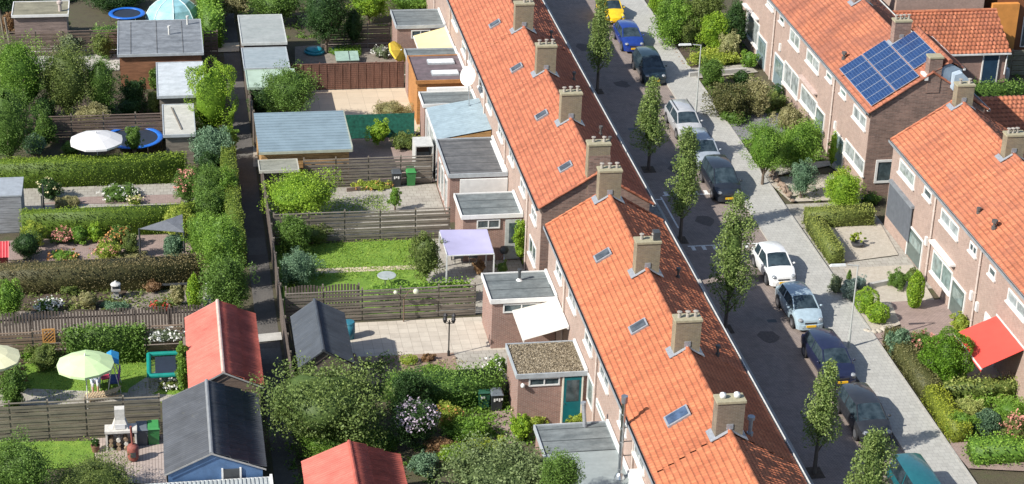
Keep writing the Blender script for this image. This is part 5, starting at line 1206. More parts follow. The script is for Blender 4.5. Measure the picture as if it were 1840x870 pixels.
# garden lamp with lanterns
x, y, _ = at(806, 640); t = T('garden_lamp', 'black garden lamp post with four lantern heads on the speckled patio', 'lamp post', (x, y, 0)); LB = plain('lamp_black', (.02, .02, .022), .5)
MB().tube((x, y, 0), (x, y, .3), .07).tube((x, y, .3), (x, y, 2.05), .035).build('post', LB, t)
for k in range(4):
    a = k*math.pi/2+.6; q = (x+.3*math.cos(a), y+.3*math.sin(a)); z = 2.2 if k else 2.05
    MB().tube((x, y, 1.85), (*q, 2.0), .018, n=5).build('arm', LB, t); MB().lathe(*q, [(.05, 2.0), (.09, 2.08), (.11, 2.2), (.13, 2.22), (.03, 2.33), (0, 2.36)], 8).build('lantern_head', LB, t)
x, y, _ = at(725, 577); t = T('garden_lamp', 'curved rusty lamp post with pale globe against the long grey fence', 'lamp post', (x, y-.1, 0)); RST = plain('rusty_post', (.15, .1, .07)); MB().tube((x, y-.1, 0), (x, y-.1, 1.4), .035).tube((x, y-.1, 1.4), (x+.25, y-.15, 1.8), .03).tube((x+.25, y-.15, 1.8), (x+.6, y-.2, 1.85), .03).build('post', RST, t)
for dx, r in ((.62, .17), (-.45, .12)): MB().lathe(x+dx, y-.2, [(0, 1.8-r), (r*.8, 1.8-r*.6), (r, 1.8), (r*.8, 1.8+r*.6), (0, 1.8+r)], 12).build('globe', plain('globe_cream', (.5, .52, .38), .5), t, smooth=True)
MB().bar((x, y-.1, 1.35), (x-.45, y-.2, 1.8), .03, .03).build('arm', RST, t)
# blue rain barrel beside the slate shed
x, y, _ = at(627, 608); t = T('rain_barrel', 'turquoise rain barrel at the side of the dark slate-coloured shed', 'barrel', (x, y, 0)); MB().lathe(x, y, [(.26, 0), (.32, .4), (.3, .9)], 16).build('barrel', plain('barrel_turq', (.03, .16, .22), .4), t, smooth=True); MB().lathe(x, y, [(.32, .902), (.28, .97), (0, 1.0)], 16).build('lid', plain('barrel_turq', (.03, .16, .22), .4), t)
# satellite dish
x, y, z = GX(838, 137, 18.3); t = T('satellite_dish', 'large white satellite dish above the two roof lights', 'satellite dish', (x, y, 2.9)); m = MB(); c = Vector((18.45, y, z)); n = Vector((-.75, -.55, .35)).normalized(); u = n.orthogonal().normalized(); v = n.cross(u); R_ = .62; pr = []
for j in range(5):
    for k in range(24): r = R_*j/4; a = 2*math.pi*k/24; pr.append(tuple(c+(u*math.cos(a)+v*math.sin(a))*r+n*(r*r*.25)))
m.v = pr; m.f = [(j*24+k, j*24+(k+1) % 24, (j+1)*24+(k+1) % 24, (j+1)*24+k) for j in range(4) for k in range(24)]
m.build('dish', plain('dish_white', (.75, .73, .68), .5, var=.04), t, smooth=True); MB().tube(tuple(c), (18.55, y+.15, 2.9), .035).build('mast', STEEL, t); MB().tube(tuple(c-v*R_*.9), tuple(c+n*.6), .015).tube(tuple(c+n*.55), tuple(c+n*.68), .05).build('feed_arm', STEEL, t)
# toys and small pools
def shell(px, py, r, col, label, cat, name, inner=None):
    x, y, _ = at(px, py); t = T(name, label, cat, (x, y, 0)); MB().torus(x, y, .17, r-.12, .13, 26, 8).build('rim', col, t, smooth=True); MB().lathe(x, y, [(.001, .1), (r-.15, .1)], 24).build('floor', inner or col, t)
TQ = plain('turquoise_plastic', (.02, .27, .36), .3); BLU = plain('blue_plastic', (.03, .16, .5), .3)
shell(565, 96, .72, TQ, 'turquoise covered shell pool on the shaded grass', 'paddling pool', 'paddling_pool'); x, y, _ = at(565, 96); o = MB().lathe(x, y, [(.66, .3), (.45, .4), (0, .45)], 20).build('cover', TQ, bpy.data.objects['paddling_pool'], smooth=True)
shell(608, 95, .55, BLU, 'round blue sandpit with toys in it', 'sandpit', 'sandpit', plain('sandpit_toys', (.1, .25, .6), .4, var=.8, scale=9))
x, y, _ = at(626, 118); t = T('cold_frame', 'low cold frame with pale green glass lid behind the battened fence', 'cold frame', (x, y, 0))
MB().box(x-.8, x+.7, y, y+1.1, 0, .35).build('box', SLAT, t); MB().hexa([(x-.85, y-.05, .36), (x+.75, y-.05, .36), (x+.75, y+1.15, .6), (x-.85, y+1.15, .6)], [(x-.85, y-.05, .4), (x+.75, y-.05, .4), (x+.75, y+1.15, .64), (x-.85, y+1.15, .64)]).build('lid', plain('cold_glass', (.3, .42, .36), .3), t); MB().bar((x+.1, y-.04, .41), (x+.1, y+1.14, .65), .04, .03).build('glazing_bar', DARK, t)
# white table on lawn edge
x, y, _ = G(695, 495, .7); t = T('garden_table', 'small round pale table behind the leafy hedge on the lawn', 'table', (x, y, 0)); MB().lathe(x, y, [(.5, .68), (.52, .7), (.5, .72)], 18).build('table_top', plain('pale_top', (.33, .37, .36)), t)
for k in range(3): a = k*2.1; MB().tube((x, y, .68), (x+.35*math.cos(a), y+.35*math.sin(a), 0), .02).build('leg', DARK, t)
# dining set below pergola
def chair(x, y, rz, label, mat, cush=None):
    t = T('garden_chair', label, 'chair', (x, y, 0), 'garden chairs', rz)
    MB().box(-.24, .24, -.24, .24, .4, .45).build('seat', cush or mat, t, local=True); MB().box(-.24, .24, .2, .24, .45, .95).build('backrest', mat, t, local=True)
    for a in (-.2, .2):
        for b_ in (-.2, .2): MB().tube((a, b_, 0), (a, b_, .4), .018, n=6).build('leg', mat, t, local=True)
x, y, _ = at(835, 470); y += .6
t = T('garden_table', 'dark rectangular dining table under the lilac pergola canopy', 'table', (x, y, 0)); MB().box(x-.8, x+.8, y-.45, y+.45, .71, .75).build('table_top', DARK, t)
for a in (-.7, .7):
    for b_ in (-.38, .38): MB().box(x+a-.03, x+a+.03, y+b_-.03, y+b_+.03, 0, .708).build('leg', DARK, t)
chair(x-.4, y-.8, math.pi, 'dark chair at the near left of the table under the lilac canopy', DARK); chair(x+.4, y-.8, math.pi, 'dark chair at the near right of the table under the lilac canopy', DARK)
chair(x+.4, y+.85, 0, 'chair with red cushion between the lilac canopy and the back door', DARK, plain('red_cushion', (.5, .05, .08)))
x, y, _ = at(905, 472); t = T('barbecue', 'black barbecue kettle on legs between pergola and flat roof', 'barbecue', (x, y, 0)); MB().lathe(x, y, [(.02, .55), (.2, .62), (.27, .8), (.2, .95), (.02, 1.02)], 16).build('bowl', DARK, t, smooth=True)
for k in range(3): a = k*2.1+.4; MB().tube((x, y, .6), (x+.28*math.cos(a), y+.28*math.sin(a), 0), .018).build('leg', STEEL, t)
# swing seat with blue canopy, lounger, seated person
x, y, _ = at(205, 708); y += .5; t = T('swing_seat', 'garden swing seat with bright blue canopy right of the green parasol', 'swing seat', (x, y, 0)); SBL = plain('swing_blue', (.02, .22, .45), .6)
MB().ext([(x-.28, y-.5, 1.62), (x-.28, y+.5, 1.72), (x-.05, y+.5, 1.86), (x-.05, y-.5, 1.76)], (.0, 0, .03)).ext([(x-.05, y-.5, 1.76), (x-.05, y+.5, 1.86), (x+.3, y+.5, 1.7), (x+.3, y-.5, 1.6)], (0, 0, .03)).build('canopy', SBL, t)
MB().box(x-.2, x+.25, y-.4, y+.4, .5, .6).build('seat', plain('navy_seat', (.03, .06, .2)), t); MB().hexa([(x+.2, y-.4, .6), (x+.27, y-.4, .6), (x+.27, y+.4, .6), (x+.2, y+.4, .6)], [(x+.3, y-.4, 1.1), (x+.36, y-.4, 1.1), (x+.36, y+.4, 1.1), (x+.3, y+.4, 1.1)]).build('backrest', plain('purple_seat', (.2, .05, .25)), t)
for sy in (-.52, .52):
    for sx in (-.3, .35): MB().tube((x+sx, y+sy, 0), (x, y+sy, 1.72), .022).build('leg', GUTW, t)
x, y, _ = at(185, 722); t = T('sun_lounger', 'pale wooden sun lounger lying beside the parasol foot', 'sun lounger', (x, y, 0)); LW = plain('pale_wood', (.5, .38, .24), .7); m = MB()
for k in range(12): q = k/11; m.bar((x-.75+q*1.5-.1, y+.1+q*.3-.28, .3+(.35*max(0, q-.6))), (x-.75+q*1.5+.1, y+.1+q*.3+.28, .3+(.35*max(0, q-.6))), .09, .025)
m.build('slat_bed', LW, t); m = MB(); m.bar((x-.7, y-.2, .24), (x+.9, y+.12, .26), .04, .05).bar((x-.85, y+.3, .24), (x+.75, y+.64, .26), .04, .05); m.build('frame', LW, t)
for a, b_ in ((-.6, -.15), (.7, .1), (-.7, .32), (.6, .6)): MB().tube((x+a, y+b_, 0), (x+a, y+b_, .24), .025).build('leg', LW, t)
# person: one skinned body
def person(x, y, rz, label, shirt, trousers, hair, skin=(.55, .33, .24)):
    t = T('person', label, 'person', (x, y, 0), None, rz)
    J = dict(pel=(0, 0, .5, .13, .12), ab=(0, .02, .68, .12, .1), ch=(0, .03, .88, .15, .11), nk=(0, .01, 1.02, .05, .05), hd=(0, -.02, 1.13, .085, .1), ht=(0, -.02, 1.23, .07, .08),
             hl=(-.1, -.02, .5, .09, .09), kl=(-.12, -.42, .5, .065, .065), al=(-.12, -.46, .08, .04, .045), tl=(-.12, -.6, .05, .04, .03), hr=(.1, -.02, .5, .09, .09), kr=(.12, -.42, .5, .065, .065), ar=(.12, -.44, .08, .04, .045), tr=(.12, -.58, .05, .04, .03),
             sl=(-.19, .03, .93, .06, .06), el=(-.25, -.08, .7, .045, .045), wl=(-.16, -.3, .6, .03, .03), gl=(-.13, -.37, .58, .035, .02), sr=(.19, .03, .93, .06, .06), er=(.25, -.08, .7, .045, .045), wr=(.16, -.3, .6, .03, .03), gr=(.13, -.37, .58, .035, .02))
    K = list(J); E = [('pel', 'ab'), ('ab', 'ch'), ('ch', 'nk'), ('nk', 'hd'), ('hd', 'ht'), ('pel', 'hl'), ('hl', 'kl'), ('kl', 'al'), ('al', 'tl'), ('pel', 'hr'), ('hr', 'kr'), ('kr', 'ar'), ('ar', 'tr'), ('ch', 'sl'), ('sl', 'el'), ('el', 'wl'), ('wl', 'gl'), ('ch', 'sr'), ('sr', 'er'), ('er', 'wr'), ('wr', 'gr')]
    me = bpy.data.meshes.new('body'); me.from_pydata([J[k][:3] for k in K], [(K.index(a), K.index(b_)) for a, b_ in E], []); o = bpy.data.objects.new('body', me); COL.objects.link(o); o.parent = t
    md = o.modifiers.new('skin', 'SKIN'); ss = o.modifiers.new('sub', 'SUBSURF'); ss.levels = ss.render_levels = 2
    for i, k in enumerate(K): me.skin_vertices[0].data[i].radius = J[k][3:5]
    me.skin_vertices[0].data[0].use_root = True
    m, nt, b = newmat('person_clothes'); tc = N(nt, 'ShaderNodeTexCoord').outputs['Object']; s = N(nt, 'ShaderNodeSeparateXYZ'); nt.links.new(tc, s.inputs[0])
    top = ramp(nt, s.outputs[2], [(0, skin), (.02, skin)]); r = N(nt, 'ShaderNodeValToRGB'); r.color_ramp.interpolation = 'CONSTANT'; e = r.color_ramp.elements; e[0].position = 0; e[0].color = rgb(skin); e[1].position = .42; e[1].color = rgb(trousers)
    for p, c in ((.58, shirt), (1.0, skin)): q = e.new(p); q.color = rgb(c)
    nt.links.new(s.outputs[2], r.inputs[0]); nt.links.new(r.outputs[0], b.inputs['Base Color']); b.inputs['Roughness'].default_value = .8; me.materials.append(m)
    V, Q = lump((0, .01, 1.19), (.1, .115, .1), 12, 8, .04); link_mesh('hair', V, Q, plain('hair_dark', hair, .7), t, local=True, smooth=True)
x, y, _ = at(172, 708); y += .5
chair(x, y, 0, 'pale chair under the right side of the green parasol', GUTW); person(x, y-.05, 0, 'dark-haired person in pale blue shirt sitting under the green parasol', (.5, .58, .68), (.5, .5, .52), (.02, .015, .012))
x, y, _ = at(190, 700); y += .5
chair(x, y, .3, 'chair with green and red cushions beside the seated person', plain('green_chair', (.03, .18, .08)), plain('pinkish_red', (.5, .06, .12)))
x, y, _ = at(160, 713); t = T('beach_ball', 'pale yellow-green ball beside the parasol foot', 'ball', (x, y, .16)); MB().lathe(x, y, [(.0, 0), (.11, .05), (.16, .16), (.11, .27), (0, .32)], 14).build('ball', plain('ball_lime', (.5, .55, .25)), t, smooth=True)
# street lamps
def lamp(px, py, label):
    x, y, _ = at(px, py); t = T('street_lamp', label, 'street lamp', (x, y, .12), 'street lamps on the right pavement'); LG = plain('lamp_grey', (.42, .44, .42), .4, var=.05)
    MB().tube((x, y, .12), (x, y, 1.1), .07, n=10).tube((x, y, 1.1), (x, y, 4.85), .045, .034, n=10).build('post', LG, t); MB().tube((x, y, 4.82), (x-.55, y, 4.9), .03).build('arm', LG, t)
    MB().hexa([(x-1.5, y-.1, 4.86), (x-.65, y-.08, 4.86), (x-.65, y+.08, 4.86), (x-1.5, y+.1, 4.86)], [(x-1.42, y-.06, 4.96), (x-.68, y-.05, 4.96), (x-.68, y+.05, 4.96), (x-1.42, y+.06, 4.96)]).build('lamp_head', plain('lamp_white', (.58, .6, .58), .4), t)
lamp(1524, 628, 'street lamp beside the navy car near the round yellow-green shrubs'); lamp(1250, 206, 'street lamp beside the silver estate car farther up the street')
# gabion style low walls, rocks
def rocks(label, pts_px, n, r=(.1, .22), col='pale', name='garden_rock', cat='rock', hgt=.7):
    mt = {'pale': plain('rock_pale', (.42, .38, .31), .9, scale=7), 'grey': plain('rock_grey', (.38, .42, .46), .9, scale=7), 'brown': plain('rock_brown', (.27, .2, .15), .9, scale=7)}[col]
    for k in range(n):
        q = k/(max(1, n-1)); L = len(pts_px)-1; i = min(L-1, int(q*L)); f = q*L-i; px = pts_px[i][0]*(1-f)+pts_px[i+1][0]*f; py = pts_px[i][1]*(1-f)+pts_px[i+1][1]*f
        x, y, _ = at(px+random.uniform(-2, 2), py+random.uniform(-1.5, 1.5)); rr = random.uniform(*r); V, Q = lump((x, y, rr*.35), (rr, rr*.85, rr*hgt), 8, 5, .18)
        o = link_mesh(name, V, Q, mt); tag(o, label, cat, label)
rocks('grey-blue boulder edging the small pond before the green netting', [(700, 232), (715, 228), (738, 228), (745, 240)], 7, col='grey')
rocks('pale boulder among the round shrubs near the lamp', [(1556, 596), (1575, 600), (1595, 592)], 6, (.14, .26))
rocks('brown boulder edging the bed beside the pavement', [(1208, 85), (1232, 125)], 7, (.1, .2), 'brown')
rocks('small stone scattered in the reddish rock bed', [(650, 655), (700, 648), (760, 652), (815, 645)], 12, (.06, .13), 'brown')
t = T('low_stone_wall', 'low dark stacked-stone wall edging the gravel front garden', 'wall', (*at(1400, 330)[:2], 0)); a = at(1384, 312); b_ = at(1424, 368); m = MB()
for k in range(60):
    q = random.random(); x = a[0]*(1-q)+b_[0]*q+random.uniform(-.15, .15); y = a[1]*(1-q)+b_[1]*q; r = random.uniform(.1, .18); V, Q = lump((x, y, random.uniform(.08, .4)), (r, r, r*.7), 6, 4, .2); i = len(m.v); m.v += [tuple(v) for v in V]; m.f += [tuple(int(z)+i for z in qq) for qq in Q]
m.build('stones', plain('rock_brown', (.27, .2, .15), .9, scale=7), t)
def lowwall(label, p, q, h=.35, w=.2, mat=CONC):
    a = at(*p); b_ = at(*q); t = T('low_wall', label, 'wall', (a[0], a[1], 0)); MB().bar((a[0], a[1], h/2), (b_[0], b_[1], h/2), w, h).build('wall', mat, t)
lowwall('low pale wall below the raised gravel bed near the lamp', (1560, 520), (1600, 512)); lowwall('low concrete edging wall beside the upper front path', (1238, 140), (1340, 132), .4)
lowwall('brown wooden edging at the foot of the wheelie bin fence', (623, 345), (702, 338), .25, .1, SLATB)
# gate of stakes at the right edge
t = T('stake_fence', 'fence of thin brown stakes under the red awning at the right edge', 'fence', (*at(1820, 700)[:2], 0)); a = at(1797, 706); m = MB()
for k in range(16): x = a[0]+k*.17; hh = 1.25+random.uniform(-.1, .1); m.tube((x, a[1]+random.uniform(-.03, .03), 0), (x+random.uniform(-.04, .04), a[1], hh), .03, n=5)
m.build('stakes', SLATB, t); MB().bar((a[0], a[1]+.05, 1.0), (a[0]+2.7, a[1]+.05, 1.0), .03, .05).build('rail', SLATB, t)
# washing pole posts at top left etc.
for k, (px, py) in enumerate(((20, 96), (8, 70))):
    x, y, _ = at(px, py); t = T('clothes_pole', ('leaning wooden pole at the left edge near the fence', 'second leaning wooden pole at the left edge below the orange shrub')[k], 'pole', (x, y, 0)); MB().tube((x, y, 0), (x-.25, y, 2.6), .07).build('pole', POSTM, t)
# ================================================================ cars
def proj(X):
    v = RM @ (np.array(X, float)-[0, 0, CH]); return v[0]/v[2]*F+920, v[1]/v[2]*F+435
def Zat(X, Y, py):
    lo, hi = -2, 25
    for _ in range(40):
        m = (lo+hi)/2
        if proj((X, Y, m))[1] > py: lo = m
        else: hi = m
    return lo
TYRE = plain('tyre', (.02, .02, .022), .8); RIM = plain('rim', (.45, .46, .48), .3, .8); CGL = glass('car_glass', (.012, .022, .028)); HL = plain('headlight_glass', (.26, .28, .30), .12, var=.1, scale=20); PLATE = plain('plate_yellow', (.75, .45, .02), .5, var=0)
BUMP = plain('black_plastic', (.03, .03, .032), .6); SEAT = plain('seat_grey', (.12, .12, .13))
def car(label, x, yf, L, w, h, col, style='hatch', rz=0, group='cars parked along the pavement', bumper=None, lowb=False):
    """local frame: front at y=-L/2, facing -Y"""
    t = T('parked_car', label, 'car', (x, yf+L/2, .004), group, rz); f = -L/2; r = L/2; W = w
    bz = .92 if h < 1.55 else 1.0
    P = {'hatch': (.84, 1.58, .5, .14, .06), 'wagon': (1.0, 1.75, .38, .12, .05), 'mpv': (.75, 1.65, .4, .12, .05), 'beetle': (1.05, 1.6, 1.7, .75, .3), 'van': (.5, 1.25, .2, .08, .04)}[style]
    cow, rf, rr, rg, tail = P
    hf = .7 if style != 'beetle' else .62
    st = []    # y, half width, sill, belt, top, topwidth, cabin flag
    fr = .93 if style != 'beetle' else .6
    hoodw = .84 if style != 'beetle' else .62
    st.append((f, W*fr*.66, .3, hf-.06, hf-.03, W*hoodw*.6, 0))
    st.append((f+.07, W*fr*.86, .22, hf, hf+.04, W*hoodw*.82, 0))
    st.append((f+.2, W*fr*.97, .2, hf+.03, hf+.085, W*hoodw*.94, 0))
    st.append((f+.45, W*fr*1.03, .2, hf+.07, hf+.13, W*hoodw, 0))
    st.append((f+cow*.75, W*.99, .2, bz-.06, bz-.0, W*hoodw, 0))
    st.append((f+cow, W, .2, bz, bz+.05, W*.84, 0))                     # cowl
    st.append((f+rf, W, .2, bz+.01, h-.03, W*.73, 1))                      # roof front
    b1 = f+rf+(r-rr-f-rf)*.42
    st.append((f+rf+.1, W, .2, bz+.01, h-.01, W*.75, 1)); st.append((b1, W, .2, bz+.02, h+.01, W*.77, 1)); st.append((b1+.09, W, .2, bz+.02, h+.01, W*.77, 1))
    st.append((r-rr-.1, W, .2, bz+.03, h-.04, W*.73, 1)); st.append((r-rr, W, .2, bz+.03, h-.08, W*.7, 1))
    st.append((r-rg, W*.97, .22, bz+.02, bz+.05, W*.78, 0)); st.append((r-tail*.5, W*.9, .24, bz-.08, bz-.03, W*.7, 0)); st.append((r, W*.74, .32, bz-.25, bz-.2, W*.58, 0))
    rows = []
    for (y, ww, zs, zb, zt, tw, c) in st:
        half = [(ww*.9, zs), (ww, (zs+zb)*.5-.04), (ww*.995, zb-.14), (ww*.955, zb), (tw, zt-(.055 if c else .03)), (tw*.72, zt-.0), (0, zt+.025)]
        rows.append([(-a, y, b_) for a, b_ in half]+[(a, y, b_) for a, b_ in half[-2::-1]])
    n = 13; V = [p for r_ in rows for p in r_]; body, ws, rw, sw = [], [], [], []
    for i in range(len(rows)-1):
        c0, c1 = st[i][6], st[i+1][6]
        for j in range(n-1):
            q = (i*n+j, i*n+j+1, (i+1)*n+j+1, (i+1)*n+j)
            if i == 5 and 4 <= j <= 7: ws.append(q)
            elif i == 11 and 4 <= j <= 7: rw.append(q)
            elif c0 and c1 and j in (3, 8) and i in (7, 9) : sw.append(q)
            elif i in (5,) and j in (3, 8): sw.append(q)
            elif i == 6 and j in (3, 8): sw.append(q)
            else: body.append(q)
    body.append(tuple(range(n-1, -1, -1))); body.append(tuple((len(rows)-1)*n+k for k in range(n))); 
    for i in range(len(rows)-1): body.append((i*n, (i+1)*n, (i+1)*n+n-1, i*n+n-1))
    def part(nm, fs, m_, sm=True):
        us = sorted({k for q in fs for k in q}); mp = {k: i for i, k in enumerate(us)}
        return link_mesh(nm, [V[k] for k in us], [tuple(mp[k] for k in q) for q in fs], m_, t, local=True, smooth=sm)
    bo = part('body', body, col)
    bv = bo.modifiers.new('edge', 'EDGE_SPLIT'); bv.split_angle = math.radians(38)
    part('windscreen', ws, CGL); part('rear_window', rw, CGL); part('side_window', [q for q in sw if V[q[0]][0] < 0], CGL); part('side_window', [q for q in sw if V[q[0]][0] > 0], CGL)
    # pillars around the windscreen
    for s in (-1, 1):
        a = Vector((s*W*.85, f+cow, bz+.01)); b_ = Vector((s*W*.7, f+rf, h-.06)); MB().bar(a, b_, .06, .05).build('pillar', col, t, local=True)
    wy = (f+L*.19, r-L*.19); R_ = .31
    for yy in wy:
        for s in (-1, 1):
            o = MB(); xo = s*(W-.02); xi = s*(W-.2); o.tube((xi, yy, R_), (xo+s*.015, yy, R_), R_, n=20); wl = o.build('tyre', TYRE, t, local=True); MB().tube((xo+s*.012, yy, R_), (xo+s*.025, yy, R_), R_*.64, n=14).build('rim', RIM, wl, local=True)
            MB().tube((s*(W*.93), yy, R_+.03), (s*(W*.93)+s*W*.075, yy, R_+.03), R_+.07, n=20).build('wheel_arch', BUMP, t, local=True)
    if style == 'beetle':
        for s in (-1, 1):
            for yy in (f+.62, r-.75): V2, Q2 = lump((s*(W*.74), yy, .42), (W*.3, .55, .36), 14, 8, 0); link_mesh('mudguard', V2, Q2, col, t, local=True, smooth=True)
            V2, Q2 = lump((s*W*.72, f+.16, .62), (.1, .07, .1), 10, 6, 0); link_mesh('headlight', V2, Q2, HL, t, local=True, smooth=True)
        MB().box(-W*.8, W*.8, f-.12, f-.05, .36, .43).build('bumper', RIM, t, local=True)
    else:
        for s in (-1, 1): V2, Q2 = lump((s*W*.66, f+.13, hf-.01), (W*.19, .17, .085), 12, 6, 0); link_mesh('headlight', V2, Q2, HL, t, local=True, smooth=True)
        MB().prism([(-W*.5, f-.09), (W*.5, f-.09), (W*.78, f-.01), (W*.92, f+.16), (-W*.92, f+.16), (-W*.78, f-.01)], .2, .46).build('bumper', bumper or col, t, local=True)
        MB().box(-W*.55, W*.55, f-.085, f-.06, .24, .33).box(-W*.4, W*.4, f-.02, f+.01, .5, .58).build('grille', BUMP, t, local=True)
    MB().box(-.26, .26, f-.135, f-.12 if style == 'beetle' else f-.086, .36, .47).build('number_plate', PLATE, t, local=True)
    for s in (-1, 1): V2, Q2 = lump((s*(W+.09), f+cow+.28, bz+.05), (.09, .06, .065), 8, 5, 0); link_mesh('wing_mirror', V2, Q2, col if style != 'van' else BUMP, t, local=True, smooth=True)
    for s in (-1, 1): MB().box(s*W*.62-.14, s*W*.62+.14, r-.03, r+.015, .6, .78).build('tail_light', plain('tail_red', (.4, .01, .01), .3), t, local=True)
    if style == 'wagon':
        for s in (-1, 1): MB().bar((s*W*.62, f+rf+.2, h+.04), (s*W*.62, r-rr-.2, h+.03), .04, .04).build('roof_rail', BUMP if 'silver' not in label else DARK, t, local=True)
    for q0, q1 in ((-.1, -W*.55), (W*.3, -.05)): MB().bar((q0, f+cow+.02, bz+.07), (q1, f+cow+.1, bz+.12), .025, .015).build('wiper', BUMP, t, local=True)
    return t
CX = 32.85
car('bright yellow rounded vintage car at the top of the street', CX-.05, 138.7, 4.05, .77, 1.48, paint('yellow_car', (.78, .52, .01)), 'beetle')
car('royal blue hatchback behind the yellow vintage car', CX+.02, 132.9, 3.9, .8, 1.42, paint('blue_car', (.008, .035, .22)), 'hatch')
car('dark teal-black people carrier behind the royal blue hatchback', CX+.08, 126.6, 4.1, .84, 1.6, paint('tealblack_car', (.012, .028, .038)), 'mpv')
car('silver estate car beside the upper street lamp', CX+.1, 116.6, 4.4, .84, 1.46, paint('silver_car', (.42, .43, .44), .3), 'wagon')
car('grey-blue estate car between the silver estate and the black people carrier', CX+.1, 111.9, 4.3, .82, 1.45, paint('greyblue_car', (.30, .34, .39), .3), 'wagon')
car('black people carrier at the speed table marking', CX+.02, 107.2, 4.2, .86, 1.66, paint('black_car', (.014, .018, .026)), 'mpv')
car('white small hatchback opposite the L-shaped hedge', CX+.02, 96.0, 3.6, .82, 1.47, paint('white_car', (.75, .76, .76)), 'hatch', .03)
car('pale ice-blue hatchback behind the white hatchback', CX-.02, 90.9, 3.8, .81, 1.42, paint('iceblue_car', (.34, .44, .50), .3), 'hatch', .03)
car('navy blue hatchback with yellow plate beside the lower street lamp', CX-.2, 84.95, 4.3, .86, 1.46, paint('navy_car', (.01, .014, .045)), 'hatch', .02)
car('dark grey hatchback with big round headlights near bottom of street', CX-.25, 79.4, 4.15, .86, 1.48, paint('darkgrey_car', (.022, .024, .028)), 'hatch', .02)
car('teal van cut off by the bottom edge of the photo', CX-.1, 71.7, 4.5, .84, 1.75, paint('teal_car', (.01, .11, .13)), 'van')
# ================================================================ street trees
def street_tree(bx, by, ytop, ybot, wpx, label, n=8500, peaks=2, pal='street', lean=0):
    x, y, _ = G(bx, by); zt = Zat(x, y, ytop); zb = max(1.2, Zat(x, y, ybot)); D = math.dist((x, y, 3), (0, 0, CH)); R_ = wpx/2/(F/D)
    t = T('street_tree', label, 'tree', (x, y, 0), 'street trees between road and near pavement')
    K = []; R_ *= random.uniform(.92, 1.08); k1 = random.uniform(2, 4.5); k2 = random.uniform(1.3, 3); k3 = random.uniform(.6, .82); lean += random.uniform(-.25, .25)
    for k in range(70):
        q = random.random()**.85; z = zb+.2+(zt-zb-.3)*q; rr = R_*(min(1, (q+.08)*k1)**.6)*(1-q**k2*k3)
        a = random.uniform(0, 6.28); d = rr*random.uniform(.3, .92); K.append((x+d*math.cos(a)+lean*q, y+d*math.sin(a), z, .2+.34*rr*random.uniform(.6, 1)))
    for k in range(peaks*2): a = random.uniform(0, 6.28); K.append((x+R_*.22*math.cos(a)+lean, y+R_*.22*math.sin(a), zt-random.uniform(0, .5), .22))
    K = np.array(K); wt = K[:, 3]**2; wt /= wt.sum(); wh = RNG.choice(len(K), n, p=wt); e = RNG.normal(size=(n, 3)); e /= np.linalg.norm(e, axis=1)[:, None]
    P = K[wh, :3]+e*(K[wh, 3]*RNG.uniform(.7, 1.08, n))[:, None]*np.array([.9, .9, 1.35])
    rnd = np.clip(RNG.uniform(0, .55, n)+RNG.uniform(0, .45, len(K))[wh], 0, 1)
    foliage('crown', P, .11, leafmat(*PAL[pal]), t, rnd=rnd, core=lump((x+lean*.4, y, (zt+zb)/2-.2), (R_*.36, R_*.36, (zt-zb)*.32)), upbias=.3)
    m = MB().tube((x, y, 0), (x, y, zb), .11, .09).tube((x, y, zb), (x+lean*.5, y, zb+(zt-zb)*.7), .09, .03)
    for k in range(9): a = k*2.4; z = zb-.25+k*.3; m.tube((x, y, z), (x+R_*.7*math.cos(a), y+R_*.7*math.sin(a), z+1.1), .045, .012, 5)
    m.build('trunk', wood('street_bark', (.12, .1, .085), 2), t)
    return t
street_tree(1073, 165, -8, 122, 56, 'street tree nearest the top, left of the royal blue car')
street_tree(1165, 305, 142, 288, 70, 'street tree left of the silver estate car')
street_tree(1222, 432, 236, 388, 66, 'street tree left of the black people carrier at the speed table')
street_tree(1303, 592, 352, 556, 84, 'tallest, widest street tree, left of the white hatchback', 9500, 4)
street_tree(1463, 850, 653, 806, 72, 'slim lopsided street tree left of the dark grey hatchback', 6000, 3, lean=.15)
street_tree(1552, 1010, 775, 930, 90, 'street tree at bottom edge beside the teal van', 7500, 4)
m = MB()
for bx, by in ((1073, 165), (1165, 305), (1222, 432), (1303, 592), (1463, 850)):
    x, y, _ = G(bx, by); m.box(x-.4, x+.4, y-.5, y+.5, .006, .011)
tag(m.build('tree_pit', BARK), None, None, kind='structure')
# ================================================================ hedges
OLV = ((.11, .15, .035), (.38, .42, .10)); YHG = ((.06, .115, .015), (.30, .41, .045)); BRH = ((.07, .075, .03), (.27, .22, .10)); DHG = ((.02, .045, .012), (.10, .14, .04))
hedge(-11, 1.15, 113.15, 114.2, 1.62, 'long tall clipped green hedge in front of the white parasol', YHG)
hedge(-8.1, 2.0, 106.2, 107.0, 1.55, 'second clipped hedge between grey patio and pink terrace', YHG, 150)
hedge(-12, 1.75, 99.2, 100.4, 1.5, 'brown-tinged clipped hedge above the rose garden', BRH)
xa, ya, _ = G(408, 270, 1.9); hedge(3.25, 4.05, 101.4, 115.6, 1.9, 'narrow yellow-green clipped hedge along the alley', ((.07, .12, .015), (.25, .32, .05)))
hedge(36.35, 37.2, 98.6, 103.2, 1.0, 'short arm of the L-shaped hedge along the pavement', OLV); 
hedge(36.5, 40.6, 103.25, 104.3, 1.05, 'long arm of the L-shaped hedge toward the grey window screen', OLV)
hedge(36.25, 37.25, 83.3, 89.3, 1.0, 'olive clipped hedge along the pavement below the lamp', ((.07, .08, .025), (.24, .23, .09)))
hedge(36.25, 37.2, 79.1, 83.2, 1.0, 'yellow-green clipped hedge continuing along the pavement', ((.12, .16, .02), (.42, .47, .05)))
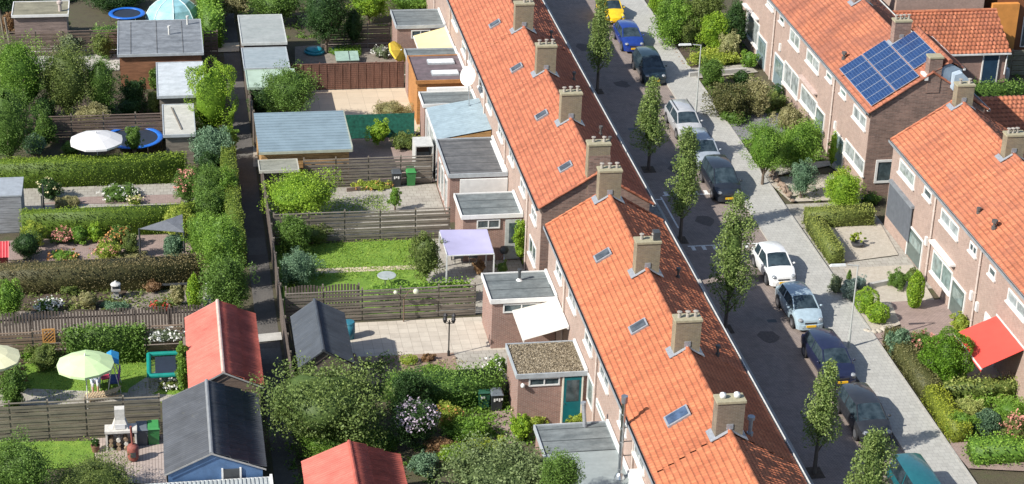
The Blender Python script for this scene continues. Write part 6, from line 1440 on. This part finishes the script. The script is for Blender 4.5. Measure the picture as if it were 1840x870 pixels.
hedge(37.2, 44, 83.2, 84.0, .8, 'variegated leafy low hedge below the red awning', ((.08, .13, .025), (.34, .38, .1)), 120, .12, jit=.12)
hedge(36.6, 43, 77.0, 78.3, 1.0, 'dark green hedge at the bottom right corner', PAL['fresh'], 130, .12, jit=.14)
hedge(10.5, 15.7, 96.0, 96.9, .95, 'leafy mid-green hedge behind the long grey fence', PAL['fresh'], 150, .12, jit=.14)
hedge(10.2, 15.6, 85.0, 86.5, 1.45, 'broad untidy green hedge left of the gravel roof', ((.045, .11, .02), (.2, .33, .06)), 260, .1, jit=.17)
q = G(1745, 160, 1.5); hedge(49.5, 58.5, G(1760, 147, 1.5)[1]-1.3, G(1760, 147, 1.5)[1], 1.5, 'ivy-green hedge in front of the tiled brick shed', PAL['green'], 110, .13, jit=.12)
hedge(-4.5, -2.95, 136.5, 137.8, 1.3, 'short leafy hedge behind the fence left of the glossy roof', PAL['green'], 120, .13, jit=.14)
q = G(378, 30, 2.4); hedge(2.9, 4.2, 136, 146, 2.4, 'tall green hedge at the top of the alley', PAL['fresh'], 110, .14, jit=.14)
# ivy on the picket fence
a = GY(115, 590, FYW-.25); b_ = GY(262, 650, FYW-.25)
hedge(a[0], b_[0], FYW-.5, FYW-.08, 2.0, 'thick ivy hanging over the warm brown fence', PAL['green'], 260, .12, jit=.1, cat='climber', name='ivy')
# ================================================================ trees and shrubs
B = bush
# top left
B((329, 104, 432, 245), 'big bright yellow-green conifer beside the alley', 'lime', 'tree', name='conifer', taper=.14, upb=.9, dens=1.4, depth=.75, ball=True, style='box')
B((345, 225, 420, 305), 'dark blue-green shrub at the foot of the bright conifer', 'blue')
B((-20, 62, 85, 205), 'big leafy tree at the left edge beside the leaning poles', 'fresh', 'tree', trunk=True, lift=.6)
B((-45, 150, 66, 290), 'dark drooping conifer at the left edge above the long hedge', 'green', 'tree', trunk=True, lift=.3)
B((66, 78, 172, 205), 'loose olive-green tree in front of the concrete patch', 'olive', 'tree', trunk=True, lift=.5, dens=.8)
B((150, 100, 212, 205), 'greyish-green tree left of the chestnut shed wall', 'green', 'tree', trunk=True, lift=.5, dens=.7)
B((134, 186, 202, 232), 'variegated pale shrub behind the white parasol', 'straw', lift=.3)
B((224, 224, 256, 272), 'small round standard tree in front of the big blue trampoline', 'green', 'tree', trunk=True, lift=1.0, name='garden_tree')
B((40, 240, 82, 278), 'blue-green ball shrub behind the long hedge at left', 'blue', ball=True)
B((108, 254, 150, 280), 'low green shrub below the white parasol', 'green')
B((218, 140, 262, 196), 'dark shaded shrub beside the chestnut shed wall', 'dark')
B((262, 160, 290, 205), 'thin yellowish shrub left of the cream shed', 'olive')
B((86, 30, 122, 56), 'round green bush against the small brown shed', 'green')
B((30, -30, 150, 8), 'dark tree mass above the small brown shed at top left', 'dark', 'tree')
B((150, -30, 262, 18), 'dark evergreen behind the small blue trampoline', 'dark', 'tree')
B((0, 20, 30, 60), 'orange-tinged climber at the top left edge', 'red')
B((-60, -40, 40, 20), 'dark tree at the top left corner', 'dark', 'tree')
B((372, -20, 398, 60), 'light green shrub at the right of the pool dome', 'fresh')
# middle left
B((65, 320, 112, 358), 'dark shrub with pale tips beside the summerhouse', 'dark', fl='cream', nfl=14)
B((180, 330, 256, 362), 'green rose bed with white blooms on the grey patio', 'green', 'flower bed', fl='white', nfl=34, name='rose_bush')
B((95, 352, 145, 374), 'wispy pale grass clump behind the second hedge', 'straw', 'grass clump', upb=1.5, leaf=.2, leafasp=.25, name='grass_clump')
B((228, 352, 256, 368), 'cream-flowered plant on the grey patio', 'yellow', 'flower', fl='cream', nfl=22, name='flower_clump')
B((312, 305, 360, 366), 'pink hydrangea at the end of the grey patio', 'green', 'hydrangea', fl='pink', nfl=60, name='hydrangea')
B((338, 295, 408, 375), 'tall dark green shrub beside the pink hydrangea', 'green', lift=.2)
B((352, 270, 400, 318), 'dark shrub between long hedge and narrow alley hedge', 'dark')
B((38, 398, 82, 442), 'yellow-green shrub by the red playhouse', 'yellow')
B((20, 415, 75, 465), 'dark green bush behind the red playhouse', 'dark')
B((90, 410, 132, 438), 'pink flowering shrub in front of the second hedge', 'green', 'flowering shrub', fl='pink', nfl=60)
B((128, 404, 160, 438), 'leafy light green shrub right of the pink flowers', 'fresh')
B((156, 402, 186, 436), 'rounded lime shrub third from the pink flowers', 'lime')
B((192, 405, 235, 445), 'shrub with peach blooms under the second hedge', 'green', 'flowering shrub', fl='orange', nfl=40)
B((166, 430, 218, 470), 'large yellow-leaved hosta clump with pink heads', 'yellow', 'perennial', fl='pink', nfl=18)
B((218, 415, 250, 462), 'olive shrub left of the shade sail post', 'olive')
B((205, 448, 262, 474), 'cream-leaved plants at the edge of the brown-tinged hedge', 'straw', 'perennial')
B((88, 448, 142, 470), 'low bright bedding with orange and yellow plants', 'fresh', 'flower bed', fl='orange', nfl=20)
B((288, 418, 334, 468), 'feathery grey-green shrub on the pink terrace', 'blue', upb=.8)
B((292, 370, 350, 425), 'yellow-green shrub behind the shade sail', 'yellow', lift=.2)
B((330, 380, 405, 465), 'light green spreading shrub beside the shade sail terrace', 'fresh', lift=.2)
B((342, 340, 412, 410), 'dense green shrub between pink hydrangea and feathery thicket', 'green')
B((355, 385, 446, 500), 'tall feathery green thicket leaning over the alley', 'fresh', 'tree', trunk=True, lift=.5, upb=.5)
B((362, 455, 452, 565), 'dark bushy thicket beside the alley above the red shed roof', 'green', 'tree', trunk=True, lift=.3)
B((332, 490, 366, 556), 'small dense pointed conifer in the rose garden', 'lime', 'conifer', name='conifer', taper=.45, upb=.9, spread=.1, ball=True)
B((256, 502, 296, 526), 'orange-leaved shrub beside the low dark bench', 'red')
B((222, 502, 256, 518), 'low green plant under the brown-tinged hedge', 'fresh')
B((135, 522, 180, 556), 'pale straggly plant left of the stone lantern', 'straw', dens=.6)
B((60, 535, 108, 560), 'white flowering clump in the soil bed', 'green', 'flower', fl='white', nfl=45, name='flower_clump')
B((272, 540, 306, 562), 'red flowers along the dark picket fence', 'green', 'flower', fl='redf', nfl=26, name='flower_clump')
B((180, 540, 235, 560), 'pale blue-green low plants below the stone lantern', 'blue', 'perennial')
B((-10, 500, 40, 575), 'green bush at the left edge beside the soil bed', 'fresh')
B((305, 510, 335, 550), 'thin pale rose bush left of the small conifer', 'straw', dens=.6)
B((100, 505, 150, 530), 'dark sprawling roses in the soil bed', 'olive', dens=.7)
B((55, 498, 90, 512), 'red blooms under the brown-tinged hedge', 'olive', 'flower', fl='redf', nfl=20, name='flower_clump')
# lower left
B((22, 610, 75, 650), 'leafy plant against the warm brown fence at left', 'fresh')
B((52, 615, 108, 665), 'yellow-green shrub in front of the orange trellis', 'olive')
B((0, 660, 45, 735), 'mixed dark shrub below the cream parasol', 'green')
B((18, 655, 50, 690), 'pinkish-brown shrub beside the cream parasol', 'red')
B((318, 610, 336, 700), 'narrow green climber on the red shed wall', 'fresh')
B((268, 588, 330, 614), 'white-flowering creeper on the brown fence', 'grey', 'climber', fl='white', nfl=40, lift=1.2)
B((285, 682, 330, 700), 'pale flower bed in front of the rectangular trampoline', 'olive', 'flower bed', fl='white', nfl=26)
B((90, 815, 245, 905), 'large spreading olive shrub at the bottom left', 'olive', lift=.3, dens=1.1)
B((-30, 790, 95, 900), 'dark olive shrub in the bottom left corner', 'green', lift=.3)
# middle column top
B((388, -20, 455, 28), 'dry brownish shrub above the top grey flat roof', 'straw', lift=.5)
B((440, -25, 550, 35), 'dark leafy tree above the grey flat roof', 'green', 'tree', trunk=True, lift=.4)
B((540, -45, 632, 72), 'tall dark conifer over the shaded lawn', 'dark', 'tree', trunk=True, name='conifer', lift=.8, dens=1.3)
B((616, 12, 656, 78), 'dark weeping tree right of the tall conifer', 'dark', 'tree', trunk=True, lift=.3, upb=-.8)
B((625, -25, 700, 34), 'yellow-green tree behind the dark slatted fence', 'lime', 'tree', trunk=True, lift=.4)
B((690, -25, 800, 22), 'green shrub border behind the yellow awning extension', 'fresh')
B((580, 82, 660, 102), 'low green bedding beside the blue sandpit', 'fresh', 'perennial')
B((668, 82, 706, 104), 'grey flowering pots below the yellow parasol', 'grey', 'perennial', fl='white', nfl=18)
B((465, 118, 572, 208), 'leafy garden tree in front of the pale green roof', 'green', 'tree', trunk=True, lift=.9)
B((445, 150, 500, 210), 'dark shaded bush beside the alley under the leafy tree', 'dark')
B((668, 180, 736, 210), 'straw-green shrub on the beige patio by the green netting', 'straw')
B((660, 215, 702, 258), 'yellow-green shrub in front of the green netting', 'lime', lift=.2)
B((700, 236, 752, 268), 'grassy yellow-green pond planting beside grey boulders', 'olive', 'pond plants', name='pond_plants', upb=.6)
B((466, 308, 612, 388), 'large bright yellow-green spreading tree beside the alley', 'lime', 'tree', trunk=True, lift=.6, dens=1.1)
B((634, 324, 706, 342), 'row of low yellow and rust plants at the bin fence', 'yellow', 'flower bed', fl='orange', nfl=12)
B((698, 336, 722, 372), 'small potted standard tree on the grey patio', 'fresh', 'tree', trunk=True, lift=.25)
B((494, 385, 560, 455), 'green shrub at the alley fence behind the lawn', 'green')
B((540, 400, 595, 440), 'olive loose shrub against the slatted fence', 'olive', dens=.7)
B((498, 448, 575, 512), 'silvery green bush in the lawn corner', 'blue')
B((735, 415, 795, 500), 'wispy tall shrub left of the lilac pergola', 'olive', lift=.2, dens=.6, upb=.6)
B((922, 392, 952, 470), 'yellow-green climbing shrub on the far terrace wall', 'lime', lift=.2, upb=.4)
B((848, 465, 875, 492), 'russet plant under the lilac pergola', 'red')
B((890, 470, 915, 495), 'low plants between pergola and flat roof', 'green')
# patio bed
B((718, 636, 752, 656), 'yellow-green dwarf conifer in the reddish rock bed', 'yellow', ball=True)
B((756, 634, 784, 650), 'red-leaved low plant in the rock bed', 'red')
B((755, 654, 795, 672), 'bright green low mound at the edge of the rock bed', 'fresh', ball=True)
B((600, 632, 640, 662), 'dark red heather in the shade of the slate shed', 'red')
B((868, 640, 915, 690), 'flowering bush at the corner of the gravel roof', 'fresh', fl='white', nfl=20)
# lower middle
B((458, 645, 700, 800), 'big rounded olive and green tree over the alley', ((.06, .105, .025), (.25, .33, .09)), 'tree', trunk=True, lift=.8, dens=1.3, leaf=.14)
B((520, 740, 680, 825), 'bright feathery bush below the big rounded tree', 'fresh', upb=.3, leafasp=.4, lift=.2)
B((700, 665, 775, 740), 'dark green mass right of the big rounded tree', 'dark', lift=.2)
B((705, 718, 785, 795), 'lilac-white flowering shrub in the lower garden', 'dark', 'flowering shrub', fl='lilac', nfl=110, lift=.3)
B((782, 725, 832, 775), 'yellow-pink shrub beside the plant stand', 'yellow', 'flowering shrub', fl='orange', nfl=25)
B((800, 745, 878, 795), 'tangle of green perennials beside the brick path', 'fresh', 'perennial')
B((765, 782, 822, 815), 'reddish-brown low shrub in the lower garden', 'red')
B((780, 798, 860, 835), 'bright lime low conifer strip in the lower garden', 'lime', upb=.8)
B((835, 782, 888, 812), 'yellow-green perennials above the bottom tree', 'yellow', 'perennial')
B((730, 810, 790, 852), 'grey-green shrub right of the bottom red shed roof', 'blue')
B((790, 792, 1020, 915), 'large olive tree at the bottom in front of the flat roof', ((.07, .11, .035), (.27, .34, .14)), 'tree', trunk=True, lift=1.6, dens=1.15, leaf=.15)
B((965, 812, 1048, 890), 'dark leafy tree overlapping the light grey flat roof', 'green', 'tree', trunk=True, lift=3.4)
B((940, 692, 984, 752), 'clipped olive bush against the brick wall of the gravel-roofed extension', 'olive', ball=True)
B((918, 716, 985, 752), 'pinkish flowering border at the teal door extension', 'olive', 'flower bed', fl='cream', nfl=24)
B((918, 745, 960, 790), 'lime green shrub left of the darker flat roof', 'lime')
B((948, 745, 982, 768), 'yellow-flecked plant above the darker flat roof', 'yellow')
B((888, 782, 912, 812), 'small golden plant on the brick path', 'yellow')
B((1018, 738, 1055, 762), 'yellow-green potted plant by the white table', 'yellow')
# right side front gardens
B((1172, 0, 1255, 78), 'sprawling yellow-green ground shrub at the pavement near the top', 'fresh')
B((1185, -25, 1245, 40), 'dark upright shrub at the top of the front gardens', 'green')
B((1235, -30, 1300, 72), 'tall light green shrub beside the dark upright one', 'olive', lift=.2)
B((1252, 20, 1316, 90), 'bright green leafy shrub above the lamp head', 'lime')
B((1290, 55, 1334, 104), 'pale yellow variegated shrub by the first front path', ((.2, .22, .08), (.6, .58, .3)))
B((1300, 0, 1346, 88), 'dark evergreen beside the upper house windows', 'dark', lift=.2)
B((1235, 88, 1336, 118), 'yellow-green ground cover before the first front path', 'yellow', 'ground cover', name='ground_cover')
B((1255, 102, 1304, 156), 'round green shrub behind the upper street lamp post', 'green')
B((1318, 126, 1346, 156), 'dark green ball shrub on the first front path', 'dark', ball=True)
B((1272, 152, 1352, 212), 'large brownish-green mounded shrub beside the pavement', ((.05, .07, .02), (.22, .21, .08)))
B((1335, 140, 1385, 208), 'straw-coloured shrub behind the brownish mound', 'straw')
B((1383, 150, 1410, 176), 'small dark green ball at the foot of the house wall', 'dark', ball=True)
B((1355, 165, 1420, 195), 'dark low plants along the house wall', 'olive')
B((1390, 188, 1450, 235), 'pale wispy shrub above the dark gravel bed', 'straw', dens=.6)
B((1340, 218, 1412, 310), 'big bright green rounded tree on a short trunk', 'fresh', 'tree', trunk=True, lift=.8)
B((1400, 215, 1482, 300), 'green tree beside the dark front door', 'fresh', 'tree', trunk=True, lift=.5)
B((1420, 285, 1465, 350), 'grey-green young tree on the pale gravel', 'blue', 'tree', trunk=True, lift=.2, dens=.9)
B((1478, 308, 1554, 374), 'bright round-leaved shrub at the corner of the brown gable', 'lime')
B((1545, 345, 1585, 368), 'dark small shrub in the shade of the gable', 'green')
B((1594, 484, 1634, 520), 'dark green mounded shrub near the column conifer', 'green')
B((1624, 480, 1655, 508), 'light green low shrub below the grey screen', 'olive')
B((1630, 487, 1662, 556), 'columnar yellow-tipped conifer by the cream downpipe', 'lime', 'conifer', name='conifer', upb=1.2, spread=.08, dens=1.6, depth=.9, ball=True)
B((1534, 515, 1582, 565), 'larger round yellow-green shrub behind the lower lamp post', 'lime', spread=.1, ball=True)
B((1556, 543, 1600, 582), 'smaller round yellow-green shrub among pale boulders', 'lime', spread=.1, ball=True)
B((1514, 500, 1542, 540), 'blue-grey spiky shrub left of the lower lamp post', ((.12, .18, .15), (.35, .45, .4)))
B((1530, 495, 1560, 522), 'second blue-grey shrub right of the lower lamp post', ((.12, .18, .15), (.35, .45, .4)))
B((1520, 484, 1532, 508), 'tiny dark pointed conifer in the gravel corner', 'green', 'conifer', name='conifer', taper=.6, upb=1, ball=True)
B((1488, 492, 1516, 528), 'flat green ground cover strip beside the pavement', 'grey', 'ground cover', name='ground_cover')
B((1594, 592, 1636, 640), 'spiky blue-green plant at the end of the olive hedge', 'blue', upb=1.2, leaf=.2, leafasp=.25)
B((1630, 595, 1684, 640), 'shrub with pink blooms next to the big juniper', 'green', 'flowering shrub', fl='pink', nfl=50)
B((1656, 592, 1752, 690), 'large vivid green juniper left of the red awning', ((.05, .12, .008), (.19, .36, .03)), dens=1.6, ball=True)
B((1710, 560, 1742, 598), 'yellow shrub at the foot of the house wall', 'yellow')
B((1700, 712, 1770, 750), 'yellow-white variegated low shrub by the bottom hedge', ((.2, .26, .06), (.55, .58, .2)))
B((1705, 738, 1756, 785), 'green perennial patch right of the yellow-green hedge', 'fresh')
B((1748, 735, 1800, 786), 'rounded blue-green shrub in the bottom right garden', ((.04, .09, .05), (.16, .26, .14)), ball=True)
B((1800, 745, 1850, 805), 'pink flowering bush at the bottom right edge', 'olive', 'flowering shrub', fl='pink', nfl=80)
B((1785, 715, 1850, 755), 'light green shrub at the right edge above the pink bush', 'fresh')
B((1490, 232, 1505, 300), 'thin climbing plant beside the second cream downpipe', 'lime', dens=.8)
B((1714, 5, 1768, 42), 'bright lime bushy tree behind the tiled brick shed', 'lime', 'tree', lift=.5, name='garden_tree')

B((0, 95, 60, 150), 'bright leafy branches above the dark drooping conifer', 'lime')
B((55, 170, 105, 232), 'dark shrub in front of the loose olive tree', 'dark')
B((100, 60, 150, 100), 'grey-green bush before the brown slatted fence', 'grey')
B((160, 60, 205, 105), 'thin yellow-green sapling before the brown slatted fence', 'olive', dens=.7)
B((205, 175, 262, 208), 'low dark planting under the shaded chestnut wall', 'dark')
B((60, 200, 100, 262), 'deep green shrub at the end of the trampoline fence', 'green')
B((0, 190, 30, 240), 'yellowish leafy shrub at the left edge', 'yellow')
B((165, 190, 215, 222), 'shaded green shrub behind the variegated shrub', 'dark')
B((268, 118, 292, 160), 'narrow shrub at the corner of the chestnut shed', 'green')
B((395, 225, 428, 275), 'green shrub at the alley edge under the bright conifer', 'fresh')
B((388, 300, 428, 380), 'leafy shrub leaning over the alley beside the narrow hedge', 'fresh')
B((640, 770, 720, 812), 'dark leafy shrub above the bottom red shed roof', 'green')
B((1165, -20, 1200, 30), 'leafy shrub at the pavement edge at the top', 'lime')
B((1215, 30, 1262, 85), 'olive shrub between the pavement shrubs and the lamp', 'olive')
B((1330, 90, 1362, 122), 'green clump by the first front door', 'fresh')
B((1290, 195, 1345, 222), 'low green shrub above the dark gravel', 'green')
B((1440, 225, 1475, 262), 'fresh green shrub at the wall behind the trees', 'fresh')
B((1385, 240, 1425, 300), 'mid-green shrub between the two garden trees', 'green')
B((1500, 300, 1525, 325), 'low yellow-green plant beside the pale gravel path', 'yellow')
